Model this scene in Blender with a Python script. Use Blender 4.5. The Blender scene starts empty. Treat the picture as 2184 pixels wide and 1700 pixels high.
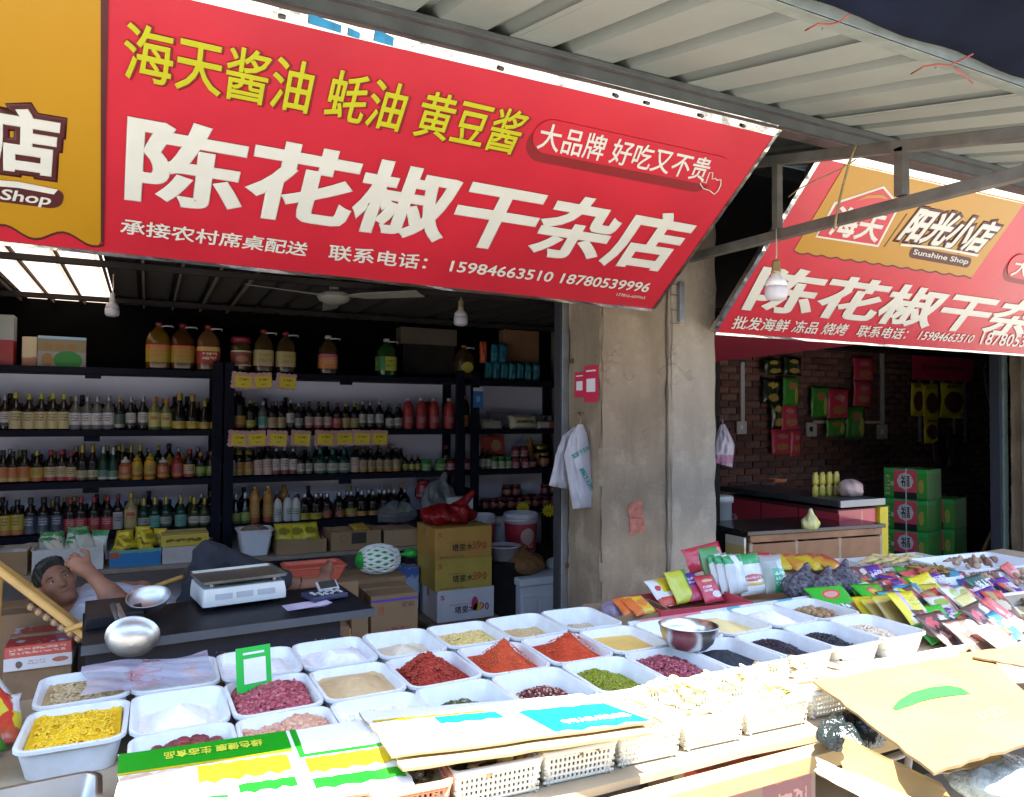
import bpy, bmesh, math, random
import numpy as np
from mathutils import Vector, Matrix

R = math.radians
random.seed(11)
rng = np.random.default_rng(11)
scene = bpy.context.scene
col = scene.collection

# ------------------------------------------------------------------ camera
YAW, PITCH, ROLL = R(26.5), R(1.38), R(0.35)
FOC, CX, CY, EYE = 1561.6, 1092.0, 850.0, Vector((0, 0, 1.6))
FW = Vector((math.sin(YAW) * math.cos(PITCH), math.cos(YAW) * math.cos(PITCH), math.sin(PITCH)))
_r = Vector((math.cos(YAW), -math.sin(YAW), 0)); _u = _r.cross(FW)
RT = _r * math.cos(ROLL) + _u * math.sin(ROLL); UP = RT.cross(FW)
cam = bpy.data.cameras.new('camera'); cam_o = bpy.data.objects.new('camera', cam); col.objects.link(cam_o)
cam_o.matrix_world = Matrix(((RT.x, UP.x, -FW.x, EYE.x), (RT.y, UP.y, -FW.y, EYE.y), (RT.z, UP.z, -FW.z, EYE.z), (0, 0, 0, 1)))
cam.sensor_fit = 'HORIZONTAL'; cam.sensor_width = 36.0; cam.lens = FOC / 2184 * 36
cam.clip_start = 0.05; cam.clip_end = 2000
scene.camera = cam_o

# ------------------------------------------------------------------ sky and sun
SUN_EL, SUN_AZ = R(77), R(165)        # azimuth clockwise from +Y (the shop side); the sun stands high behind the camera
w = bpy.data.worlds.new('World'); scene.world = w; w.use_nodes = True
nt = w.node_tree; bgn = nt.nodes['Background']
sky = nt.nodes.new('ShaderNodeTexSky'); sky.sky_type = 'NISHITA'; sky.sun_disc = False
sky.sun_elevation = SUN_EL; sky.sun_rotation = SUN_AZ
nt.links.new(sky.outputs[0], bgn.inputs[0]); bgn.inputs[1].default_value = 0.15
sl = bpy.data.lights.new('sun', 'SUN'); sl.energy = 5.0; sl.angle = R(0.5); sl.color = (1, 0.955, 0.88)
so = bpy.data.objects.new('sun', sl); col.objects.link(so)
sdir = Vector((math.sin(SUN_AZ) * math.cos(SUN_EL), math.cos(SUN_AZ) * math.cos(SUN_EL), math.sin(SUN_EL)))
so.rotation_euler = sdir.to_track_quat('Z', 'Y').to_euler(); so.location = (0, -4, 9)
vs = scene.view_settings
vs.view_transform = 'Standard'; vs.look = 'None'; vs.gamma = 1.0; vs.use_curve_mapping = False; vs.exposure = 2.95
scene.cycles.max_bounces = 10; scene.cycles.diffuse_bounces = 6; scene.cycles.glossy_bounces = 4
scene.cycles.transmission_bounces = 6; scene.cycles.transparent_max_bounces = 8
scene.cycles.caustics_reflective = False; scene.cycles.caustics_refractive = False
scene.cycles.use_denoising = True; scene.cycles.sample_clamp_indirect = 6

# ------------------------------------------------------------------ helpers
def ray(x, y): return FW * FOC + RT * (x - CX) - UP * (y - CY)
def at(x, y, **k):
    """the point of the place that the survey point (x, y) hits on a plane X=, Y= or Z="""
    d = ray(x, y)
    for a, n in (('X', 0), ('Y', 1), ('Z', 2)):
        if a in k: return EYE + d * ((k[a] - EYE[n]) / d[n])
def on_plane(x, y, o, n):
    d = ray(x, y); return EYE + d * ((o - EYE).dot(n) / d.dot(n))

_mats = {}
def srgb(h):
    if isinstance(h, str):
        v = [int(h[i:i + 2], 16) / 255 for i in (0, 2, 4)]
        return tuple(((c + 0.055) / 1.055) ** 2.4 if c > 0.04045 else c / 12.92 for c in v)
    return tuple(h)
def _mx(nt, fac, a, b):
    n = nt.nodes.new('ShaderNodeMix'); n.data_type = 'RGBA'
    for s, v in ((n.inputs[0], fac), (n.inputs[6], a), (n.inputs[7], b)):
        if hasattr(v, 'is_output'): nt.links.new(v, s)
        elif isinstance(v, (int, float)): s.default_value = v
        else: s.default_value = (*v, 1)
    return n.outputs[2]
def _mt(nt, op, a, b=None, c=None):
    n = nt.nodes.new('ShaderNodeMath'); n.operation = op
    for i, v in enumerate((a, b, c)):
        if v is None: continue
        if hasattr(v, 'is_output'): nt.links.new(v, n.inputs[i])
        else: n.inputs[i].default_value = v
    return n.outputs[0]
def _noise(nt, vec, scale, detail=3, rough=.55):
    n = nt.nodes.new('ShaderNodeTexNoise'); n.inputs['Scale'].default_value = scale
    n.inputs['Detail'].default_value = detail; n.inputs['Roughness'].default_value = rough
    if vec is not None: nt.links.new(vec, n.inputs['Vector'])
    return n.outputs[0]
def M(name, c, rough=.6, metal=0., var=.12, vs=9., bump=0., bs=60., trans=0., ior=1.45, spec=.5, alpha=1., tlc=0., c2=None, coat=0., dist=.002, sheen=0.):
    """procedural material: base colour broken up by noise, optional fine relief"""
    if name in _mats: return _mats[name]
    c = srgb(c); m = bpy.data.materials.new(name); m.use_nodes = True; nt = m.node_tree; p = nt.nodes['Principled BSDF']
    tc = nt.nodes.new('ShaderNodeTexCoord').outputs['Object']
    if var > 0:
        f = _noise(nt, tc, vs, 5)
        mr = nt.nodes.new('ShaderNodeMapRange'); nt.links.new(f, mr.inputs[0])
        mr.inputs[1].default_value = .3; mr.inputs[2].default_value = .7
        lo = tuple(max(0, x * (1 - var)) for x in c); hi = tuple(min(1, x * (1 + var)) for x in c)
        if c2 is not None: lo = srgb(c2); hi = c
        nt.links.new(_mx(nt, mr.outputs[0], lo, hi), p.inputs['Base Color'])
        rr = nt.nodes.new('ShaderNodeMapRange'); nt.links.new(f, rr.inputs[0])
        rr.inputs[3].default_value = max(.02, rough - .07); rr.inputs[4].default_value = min(1, rough + .07)
        nt.links.new(rr.outputs[0], p.inputs['Roughness'])
    else:
        p.inputs['Base Color'].default_value = (*c, 1); p.inputs['Roughness'].default_value = rough
    p.inputs['Metallic'].default_value = metal; p.inputs['IOR'].default_value = ior
    p.inputs['Transmission Weight'].default_value = trans; p.inputs['Specular IOR Level'].default_value = spec
    p.inputs['Alpha'].default_value = alpha; p.inputs['Coat Weight'].default_value = coat; p.inputs['Sheen Weight'].default_value = sheen
    if bump > 0:
        b = nt.nodes.new('ShaderNodeBump'); b.inputs['Strength'].default_value = bump; b.inputs['Distance'].default_value = dist
        nt.links.new(_noise(nt, tc, bs, 4), b.inputs['Height']); nt.links.new(b.outputs[0], p.inputs['Normal'])
    if tlc > 0:
        t = nt.nodes.new('ShaderNodeBsdfTranslucent'); t.inputs[0].default_value = (*c, 1)
        a = nt.nodes.new('ShaderNodeMixShader'); a.inputs[0].default_value = tlc
        nt.links.new(p.outputs[0], a.inputs[1]); nt.links.new(t.outputs[0], a.inputs[2])
        nt.links.new(a.outputs[0], nt.nodes['Material Output'].inputs[0])
    _mats[name] = m; return m
def PM(name, base, zones=(), spots=(), marks=(), rough=.28, wob=.03, bump=.0, coat=0.):
    """printed packaging: colour bands (axis, lo, hi, colour), oval spots (u, v, ru, rv, colour) and rows of small print (lo, hi, ulo, uhi, rows, colour)
    laid out over the width (u) and height (v) of the object itself"""
    if name in _mats: return _mats[name]
    m = bpy.data.materials.new(name); m.use_nodes = True; nt = m.node_tree; p = nt.nodes['Principled BSDF']
    tc = nt.nodes.new('ShaderNodeTexCoord').outputs['Generated']
    sp = nt.nodes.new('ShaderNodeSeparateXYZ'); nt.links.new(tc, sp.inputs[0])
    nz = _noise(nt, tc, 7, 3)
    off = _mt(nt, 'MULTIPLY', _mt(nt, 'SUBTRACT', nz, .5), wob * 2)
    u = _mt(nt, 'ADD', sp.outputs[0], off); v = _mt(nt, 'ADD', sp.outputs[2], off)
    c = srgb(base)
    def band(s, lo, hi): return _mt(nt, 'MULTIPLY', _mt(nt, 'GREATER_THAN', s, lo), _mt(nt, 'LESS_THAN', s, hi))
    for ax, lo, hi, cc in zones: c = _mx(nt, band(u if ax == 'u' else v, lo, hi), c, srgb(cc))
    for (su, sv, ru, rv, cc) in spots:
        d = _mt(nt, 'ADD', _mt(nt, 'POWER', _mt(nt, 'ABSOLUTE', _mt(nt, 'DIVIDE', _mt(nt, 'SUBTRACT', u, su), ru)), 2), _mt(nt, 'POWER', _mt(nt, 'ABSOLUTE', _mt(nt, 'DIVIDE', _mt(nt, 'SUBTRACT', v, sv), rv)), 2))
        c = _mx(nt, _mt(nt, 'LESS_THAN', d, 1.0), c, srgb(cc))
    for (lo, hi, ul, uh, rows, cc) in marks:
        row = _mt(nt, 'FRACT', _mt(nt, 'MULTIPLY', _mt(nt, 'SUBTRACT', sp.outputs[2], lo), rows / max(hi - lo, 1e-4)))
        mp = nt.nodes.new('ShaderNodeMapping'); nt.links.new(tc, mp.inputs[0]); mp.inputs[3].default_value = (rows * 4.5 / max(hi - lo, .05) * .6, 1, rows * 2.2 / max(hi - lo, .05))
        g = _mt(nt, 'GREATER_THAN', _noise(nt, mp.outputs[0], 1.0, 1), .49)
        k = _mt(nt, 'MULTIPLY', _mt(nt, 'MULTIPLY', band(sp.outputs[2], lo, hi), band(sp.outputs[0], ul, uh)), _mt(nt, 'MULTIPLY', band(row, .18, .82), g))
        c = _mx(nt, k, c, srgb(cc))
    if hasattr(c, 'is_output'): nt.links.new(c, p.inputs['Base Color'])
    else: p.inputs['Base Color'].default_value = (*c, 1)
    p.inputs['Roughness'].default_value = rough; p.inputs['Coat Weight'].default_value = coat
    if bump > 0:
        b = nt.nodes.new('ShaderNodeBump'); b.inputs['Strength'].default_value = bump; b.inputs['Distance'].default_value = .004
        nt.links.new(_noise(nt, tc, 9, 3), b.inputs['Height']); nt.links.new(b.outputs[0], p.inputs['Normal'])
    _mats[name] = m; return m

def mesh(name, V, F, smooth=False):
    me = bpy.data.meshes.new(name); me.from_pydata([tuple(v) for v in V], [], [tuple(f) for f in F]); me.validate(); me.update()
    if smooth: me.shade_smooth()
    return me
def link(name, me, mat=None, parent=None, loc=None, rot=None, mw=None):
    o = bpy.data.objects.new(name, me); col.objects.link(o)
    if mat is not None:
        me.materials.clear(); me.materials.append(mat)
    if parent is not None: o.parent = parent
    if mw is not None: o.matrix_local = mw
    else:
        if loc is not None: o.location = loc
        if rot is not None: o.rotation_euler = rot
    return o
def tag(o, label, cat, group=None, kind=None):
    if label: o['label'] = label
    if cat: o['category'] = cat
    if group: o['group'] = group
    if kind: o['kind'] = kind
    return o
def thing(name, label, cat, loc=(0, 0, 0), rot=(0, 0, 0), group=None):
    o = bpy.data.objects.new(name, None); col.objects.link(o); o.location = loc; o.rotation_euler = rot; o.empty_display_size = .05
    return tag(o, label, cat, group)
def dup(o, loc=None, rot=None, label=None, group=None, parent=None, scale=None):
    c = o.copy(); col.objects.link(c)
    if parent is not None: c.parent = parent
    if loc is not None: c.location = loc
    if rot is not None: c.rotation_euler = rot
    if scale is not None: c.scale = scale
    if label: c['label'] = label
    if group: c['group'] = group
    for ch in list(o.children):
        dup(ch, parent=c)
    return c
def vary(me, amt, seed=0):
    r = np.random.default_rng(seed); n = len(me.vertices); a = np.empty(n * 3); me.vertices.foreach_get('co', a)
    me.vertices.foreach_set('co', a + r.uniform(-amt, amt, n * 3)); me.update()
def box_me(name, sx, sy, sz, bev=0., seg=2, z0=True):
    bm = bmesh.new(); bmesh.ops.create_cube(bm, size=1)
    bmesh.ops.scale(bm, vec=(sx, sy, sz), verts=bm.verts)
    if z0: bmesh.ops.translate(bm, vec=(0, 0, sz / 2), verts=bm.verts)
    if bev > 0: bmesh.ops.bevel(bm, geom=bm.edges[:], offset=bev, segments=seg, profile=.5, affect='EDGES')
    me = bpy.data.meshes.new(name); bm.to_mesh(me); bm.free(); return me
def box(name, sx, sy, sz, mat, loc=(0, 0, 0), rot=(0, 0, 0), parent=None, bev=.004, z0=True):
    return link(name, box_me(name, sx, sy, sz, bev, 2, z0), mat, parent, loc, rot)
def bar(name, a, b, w_, h_, mat, parent=None, bev=.003, up=(0, 0, 1)):
    """rectangular bar from a to b"""
    a = Vector(a); b = Vector(b); d = b - a; L = d.length; z = d.normalized(); x = Vector(up).cross(z)
    if x.length < 1e-4: x = Vector((1, 0, 0))
    x.normalize(); y = z.cross(x)
    me = box_me(name, w_, h_, L, bev, 1); o = link(name, me, mat, parent)
    o.matrix_local = Matrix(((x.x, y.x, z.x, a.x), (x.y, y.y, z.y, a.y), (x.z, y.z, z.z, a.z), (0, 0, 0, 1)))
    return o
def lathe_me(name, prof, n=20, smooth=True, cap=True):
    V = []; F = []
    for (r, z) in prof:
        for i in range(n):
            t = 2 * math.pi * i / n; V.append((r * math.cos(t), r * math.sin(t), z))
    k = len(prof)
    for j in range(k - 1):
        for i in range(n):
            F.append((j * n + i, j * n + (i + 1) % n, (j + 1) * n + (i + 1) % n, (j + 1) * n + i))
    if cap:
        if prof[0][0] > 1e-5: F.append(tuple(reversed(range(n))))
        if prof[-1][0] > 1e-5: F.append(tuple((k - 1) * n + i for i in range(n)))
    return mesh(name, V, F, smooth)
def tube_me(name, pts, rad, n=8, smooth=True):
    """tube along a polyline with a radius for each point"""
    pts = [Vector(p) for p in pts]; V = []; F = []
    rads = rad if isinstance(rad, (list, tuple)) else [rad] * len(pts)
    ref = Vector((.31, .2, .93)).normalized()
    for i, p in enumerate(pts):
        t = (pts[min(i + 1, len(pts) - 1)] - pts[max(i - 1, 0)]).normalized()
        x = t.cross(ref).normalized(); y = t.cross(x)
        for k in range(n):
            a = 2 * math.pi * k / n; V.append(p + (x * math.cos(a) + y * math.sin(a)) * rads[i])
    for i in range(len(pts) - 1):
        for k in range(n): F.append((i * n + k, i * n + (k + 1) % n, (i + 1) * n + (k + 1) % n, (i + 1) * n + k))
    F.append(tuple(reversed(range(n)))); F.append(tuple((len(pts) - 1) * n + k for k in range(n)))
    return mesh(name, V, F, smooth)
def tube(name, pts, rad, mat, parent=None, n=8): return link(name, tube_me(name, pts, rad, n), mat, parent)
def rrect(w_, d, r, n=4):
    out = []; r = min(r, w_ / 2 - 1e-4, d / 2 - 1e-4)
    for cx, cy, a0 in ((w_ / 2 - r, d / 2 - r, 0), (-w_ / 2 + r, d / 2 - r, 90), (-w_ / 2 + r, -d / 2 + r, 180), (w_ / 2 - r, -d / 2 + r, 270)):
        for i in range(n + 1):
            a = R(a0 + 90 * i / n); out.append((cx + r * math.cos(a), cy + r * math.sin(a)))
    return out
def loft_me(name, loops, smooth=True, cap0=True, cap1=True):
    n = len(loops[0]); V = [v for l in loops for v in l]; F = []
    for j in range(len(loops) - 1):
        for i in range(n): F.append((j * n + i, j * n + (i + 1) % n, (j + 1) * n + (i + 1) % n, (j + 1) * n + i))
    if cap0: F.append(tuple(reversed(range(n))))
    if cap1: F.append(tuple((len(loops) - 1) * n + i for i in range(n)))
    me = mesh(name, V, F)
    if smooth: me.set_sharp_from_angle(angle=R(50)) if hasattr(me, 'set_sharp_from_angle') else None
    if smooth: me.shade_smooth(); me.set_sharp_from_angle(angle=R(50))
    return me
def tray_me(name, w_, d, h, taper=.012, t=.003, r=.03, lip=.007):
    L = []
    def lp(ww, dd, rr, z): return [(x, y, z) for x, y in rrect(ww, dd, rr)]
    wi, di = w_ - 2 * lip, d - 2 * lip
    L.append(lp(wi - 2 * taper, di - 2 * taper, r * .8, 0)); L.append(lp(wi, di, r, h - .008)); L.append(lp(w_, d, r + lip, h - .009))
    L.append(lp(w_, d, r + lip, h - .001)); L.append(lp(w_ - .004, d - .004, r + lip, h)); L.append(lp(wi - .002, di - .002, r, h)); L.append(lp(wi - 2 * t, di - 2 * t, r - t, h - .004))
    L.append(lp(wi - 2 * taper - 2 * t, di - 2 * taper - 2 * t, r * .8, t))
    return loft_me(name, L)
def ico(sub=1):
    bm = bmesh.new(); bmesh.ops.create_icosphere(bm, subdivisions=sub, radius=1)
    V = np.array([v.co[:] for v in bm.verts]); F = np.array([[v.index for v in f.verts] for f in bm.faces]); bm.free(); return V, F
ICO1 = ico(1); ICO2 = ico(2)
def rots(n, r, flat=1.0):
    """n random rotations; flat<1 keeps them lying flatter"""
    a = r.uniform(0, 2 * np.pi, n); b = r.normal(0, .5 * flat, n); c = r.normal(0, .5 * flat, n)
    ca, sa, cb, sb, cc, sc = np.cos(a), np.sin(a), np.cos(b), np.sin(b), np.cos(c), np.sin(c)
    Rz = np.zeros((n, 3, 3)); Rz[:, 0, 0] = ca; Rz[:, 0, 1] = -sa; Rz[:, 1, 0] = sa; Rz[:, 1, 1] = ca; Rz[:, 2, 2] = 1
    Ry = np.zeros((n, 3, 3)); Ry[:, 0, 0] = cb; Ry[:, 0, 2] = sb; Ry[:, 2, 0] = -sb; Ry[:, 2, 2] = cb; Ry[:, 1, 1] = 1
    Rx = np.zeros((n, 3, 3)); Rx[:, 1, 1] = cc; Rx[:, 1, 2] = -sc; Rx[:, 2, 1] = sc; Rx[:, 2, 2] = cc; Rx[:, 0, 0] = 1
    return Rz @ Ry @ Rx
def scatter(base, pos, rot, scl):
    V, F = base; n = len(pos)
    P = np.einsum('nij,nvj->nvi', rot, V[None] * scl[:, None, :]) + pos[:, None, :]
    return P.reshape(-1, 3), (F[None] + (np.arange(n) * len(V))[:, None, None]).reshape(-1, F.shape[1])
def fast_mesh(name, V, F, smooth=True):
    me = bpy.data.meshes.new(name); V = np.asarray(V, np.float32); F = np.asarray(F, np.int32); k = F.shape[1]
    me.vertices.add(len(V)); me.vertices.foreach_set('co', V.ravel()); me.loops.add(F.size); me.loops.foreach_set('vertex_index', F.ravel())
    me.polygons.add(len(F)); me.polygons.foreach_set('loop_start', np.arange(0, F.size, k, dtype=np.int32)); me.update(calc_edges=True); me.validate()
    if smooth: me.shade_smooth()
    return me
def join_me(name, parts, smooth=True):
    V = []; F = []; o = 0
    for v, f in parts:
        V.append(np.asarray(v)); F.append(np.asarray(f) + o); o += len(v)
    return fast_mesh(name, np.concatenate(V), np.concatenate(F), smooth)
def vnoise(x, y, s, seed=0):
    """cheap smooth value noise"""
    r = np.random.default_rng(seed); G = r.uniform(-1, 1, (64, 64)); x = np.asarray(x, float) * s + 11.3; y = np.asarray(y, float) * s + 7.7
    xi = np.floor(x).astype(int); yi = np.floor(y).astype(int); fx = x - xi; fy = y - yi; fx = fx * fx * (3 - 2 * fx); fy = fy * fy * (3 - 2 * fy)
    g = lambda a, b: G[a % 64, b % 64]
    return (g(xi, yi) * (1 - fx) + g(xi + 1, yi) * fx) * (1 - fy) + (g(xi, yi + 1) * (1 - fx) + g(xi + 1, yi + 1) * fx) * fy
# --- lettering
def text_me(name, body, bold=0.0, spacing=1.0):
    c = bpy.data.curves.new(name, 'FONT'); c.body = body; c.size = 1; c.space_character = spacing; c.resolution_u = 3
    if bold > 0: c.bevel_depth = bold; c.bevel_resolution = 1
    o = bpy.data.objects.new(name, c); col.objects.link(o); bpy.context.view_layer.update()
    me = bpy.data.meshes.new_from_object(o.evaluated_get(bpy.context.evaluated_depsgraph_get()))
    bpy.data.objects.remove(o); bpy.data.curves.remove(c); me.name = name
    return me
def fit_text(name, body, mat, O, A, B, parent, bold=0., lift=.003, thick=.0015, spacing=1.0, shear=0.):
    """lettering laid flat on a board: O is the lower left corner, A the lower right, B the upper left (world points); words become objects of their own"""
    O = Vector(O); ex = Vector(A) - O; ey = Vector(B) - O; nn = ex.cross(ey).normalized(); out_o = None
    inv = np.array(_world(parent).inverted())
    def co(me):
        n = len(me.vertices); a = np.empty(n * 3); me.vertices.foreach_get('co', a); return a.reshape(-1, 3)
    full = text_me(name, body, 0., spacing); fa = co(full); lo = fa.min(0); hi = fa.max(0); bpy.data.meshes.remove(full)
    words = body.split(' '); done = ''
    for wd in words:
        pre = done + wd; done = pre + ' '
        if not wd: continue
        me = text_me(name, wd, bold, spacing); a = co(me)
        if len([x for x in words if x]) > 1:
            pm = text_me(name, pre, 0., spacing); px = co(pm)[:, 0].max(); bpy.data.meshes.remove(pm); a[:, 0] += px - (a[:, 0].max() - bold)
        s = (a - lo) / np.maximum(hi - lo, 1e-9); n = len(a); z = a[:, 2:3]; zz = (z - z.min()) / max(float(z.max() - z.min()), 1e-9) if bold > 0 else np.zeros((n, 1))
        out = np.array(O)[None] + (s[:, :1] + shear * s[:, 1:2]) * np.array(ex)[None] + s[:, 1:2] * np.array(ey)[None] + (lift + zz * thick) * np.array(nn)[None]
        out = out @ inv[:3, :3].T + inv[:3, 3]
        me.vertices.foreach_set('co', out.ravel()); me.update(); out_o = link(name, me, mat, parent)
    return out_o
def _world(o):
    m = o.matrix_basis.copy() if o.parent is None else _world(o.parent) @ o.matrix_basis
    return m
def plate(name, pts, nrm, thick, mat, parent=None, lift=0.):
    """a flat piece with the outline pts (world, counter-clockwise seen against nrm)"""
    n = Vector(nrm).normalized(); k = len(pts); V = [Vector(p) + n * (lift + thick) for p in pts] + [Vector(p) + n * lift for p in pts]
    F = [tuple(range(k)), tuple(reversed(range(k, 2 * k)))] + [(i, k + i, k + (i + 1) % k, (i + 1) % k) for i in range(k)]
    if parent is not None:
        inv = _world(parent).inverted(); V = [inv @ v for v in V]
    o = link(name, mesh(name, V, F), mat, parent)
    bm = bmesh.new(); bm.from_mesh(o.data); bmesh.ops.recalc_face_normals(bm, faces=bm.faces); bmesh.ops.triangulate(bm, faces=[f for f in bm.faces if len(f.verts) > 4]); bm.to_mesh(o.data); bm.free()
    return o
# --- implicit surfaces (for bodies, bags, roots)
def smin(a, b, k):
    h = np.clip(.5 + .5 * (b - a) / k, 0, 1); return b + (a - b) * h - k * h * (1 - h)
def cone_sdf(P, a, b, ra, rb):
    a = np.array(a); b = np.array(b); ab = b - a; t = np.clip(((P - a) @ ab) / (ab @ ab), 0, 1)
    return np.linalg.norm(P - a - t[..., None] * ab, axis=-1) - (ra + (rb - ra) * t)
def ell_sdf(P, c, r, rot=None):
    q = P - np.array(c)
    if rot is not None: q = q @ np.array(rot)          # columns of rot are the local axes
    r = np.array(r); k0 = np.linalg.norm(q / r, axis=-1); k1 = np.linalg.norm(q / (r * r), axis=-1)
    return k0 * (k0 - 1) / np.maximum(k1, 1e-9)
def surface(name, fn, lo, hi, res, smooth=True):
    """surface nets over a sampled signed distance"""
    lo = np.array(lo, float); hi = np.array(hi, float); n = np.ceil((hi - lo) / res).astype(int) + 1
    ax = [lo[i] + np.arange(n[i]) * res for i in range(3)]
    P = np.stack(np.meshgrid(*ax, indexing='ij'), -1); D = fn(P)
    s = D < 0
    c = np.zeros((n[0] - 1, n[1] - 1, n[2] - 1), int); corners = []
    for dx in (0, 1):
        for dy in (0, 1):
            for dz in (0, 1):
                sl_ = (slice(dx, dx + n[0] - 1), slice(dy, dy + n[1] - 1), slice(dz, dz + n[2] - 1)); c += s[sl_]; corners.append(((dx, dy, dz), sl_))
    act = (c > 0) & (c < 8); idx = -np.ones(act.shape, int); idx[act] = np.arange(act.sum())
    acc = np.zeros((act.sum(), 3)); cnt = np.zeros(act.sum()); base = np.argwhere(act).astype(float)
    for i in range(8):
        for j in range(i + 1, 8):
            a, b = np.array(corners[i][0]), np.array(corners[j][0])
            if np.abs(a - b).sum() != 1: continue
            da = D[corners[i][1]][act]; db = D[corners[j][1]][act]; x = (da < 0) != (db < 0)
            t = np.where(x, da / np.where(x, da - db, 1), 0)
            acc += np.where(x[:, None], a + t[:, None] * (b - a), 0); cnt += x
    V = lo + (base + acc / cnt[:, None]) * res; F = []
    for axis in range(3):
        o1, o2 = [(1, 2), (2, 0), (0, 1)][axis]
        sl0 = [slice(0, n[k] - 1) if k == axis else slice(1, n[k] - 1) for k in range(3)]; sl1 = list(sl0); sl1[axis] = slice(1, n[axis])
        a = s[tuple(sl0)]; b = s[tuple(sl1)]; e = np.argwhere(a != b)
        if len(e) == 0: continue
        off = np.array([0 if k == axis else 1 for k in range(3)]); g = e + off; fl = a[tuple(e.T)]
        d1 = np.zeros(3, int); d1[o1] = 1; d2 = np.zeros(3, int); d2[o2] = 1
        q = np.stack([idx[tuple((g - d1 - d2).T)], idx[tuple((g - d2).T)], idx[tuple(g.T)], idx[tuple((g - d1).T)]], 1)
        q[~fl] = q[~fl][:, ::-1]; F.append(q)
    F = np.concatenate(F); F = F[(F >= 0).all(1)]
    return fast_mesh(name, V, F, smooth)
# ================================================================== the setting
m_street = M('street_concrete', (.26, .245, .22), .9, var=.18, vs=1.3, bump=.4, bs=25)
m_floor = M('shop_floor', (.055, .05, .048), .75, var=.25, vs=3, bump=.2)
m_lav = M('lavender_paint', (.66, .65, .80), .8, var=.05, vs=4, bump=.1)
m_plaster = M('dirty_plaster', (.17, .145, .12), .9, var=.3, vs=3.2, bump=.5, bs=40)
m_dark = M('dark_timber', (.022, .019, .018), .9, var=.3, vs=4, spec=.1)
m_metal = M('zinc_post', (.34, .36, .38), .45, .8, var=.25, vs=6)

g = link('street', mesh('street', [(-80, -80, 0), (80, -80, 0), (80, 3.3, 0), (-80, 3.3, 0)], [(0, 1, 2, 3)]), m_street); tag(g, 'pale concrete street in front of the shops', None, kind='structure')
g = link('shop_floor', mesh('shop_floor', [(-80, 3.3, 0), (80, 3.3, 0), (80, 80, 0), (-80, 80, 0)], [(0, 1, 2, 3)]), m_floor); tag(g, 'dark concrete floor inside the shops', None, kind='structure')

def wall(name, label, x0, x1, y0, y1, z0, z1, mat):
    o = box(name, x1 - x0, y1 - y0, z1 - z0, mat, ((x0 + x1) / 2, (y0 + y1) / 2, z0), bev=0); return tag(o, label, 'wall')
wall('shop_wall', 'lavender painted back wall behind the bottle shelves', -2.6, 3.755, 6.36, 6.5, 0, 1.9, m_lav)
wall('upper_wall', 'black upper wall above the lavender paint', -2.6, 3.755, 6.355, 6.5, 1.901, 2.9, M('soot', (.002, .002, .002), .95, var=.4, vs=4, spec=.05))  # part of the back wall above the lavender, coloured near black
wall('shop_wall', 'grey side wall of the bottle shop beyond the deck chair', -2.75, -2.6, 3.6, 6.5, 0, 2.9, m_plaster)
pw = link('partition_wall', mesh('partition_wall', [(3.25, 3.92, 0), (3.42, 3.92, 0), (3.78, 6.37, 0), (3.6, 6.37, 0), (3.25, 3.92, 2.9), (3.42, 3.92, 2.9), (3.78, 6.37, 2.9), (3.6, 6.37, 2.9)], [(0, 1, 5, 4), (1, 2, 6, 5), (2, 3, 7, 6), (3, 0, 4, 7), (4, 5, 6, 7), (3, 2, 1, 0)]), m_plaster); tag(pw, 'rough plaster partition wall between the two shops', 'wall')
wall('shutter_wall', 'grey wall added beyond the end pier to keep light out of the snack shop', 6.95, 11.8, 3.7, 3.8, 0, 2.9, m_plaster)  # unseen wall added to stop light entering past the end pier
wall('fascia_wall', 'dark backdrop wall added behind the signs in place of the shaded roof void', -3.2, 11.8, 3.865, 3.945, 2.38, 3.36, m_dark)  # added dark closure standing in for the open shaded void under the roof
wall('shop_wall', 'plaster side wall closing the snack shop', 11.6, 11.75, 3.95, 6.5, 0, 2.9, m_plaster)
# --- brick wall of the second shop, brick by brick where it can be told apart
m_mortar = M('mortar', (.17, .15, .14), .95, var=.2, bump=.3)
bw = box('brick_wall', 7.85, .12, 2.9, m_mortar, (7.69, 6.46, 0), bev=0); tag(bw, 'dark red brick back wall hung with snack packets', 'wall')
BL, BH, BD, JT = .228, .066, .05, .012
bmats = [M('brick_%d' % i, c, .92, var=.3, vs=14, bump=.6, bs=70) for i, c in enumerate([(.15, .062, .05), (.19, .08, .06), (.11, .052, .046), (.17, .09, .076)])]
bmes = []
for i in range(4):
    for s in range(2):
        me = box_me('brick', BL, BD, BH, .004, 1, z0=False); vary(me, .0018, i * 2 + s); me.materials.append(bmats[i]); bmes.append(me)
bmes2 = []
cand = []
for r_ in range(37):
    for c_ in range(33):
        x = 3.78 + (BL + JT) * (c_ + .5 * (r_ % 2)) + .12; z = .04 + r_ * (BH + JT)
        if x > 11.5: continue
        p = Vector((x, 6.39, z)); d = p - EYE; zc = d.dot(FW); px = CX + FOC * d.dot(RT) / zc; py = CY - FOC * d.dot(UP) / zc
        cand.append((not (1515 < px < 2140 and 735 < py < 1130), zc, x, z))
cand.sort()
restV = []; restF = []
bx8, bf8 = None, None
for k, (hid, zc, x, z) in enumerate(cand):
    y = 6.392 + random.uniform(-.004, .004)
    if k < 296 and not hid:
        o = link('brick', random.choice(bmes), None, bw, (x - 7.69, y - 6.46, z)); o.rotation_euler = (random.uniform(-.01, .01), random.uniform(-.012, .012), random.uniform(-.012, .012))
    else: restV.append((x - 7.69, y - 6.46, z))
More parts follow.
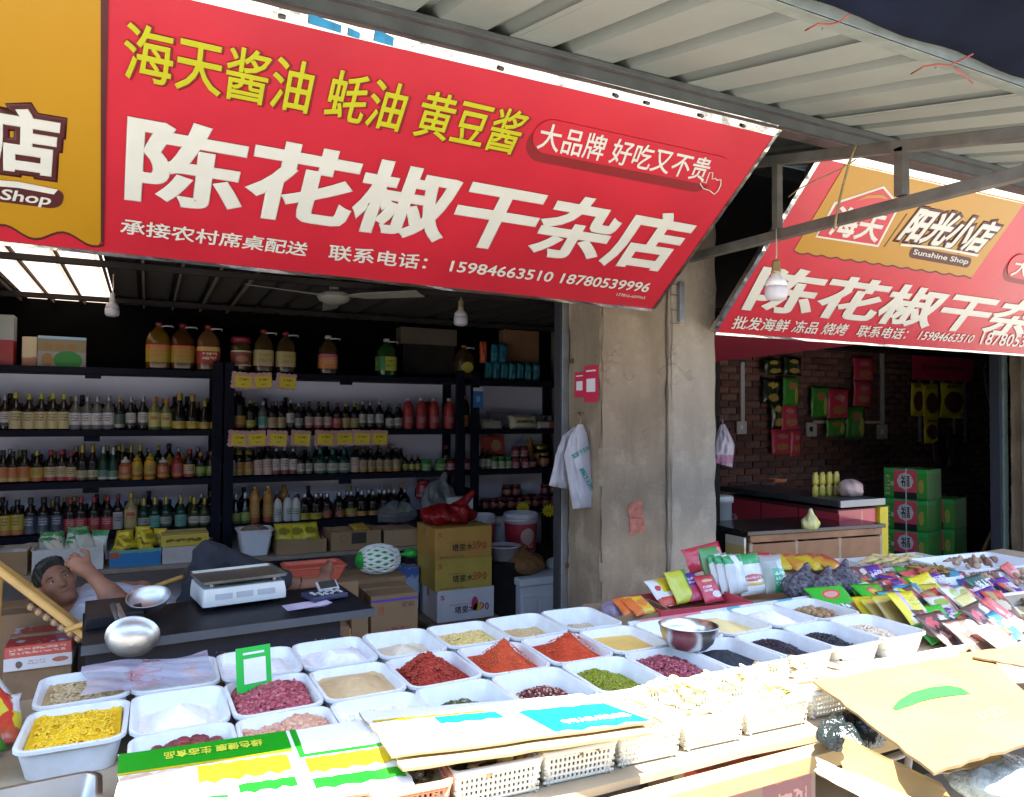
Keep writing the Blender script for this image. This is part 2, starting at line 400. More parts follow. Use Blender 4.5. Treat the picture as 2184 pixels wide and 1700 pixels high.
me0 = bmes[1]; v0 = np.array([v.co[:] for v in me0.vertices]); bmb = bmesh.new(); bmb.from_mesh(me0); bmesh.ops.triangulate(bmb, faces=bmb.faces); f0 = np.array([[v.index for v in f.verts] for f in bmb.faces]); bmb.free()
V, F = scatter((v0, f0), np.array(restV), np.repeat(np.eye(3)[None], len(restV), 0), np.ones((len(restV), 3)))
o = link('brickwork', fast_mesh('brickwork', V, F, False), bmats[0], bw); o['kind'] = 'stuff'

# --- pillar between the shops
def pier_mat(name, c, c2, st):
    """stained render: broad patches, vertical runs, pale scuffs, pits and hairline cracks"""
    m = M(name, c, .95, var=.2, vs=2.6, c2=c2, spec=.15); nt = m.node_tree; p = nt.nodes['Principled BSDF']
    src = p.inputs['Base Color'].links[0].from_socket; tc = nt.nodes.new('ShaderNodeTexCoord').outputs['Object']
    def ramp(v, lo, hi, amt):
        r = nt.nodes.new('ShaderNodeMapRange'); nt.links.new(v, r.inputs[0]); r.inputs[1].default_value = lo; r.inputs[2].default_value = hi; r.inputs[4].default_value = amt; return r.outputs[0]
    mp = nt.nodes.new('ShaderNodeMapping'); nt.links.new(tc, mp.inputs[0]); mp.inputs[3].default_value = (7, 7, 1.3)
    c_ = _mx(nt, ramp(_noise(nt, mp.outputs[0], 1.0, 6, .65), .45, .70, .55), src, st)
    c_ = _mx(nt, ramp(_noise(nt, tc, 5, 7, .7), .52, .70, .5), c_, tuple(min(1, x * 1.45) for x in c))
    c_ = _mx(nt, ramp(_noise(nt, tc, 17, 6, .8), .60, .72, .4), c_, tuple(x * .45 for x in c2))
    v = nt.nodes.new('ShaderNodeTexVoronoi'); v.feature = 'DISTANCE_TO_EDGE'; v.inputs['Scale'].default_value = 2.3; mp2 = nt.nodes.new('ShaderNodeMapping'); mp2.inputs[3].default_value = (1, 1, .5)
    wn = nt.nodes.new('ShaderNodeTexNoise'); wn.inputs['Scale'].default_value = 6; nt.links.new(tc, wn.inputs['Vector']); mxv = nt.nodes.new('ShaderNodeMix'); mxv.data_type = 'VECTOR'; mxv.inputs[0].default_value = .25; nt.links.new(tc, mxv.inputs[4]); nt.links.new(wn.outputs[1], mxv.inputs[5]); nt.links.new(mxv.outputs[1], mp2.inputs[0]); nt.links.new(mp2.outputs[0], v.inputs['Vector'])
    crack = _mt(nt, 'MULTIPLY', _mt(nt, 'LESS_THAN', v.outputs['Distance'], .006), ramp(_noise(nt, tc, 3, 2), .54, .60, .22))
    c_ = _mx(nt, crack, c_, tuple(x * .3 for x in c2)); nt.links.new(c_, p.inputs['Base Color'])
    b = nt.nodes.new('ShaderNodeBump'); b.inputs['Strength'].default_value = .9; b.inputs['Distance'].default_value = .012
    hgt = _mt(nt, 'ADD', _mt(nt, 'MULTIPLY', _noise(nt, tc, 8, 8, .7), 1.0), _mt(nt, 'MULTIPLY', _noise(nt, tc, 60, 5, .7), .35)); hgt = _mt(nt, 'SUBTRACT', hgt, _mt(nt, 'MULTIPLY', crack, .6)); nt.links.new(hgt, b.inputs['Height']); nt.links.new(b.outputs[0], p.inputs['Normal']); return m
m_pierA = pier_mat('pier_render', (.31, .245, .175), (.20, .15, .105), (.17, .13, .09))
m_pierB = pier_mat('pier_grey', (.38, .33, .265), (.29, .245, .19), (.235, .2, .16))
def rough_box(name, sx, sy, sz, mat, loc, parent, seed, n=26, chip=.011):
    bm = bmesh.new(); bmesh.ops.create_cube(bm, size=1); bmesh.ops.scale(bm, vec=(sx, sy, sz), verts=bm.verts); bmesh.ops.translate(bm, vec=(0, 0, sz / 2), verts=bm.verts)
    bmesh.ops.bevel(bm, geom=bm.edges[:], offset=.012, segments=2, affect='EDGES')
    bmesh.ops.subdivide_edges(bm, edges=[e for e in bm.edges if e.calc_length() > .2], cuts=n, use_grid_fill=True)
    r = random.Random(seed)
    for v in bm.verts:
        k = chip if (abs(abs(v.co.x) - sx / 2) < .02 and abs(abs(v.co.y) - sy / 2) < .02) else chip * .25
        v.co.x += r.uniform(-k, k * .3); v.co.y += r.uniform(-k * .3, k)
    me = bpy.data.meshes.new(name); bm.to_mesh(me); bm.free(); me.shade_smooth(); me.set_sharp_from_angle(angle=R(40)); return link(name, me, mat, parent, loc)
pl = thing('concrete_pillar', 'rough rendered pillar between the two shops with a bare brick patch', 'pillar', (2.73, 3.5, 0))
rough_box('shaft', .473, .36, 2.95, m_pierA, (2.5515 - 2.73, .18, 0), pl, 1)
rough_box('grey_shaft', .355, .40, 2.95, m_pierB, (2.9665 - 2.73, .172, 0), pl, 2)
pc = at(1356, 1104, Y=3.5)
m_bare = M('bare_brick', (.36, .13, .09), .95, var=.35, vs=30, bump=.8, bs=60)
bm = bmesh.new()
for (cx, cz, rx, rz, yy) in ((0, .045, .052, .05, -.006), (.004, -.05, .056, .045, -.004)):
    pts = []
    for i in range(22):
        a = 2 * math.pi * i / 22; k = 1 + .12 * math.sin(3 * a + cz * 90) + random.uniform(-.08, .08)
        e = .38; ca = math.copysign(abs(math.cos(a)) ** e, math.cos(a)); sa = math.copysign(abs(math.sin(a)) ** e, math.sin(a))
        pts.append(bm.verts.new((cx + rx * ca * k, yy, cz + rz * sa * k)))
    c0 = bm.verts.new((cx, yy + .003, cz))
    for i in range(22): bm.faces.new((pts[i], pts[(i + 1) % 22], c0))
    lo_ = [bm.verts.new((v.co.x * 1.02, .004, v.co.z)) for v in pts]
    for i in range(22): bm.faces.new((pts[(i + 1) % 22], pts[i], lo_[i], lo_[(i + 1) % 22]))
bmesh.ops.recalc_face_normals(bm, faces=bm.faces)
me = bpy.data.meshes.new('brick_patch'); bm.to_mesh(me); bm.free(); link('brick_patch', me, m_bare, pl, Vector((pc.x, 3.5, pc.z)) - Vector((2.73, 3.5, 0)))
m_rust = M('rust', (.17, .075, .04), .9, .2, var=.4, vs=40)
for (px, py, sx, sz) in ((1222, 770, .035, .03), (1212, 1206, .03, .03), (1492, 722, .06, .02)):
    p = at(px, py, Y=3.49); x = 2.31 if px < 1300 else p.x; p = at(px, py, X=2.31) if px < 1300 else p
    box('rust_plate', sx, sx * .5, sz, m_rust, p - Vector((2.73, 3.5, sz / 2)), parent=pl, bev=.003)
p = at(1452, 645, Y=3.46); box('metal_channel', .035, .03, .235, m_metal, p - Vector((2.73, 3.5, .1175)), parent=pl, bev=.002)
for (py) in (607, 630, 662, 690):
    p = at(1440, py, Y=3.465); box('wire_tie', .07, .003, .003, m_rust, p - Vector((2.73, 3.5, 0)), parent=pl, bev=0)
o = thing('door_frame', 'grey zinc door post fixed to the pillar beside the bottle shelves', 'door frame', (2.29, 3.885, 0))
box('post', .05, .05, 2.6, m_metal, (0, 0, 0), parent=o, bev=.004); box('flange', .012, .075, 2.6, M('frame_dark', (.03, .03, .035), .6), (-.034, .01, 0), parent=o, bev=.002)
p0 = at(2138, 900, Y=3.98); m_green = M('green_metal', (.15, .21, .19), .5, .5, var=.2)
o = thing('door_frame', 'green grey metal door post at the end of the snack shop', 'door frame', (p0.x, 3.98, 0)); box('post', .07, .06, 2.5, m_green, (0, 0, 0), parent=o); box('flange', .03, .09, 2.5, M('flange_dark', (.03, .035, .05), .6), (-.05, .03, 0), parent=o, bev=.002)
o = thing('concrete_pier', 'plain brown rendered pier at the end of the snack shop', 'pillar', (p0.x + .40, 3.53, 0)); rough_box('shaft', .7, .42, 2.9, m_pierA, (0, .2, 0), o, 5)

# ================================================================== roofs
m_sheet = M('roof_sheet_underside', (.275, .30, .272), .55, .15, var=.12, vs=1.6, bump=.15, bs=14)
m_beam = M('grey_steel', (.115, .125, .125), .55, .4, var=.22, vs=7)
m_brown = M('brown_primer', (.075, .052, .05), .7, var=.3)
PITCHX, SL = .2825, .2525
def roof_z(y): return 2.8 + (y - 1.51) * SL
aw = thing('awning_roof', 'ribbed cream metal awning roof over the stall', 'roof', (0, 1.51, 2.8))
prof = [(0, 0), (.190, 0), (.203, .045), (.268, .045), (.2825, 0)]
def sheet_me(n, y0, y1, pitch=.2825, prof=prof, hump=1.0, wav=.002, seed=0):
    r = random.Random(seed); xs = [(i * pitch + a, b * hump) for i in range(n) for a, b in prof[:-1]] + [(n * pitch + .03, 0.0)]
    ys = np.linspace(y0, y1, 9); V = []; F = []
    for y in ys:
        for x, z in xs: V.append((x, y, z + r.uniform(-wav, wav) * .5))
    k = len(xs)
    for j in range(len(ys) - 1):
        for i in range(k - 1): F.append((j * k + i, j * k + i + 1, (j + 1) * k + i + 1, (j + 1) * k + i))
    return mesh('roof_sheet', V, F)
sh = sheet_me(3, 0, 2.42, seed=1); sh.materials.append(m_sheet)
for i in range(14):
    o = link('roof_sheet', sh, None, aw, (1.21 - PITCHX * 15 + i * PITCHX * 3, 0, .0025 * (i % 2) + .001)); o.rotation_euler = (math.atan(SL), 0, 0)
m_edge = M('edge_flashing', (.20, .22, .20), .7, .0, var=.2, spec=.2)
box('edge_flashing', 13.0, .06, .003, m_edge, (2.6, .03, -.006), (math.atan(SL), 0, 0), parent=aw, bev=0); box('edge_lip', 13.0, .003, .05, m_edge, (2.6, -.003, -.008), parent=aw, bev=0)
# stained dark screws on the edge
for i in range(0, 14):
    o = link('screw', lathe_me('screw', [(.007, 0), (.007, .006), (.002, .009)], 8), m_edge, aw, (-2 + i * .55, .06, .004)); o.rotation_euler = (math.pi, 0, 0)
bmn = thing('roof_beam', 'long grey steel beam carrying the awning above the shop signs', 'beam', (2.6, 2.5, 2.955))
box('web', 11.6, .055, .088, m_beam, (0, 0, .002), parent=bmn, bev=.004); box('flange', 11.6, .075, .012, m_brown, (0, .004, -.012), parent=bmn, bev=.002)
box('seam', 11.6, .004, .006, m_brown, (0, -.0285, .05), parent=bmn, bev=0)
box('lip', 11.6, .006, .02, m_beam, (0, -.031, .066), parent=bmn, bev=.001)
bm2 = thing('roof_beam', 'grey steel beam behind the signs under the back of the awning', 'beam', (2.6, 3.7, 3.27)); box('web', 11.6, .055, .075, m_beam, (0, 0, 0), parent=bm2)
# black shade net pulled over the street edge of the awning
m_net = M('black_shade_net', (.006, .008, .018), .95, var=.5, vs=3, bump=.5, bs=90, spec=.1)
V = []; F = []; nx, ny = 120, 12
for j in range(ny + 1):
    for i in range(nx + 1):
        x = -3.2 + 11.6 * i / nx; t = j / ny
        y = (1.535 - .045 * t / .09) if t < .09 else 1.49 - .29 * (t - .09) / .91 + .012 * math.sin(x * 2.3) * t; dip = .03 * (.5 + .5 * math.sin(x * 1.7 + .4)) + max(0, 1.75 - x) * .05 * (1 if x > 0 else 0)
        z = 2.852 if t < .05 else 2.80 - dip * math.sin(math.pi * min(1, max(0, t - .09) * 1.6)) + .15 * t + .008 * math.sin(x * 11 + t * 5)
        V.append((x, y, z))
for j in range(ny):
    for i in range(nx): a = j * (nx + 1) + i; F.append((a, a + 1, a + nx + 2, a + nx + 1))
V += [(x, y, z + .006) for x, y, z in V]; k = (nx + 1) * (ny + 1); F += [tuple(v + k for v in reversed(f)) for f in F[:nx * ny]]
o = link('shade_net', mesh('shade_net', V, F, True), m_net); tag(o, 'black shade net pulled over the street edge of the awning', 'net')
m_wire = M('red_wire', (.30, .05, .04), .5)
for k, (pts, lb) in enumerate((([(1718, 65), (1745, 50), (1770, 52), (1790, 47), (1812, 30)], 'red tie wire with a kinked end on the shade net edge'), ([(1943, 158), (1970, 142), (2000, 137), (2025, 139), (2050, 128), (2075, 115)], 'long curled red tie wire on the shade net edge'), ([(2035, 145), (2055, 160), (2074, 177)], 'short red wire tail hanging off the longer tie wire'))):
    P_ = [at(x, y, Z=roof_z(1.5) - .02 - .006 * (i % 2)) for i, (x, y) in enumerate(pts)]
    o = tube('tie_wire', P_, .0028, m_wire, n=6); tag(o, lb, 'wire')
# truss bracket under the awning
m_truss = M('weathered_steel', (.135, .125, .11), .6, .35, var=.3, vs=9, bump=.2)
tr = thing('awning_bracket', 'weathered steel bracket truss carrying the awning beside the pillar', 'bracket', (2.9, 3.42, 2.55))
O_ = Vector((2.9, 3.42, 2.55))
def tb(name, a, b, w_=.045, h_=.05): return bar(name, Vector(a) - O_, Vector(b) - O_, w_, h_, m_truss, tr)
tb('lower_chord', (2.9, 3.45, 2.555), (2.9, 1.05, 2.505)); tb('upper_chord', (2.9, 3.45, 3.09), (2.9, 1.05, 2.545))
tb('strut', (2.9, 2.756, 2.57), (2.9, 2.756, 2.92), .04, .04); tb('strut', (2.9, 2.06, 2.56), (2.9, 2.06, 2.77), .045, .045)
m_rope = M('hemp_rope', (.28, .22, .11), .9, var=.3, vs=60)
P_ = [at(1826, 310, X=2.868), at(1812, 345, X=2.868), at(1797, 400, X=2.865), at(1790, 430, X=2.866), at(1784, 462, X=2.868), at(1780, 490, X=2.87)]
o = tube('tie_rope', P_, .006, m_rope); tag(o, 'frayed hemp rope tied between the two bars of the awning bracket', 'rope')
P_ = [at(1826, 340, X=2.86), at(1790, 362, X=2.86), at(1750, 380, X=2.86), at(1705, 402, X=2.86), at(1682, 420, X=2.86)]
o = tube('tie_rope', P_, .003, m_rope); tag(o, 'thin slack string running down from the hemp rope', 'rope')
o = tube('power_cable', [at(1722, 376, Y=2.9), at(1800, 391, Y=2.88), at(1880, 402, Y=2.86), at(1950, 416, Y=2.85)], .005, M('black_cable', (.01, .01, .01), .5)); tag(o, 'black power cable crossing in front of the second sign', 'cable')
# bulbs
m_white = M('white_plastic', (.80, .80, .80), .35, var=.03); m_frost = M('frosted_bulb', (.78, .76, .80), .3, var=.02, tlc=.35); m_brass = M('brass_socket', (.35, .27, .13), .45, .6, var=.3)
def bulb(top, s, label, flex_to):
    b = thing('light_bulb', label, 'bulb', top); 
    m_white = M('white_plastic', (.80, .80, .80)) if s > 1.1 else M('dusty_plastic', (.34, .34, .36), .5); m_frost = M('frosted_bulb', (.78, .76, .80)) if s > 1.1 else M('dusty_bulb', (.38, .37, .42), .4)  # bulbs indoors get darker colours that put the interior shade into the material
    link('socket', lathe_me('socket', [(.012 * s, .0), (.017 * s, -.01 * s), (.017 * s, -.04 * s), (.02 * s, -.045 * s), (.02 * s, -.058 * s), (.0, -.06 * s)], 16), m_brass if s > 1 else m_white, b)
    link('housing', lathe_me('housing', [(.0, -.055 * s), (.018 * s, -.056 * s), (.02 * s, -.066 * s), (.04 * s, -.085 * s), (.044 * s, -.11 * s)], 24), m_white, b)
    link('globe', lathe_me('globe', [(.0, -.1 * s), (.0435 * s, -.1095 * s), (.046 * s, -.125 * s), (.0455 * s, -.15 * s), (.038 * s, -.163 * s), (.02 * s, -.168 * s), (0, -.169 * s)], 24), m_frost, b)
    tube('cord', [Vector((0, 0, -.005)), Vector((.004, 0, .03)), Vector(flex_to) - Vector(top)], .0035, M('cord_beige', (.5, .45, .34), .7), b)
    return b
t_ = at(1655, 555, X=2.86); bulb(t_, 1.22, 'large white LED bulb hanging from the awning bracket in front of the second sign', at(1656, 488, X=2.868))
t_ = at(983, 640, Y=4.6); bulb(t_, 1.05, 'white LED bulb hanging inside the bottle shop near its right hand shelves', t_ + Vector((0, 0, .3)))
t_ = at(240, 625, Y=5.0); bulb(t_, .85, 'small bulb in darkened colours hanging below the bright skylight', t_ + Vector((0, 0, .2)))

# roof of the bottle shop with a translucent sheet
ZR = 2.44
rf = thing('shop_roof', 'flat ribbed roof of the bottle shop with a glowing translucent sheet', 'roof', (0, 3.95, ZR))
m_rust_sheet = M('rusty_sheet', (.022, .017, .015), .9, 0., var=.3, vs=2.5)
m_sky = M('translucent_sheet', (.52, .42, .34), .6, var=.35, vs=2.0, tlc=.30)
prof2 = [(0, 0), (.15, 0), (.158, .028), (.192, .028), (.2, 0)]
s2 = sheet_me(3, 0, 2.45, .2, prof2, seed=4); s2.materials.append(m_rust_sheet); s3 = sheet_me(3, 0, 2.45, .2, prof2, seed=6); s3.materials.append(m_sky)
for i in range(25):
    x = -2.62 + i * .6
    o = link('translucent_sheet' if i == 3 else 'roof_sheet', s3 if i == 3 else s2, None, rf, (x, 0, .002 * (i % 2)))
for x in np.arange(-2.42, 9.8, .2):
    if -.95 < x < .6: box('batten', .014, 2.4, .02, M('pale_batten', (.13, .10, .08), .9, spec=.1), (x - .012, 1.21, -.022), parent=rf, bev=.002)
for y in (.5, 1.9): box('purlin', 14.6, .03, .035, m_dark, (4.6, y, -.06), parent=rf)
# the snack shop and both shops share that roof; close the top against the sky
# ceiling fan
m_fan = M('fan_cream', (.17, .16, .14), .7, var=.12)
fp = at(712, 635, Y=4.55)
fan = thing('ceiling_fan', 'dusty cream ceiling fan hanging inside the bottle shop', 'fan', fp)
link('motor', lathe_me('motor', [(0, -.04), (.05, -.038), (.09, -.02), (.1, 0), (.1, .02), (.07, .035), (.03, .04), (.0, .04)], 28), m_fan, fan)
link('downrod', lathe_me('downrod', [(.03, .03), (.03, .07), (.012, .09), (.012, ZR - fp.z - .02), (.05, ZR - fp.z - .01), (.05, ZR - fp.z)], 16), m_fan, fan)
link('trim_ring', lathe_me('trim_ring', [(.101, .004), (.104, .007), (.101, .010)], 28, cap=False), M('fan_ring', (.1, .1, .1), .4, .5), fan)
V = [(.09, -.03, 0), (.2, -.055, .006), (.56, -.07, .010), (.58, .03, -.012), (.2, .05, -.010), (.09, .03, 0)]
V2 = V + [(x, y, z + .004) for x, y, z in V]
Fb = [(5, 4, 3, 2, 1, 0), (6, 7, 8, 9, 10, 11)] + [(i, (i + 1) % 6, 6 + (i + 1) % 6, 6 + i) for i in range(6)]
bl = mesh('blade', V2, Fb); bl.materials.append(m_fan)
for a in (-38, 82, 202): link('blade', bl, None, fan, (0, 0, .005), (0, 0, R(a)))

# ================================================================== signs
m_red = M('sign_red', (.47, .019, .036), .36, var=.12, vs=1.6, bump=.25, bs=2.2, dist=.03)
m_yel = M('sign_yellow', (.41, .21, .008), .4, var=.07, vs=1.5)
m_lwhite = M('sign_white', (.60, .605, .56), .45, var=.04)
m_lyel = M('letter_yellow', (.43, .43, .008), .45, var=.04)
m_mar = M('maroon', (.07, .012, .012), .5, var=.1); m_shadow = M('print_dark_red', (.20, .012, .015), .45, var=.05)
m_steel = M('crinkled_steel', (.55, .54, .50), .18, 1.0, var=.35, vs=7, bump=.35, bs=5, dist=.02)
def sign_plane(b, t):
    o = Vector(b); v = (Vector(t) - o); v.x = 0; v.normalize(); n = Vector((1, 0, 0)).cross(v); return o, v, n
O1, V1, N1 = sign_plane((2.593, 3.4, 2.235), (2.593, 2.491, 2.92))
s1 = thing('shop_sign', 'long tilted red shop sign with large white characters and a yellow end panel', 'sign', O1)
def q1(x, y): return on_plane(x, y, O1, N1)
bl1, br1, tr1, tl1 = q1(-260, 486), q1(1391, 658), q1(1650, 290), q1(-260, -156)
plate('board', [bl1, br1, tr1, tl1], N1, .022, m_red, s1, -.022)
TV = Vector((0, -.42, .9)).normalized(); TN = Vector((1, 0, 0)).cross(TV)
def edge_strip(name, a, b, wid, dirv, N, parent, lift=.004, mat=None, n=40, seed=0):
    r = random.Random(seed); V = []; F = []; inv = _world(parent).inverted()
    for i in range(n + 1):
        p = a + (b - a) * (i / n); k = r.uniform(-.0025, .0025)
        for (d_, h) in ((0, -.02), (0, lift), (wid, lift + .004 + k), (wid * 1.0, -.02)): V.append(inv @ (p + dirv * d_ + N * h))
    for i in range(n):
        for j in range(3): F.append((i * 4 + j, (i + 1) * 4 + j, (i + 1) * 4 + j + 1, i * 4 + j + 1))
    o = link(name, mesh(name, V, F), mat or m_steel, parent); bm = bmesh.new(); bm.from_mesh(o.data); bmesh.ops.recalc_face_normals(bm, faces=bm.faces); bm.to_mesh(o.data); bm.free(); return o
edge_strip('top_trim', tl1, tr1, .05, TV, TN, s1, seed=1); edge_strip('bottom_trim', bl1, br1, -.014, V1, N1, s1, seed=2)
edge_strip('side_trim', br1, tr1 + V1 * .04, .016, Vector((1, 0, 0)), N1, s1, seed=3)
for (x0_, x1_, v0, v1) in ((655, 725, .012, .044), (740, 765, .004, .03), (795, 836, .006, .046)):
    a_, b_ = q1(x0_, -94.7 + .2343 * x0_), q1(x1_, -94.7 + .2343 * x1_); plate('blue_film', [a_ + TV * v0, b_ + TV * v0 * .5, b_ + TV * v1 * .7, a_ + TV * v1], TN, .001, M('blue_film', (.02, .22, .42), .3, var=.3, vs=20), s1, .012)
# small clips on the upper trim
for i, px in enumerate((600, 1065, 1310, 1375, 1490, 1580)):
    p = q1(px, -94.7 + .2343 * px) + V1 * .02 + N1 * .012
    o = box('clip', .022, .014, .012, M('clip_dark', (.09, .08, .07), .6, .4), p - O1, parent=s1, bev=.003); o.rotation_euler = (R(-37), 0, R(15 * (i % 3)))
# yellow end panel with a wavy lower edge
pts = [q1(222, 512), q1(218, -45), q1(-260, -150)]
xs = np.linspace(-260, 222, 40)
low = [q1(x, 513 + .1039 * x - 27 + 11 * math.sin((x - 40) / 128 * 2 * math.pi) + (x + 20) * .02) for x in xs]
plate('yellow_panel', low[:-1] + [q1(218, 508), q1(215, -45), q1(-260, -155)], N1, .001, m_yel, s1, .002)
plate('panel_edge', [q1(215, 512), q1(222, 522), q1(232, -40), q1(215, -45)], N1, .001, m_mar, s1, .0035)
lowb = [on_plane(x, y, O1, N1) for x, y in [(x, 513 + .1039 * x - 27 + 11 * math.sin((x - 40) / 128 * 2 * math.pi) + (x + 20) * .02) for x in xs]]
plate('wavy_edge', lowb[::-1] + [p - V1 * .013 for p in lowb], N1, .0008, m_mar, s1, .0012)
def words1(name, body, mat, O, A, B, bold=0., lift=.004, **k): return fit_text(name, body, mat, q1(*O), q1(*A), q1(*B), s1, bold, lift, **k)
words1('large_lettering', '陈花椒干杂店', m_lwhite, (274, 420), (1410, 577), (282, 244), .034)
words1('print_shadow', '海天酱油 蚝油 黄豆酱', m_shadow, (269, 167), (1096, 332), (271, 44), .024, .0035)
words1('yellow_lettering', '海天酱油 蚝油 黄豆酱', m_lyel, (265, 164), (1092, 328), (267, 42), .013, .006)
words1('small_lettering', '承接农村席桌配送', m_lwhite, (257, 496), (651, 545), (259, 464), .018)
words1('small_lettering', '联系电话： 15984663510 18780539996', m_lwhite, (700, 552), (1378, 624), (704, 520), .018)
words1('small_lettering', '177816-609963', m_lwhite, (1314, 630), (1374, 637), (1316, 624), .0)
def rr_poly(f, O, A, B, r=.5, n=7):
    """rounded rectangle outline between three survey points"""
    o, a, b = f(*O), f(*A), f(*B); ex, ey = a - o, b - o; L = ex.length; H = ey.length; ex.normalize(); ey.normalize()
    return [o + ex * (L / 2 + x) + ey * (H / 2 + y) for x, y in rrect(L, H, r * H, n)]
plate('button_shadow', rr_poly(q1, (1112, 338), (1503, 414), (1138, 262)), N1, .0008, m_shadow, s1, .001)
plate('button', rr_poly(q1, (1125, 318), (1532, 398), (1150, 247)), N1, .004, m_red, s1, .0025)
words1('small_lettering', '大品牌 好吃又不贵', m_lwhite, (1143, 314), (1499, 385), (1157, 258), .012, .008)
# pointing hand outline
hand = [(1512, 404), (1499, 400), (1492, 390), (1494, 384), (1504, 388), (1512, 366), (1519, 366), (1517, 380), (1524, 378), (1528, 382), (1536, 381), (1536, 392), (1530, 405), (1522, 412)]
hp = [q1(*p) for p in hand] ; inv = _world(s1).inverted()
link('pointing_hand', tube_me('pointing_hand', [inv @ (p + N1 * .008) for p in hp + hp[:1]], .0028, 6), m_lwhite, s1)
# shop emblem at the yellow end
for body, O_e, A_e, B_e in (('店', (-28, 352), (116, 372), (-30, 222)), ('阳光小', (-520, 300), (-60, 350), (-500, 150))):
    words1('emblem_backing', body, m_mar, O_e, A_e, B_e, .13, .004); words1('emblem_lettering', body, m_lwhite, O_e, A_e, B_e, .045, .0065, thick=.001)
plate('emblem_backing', rr_poly(q1, (-240, 398), (130, 445), (-238, 352), .4), N1, .001, m_mar, s1, .0045)
plate('emblem_swoosh', [q1(-240, 375), q1(40, 398), q1(115, 412), q1(124, 402), q1(40, 385), q1(-240, 363)], N1, .001, m_lwhite, s1, .0065); words1('emblem_lettering', 'Sunshine Shop', m_lwhite, (-225, 402), (104, 441), (-220, 372), .02, .0068)

O2, V2_, N2 = sign_plane((3.044, 3.4, 2.103), (3.044, 2.60, 2.915))
s2_ = thing('shop_sign', 'second tilted red shop sign with a yellow logo panel beyond the pillar', 'sign', O2)
def q2(x, y): return on_plane(x, y, O2, N2)
bl2, br2, tr2, tl2 = q2(1527, 708), q2(2560, 782), q2(2620, 532), q2(1752, 338)
plate('board', [bl2, br2, tr2, tl2], N2, .022, m_red, s2_, -.022)
edge_strip('top_trim', tl2, tr2, .045, TV, TN, s2_, seed=5); edge_strip('bottom_trim', bl2, br2, -.014, V2_, N2, s2_, seed=6); edge_strip('side_trim', bl2, tl2 + V2_ * .03, -.035, Vector((1, 0, 0)), N2, s2_, seed=7)
xs = np.linspace(0, 1, 66); lowy = [(1693 + 378 * t, 533 + 54 * t + (4.5 * abs(math.sin(t * 20 * math.pi / 1.6)) )) for t in xs]
plate('yellow_panel', [q2(*p) for p in lowy] + [q2(2186, 430), q2(1805, 346)], N2, .001, m_yel, s2_, .002)
plate('wavy_edge', [q2(x, y + 3.5) for x, y in lowy] + [q2(x, y) for x, y in lowy[::-1]], N2, .0008, m_mar, s2_, .0012)
def words2(name, body, mat, O, A, B, bold=0., lift=.004, **k): return fit_text(name, body, mat, q2(*O), q2(*A), q2(*B), s2_, bold, lift, **k)
words2('large_lettering', '陈花椒', m_lwhite, (1586, 657), (1973, 697), (1634, 566), .034)
a, b, c = q2(1586, 657), q2(1973, 697), q2(1634, 566); d_ = (b - a) * 1.03
fit_text('large_lettering', '干杂店', m_lwhite, a + d_, b + d_, c + d_, s2_, .034)
words2('small_lettering', '批发海鲜 冻品 烧烤   联系电话： 15984663510', m_lwhite, (1558, 700), (2068, 732), (1569, 673), .016); words2('small_lettering', '18780539996', m_lwhite, (2088, 733), (2236, 744), (2098, 707), .016)
plate('logo_border', [q2(*p) for p in [(1738, 505), (1872, 526), (1919, 438), (1884, 396), (1778, 431)]], N2, .001, m_lwhite, s2_, .004)
plate('logo_panel', [q2(*p) for p in [(1742, 502), (1870, 521), (1914, 438), (1882, 401), (1783, 434)]], N2, .001, m_red, s2_, .0055)
plate('logo_arc', [q2(*p) for p in [(1822, 427), (1850, 415), (1880, 414), (1893, 424), (1874, 420), (1850, 421)]], N2, .001, m_yel, s2_, .007)
words2('logo_lettering', '海天', m_lwhite, (1764, 498), (1866, 514), (1790, 438), .03, .0072)
plate('logo_divider', [q2(*p) for p in [(1883, 526), (1886, 526), (1935, 455), (1932, 455)]], N2, .0006, m_mar, s2_, .003)
words2('emblem_backing', '阳光小店', m_mar, (1914, 507), (2086, 536), (1964, 443), .12, .004); words2('emblem_lettering', '阳光小店', m_lwhite, (1914, 507), (2086, 536), (1964, 443), .045, .0066, thick=.001)
plate('emblem_backing', rr_poly(q2, (1936, 548), (2064, 571), (1944, 525), .4), N2, .001, m_mar, s2_, .0045)
plate('emblem_swoosh', [q2(*p) for p in [(1918, 523), (2000, 530), (2083, 546), (2086, 541), (2000, 525), (1920, 518)]], N2, .001, m_lwhite, s2_, .0068); words2('emblem_lettering', 'Sunshine Shop', m_lwhite, (1944, 544), (2060, 565), (1949, 530), .02, .007)
plate('button_shadow', rr_poly(q2, (2132, 598), (2440, 652), (2152, 548)), N2, .0008, m_shadow, s2_, .001); plate('button', rr_poly(q2, (2140, 588), (2450, 640), (2160, 538)), N2, .004, m_red, s2_, .0025)
words2('small_lettering', '大品牌 好吃又不贵', m_lwhite, (2152, 586), (2420, 632), (2170, 546), .012, .008)
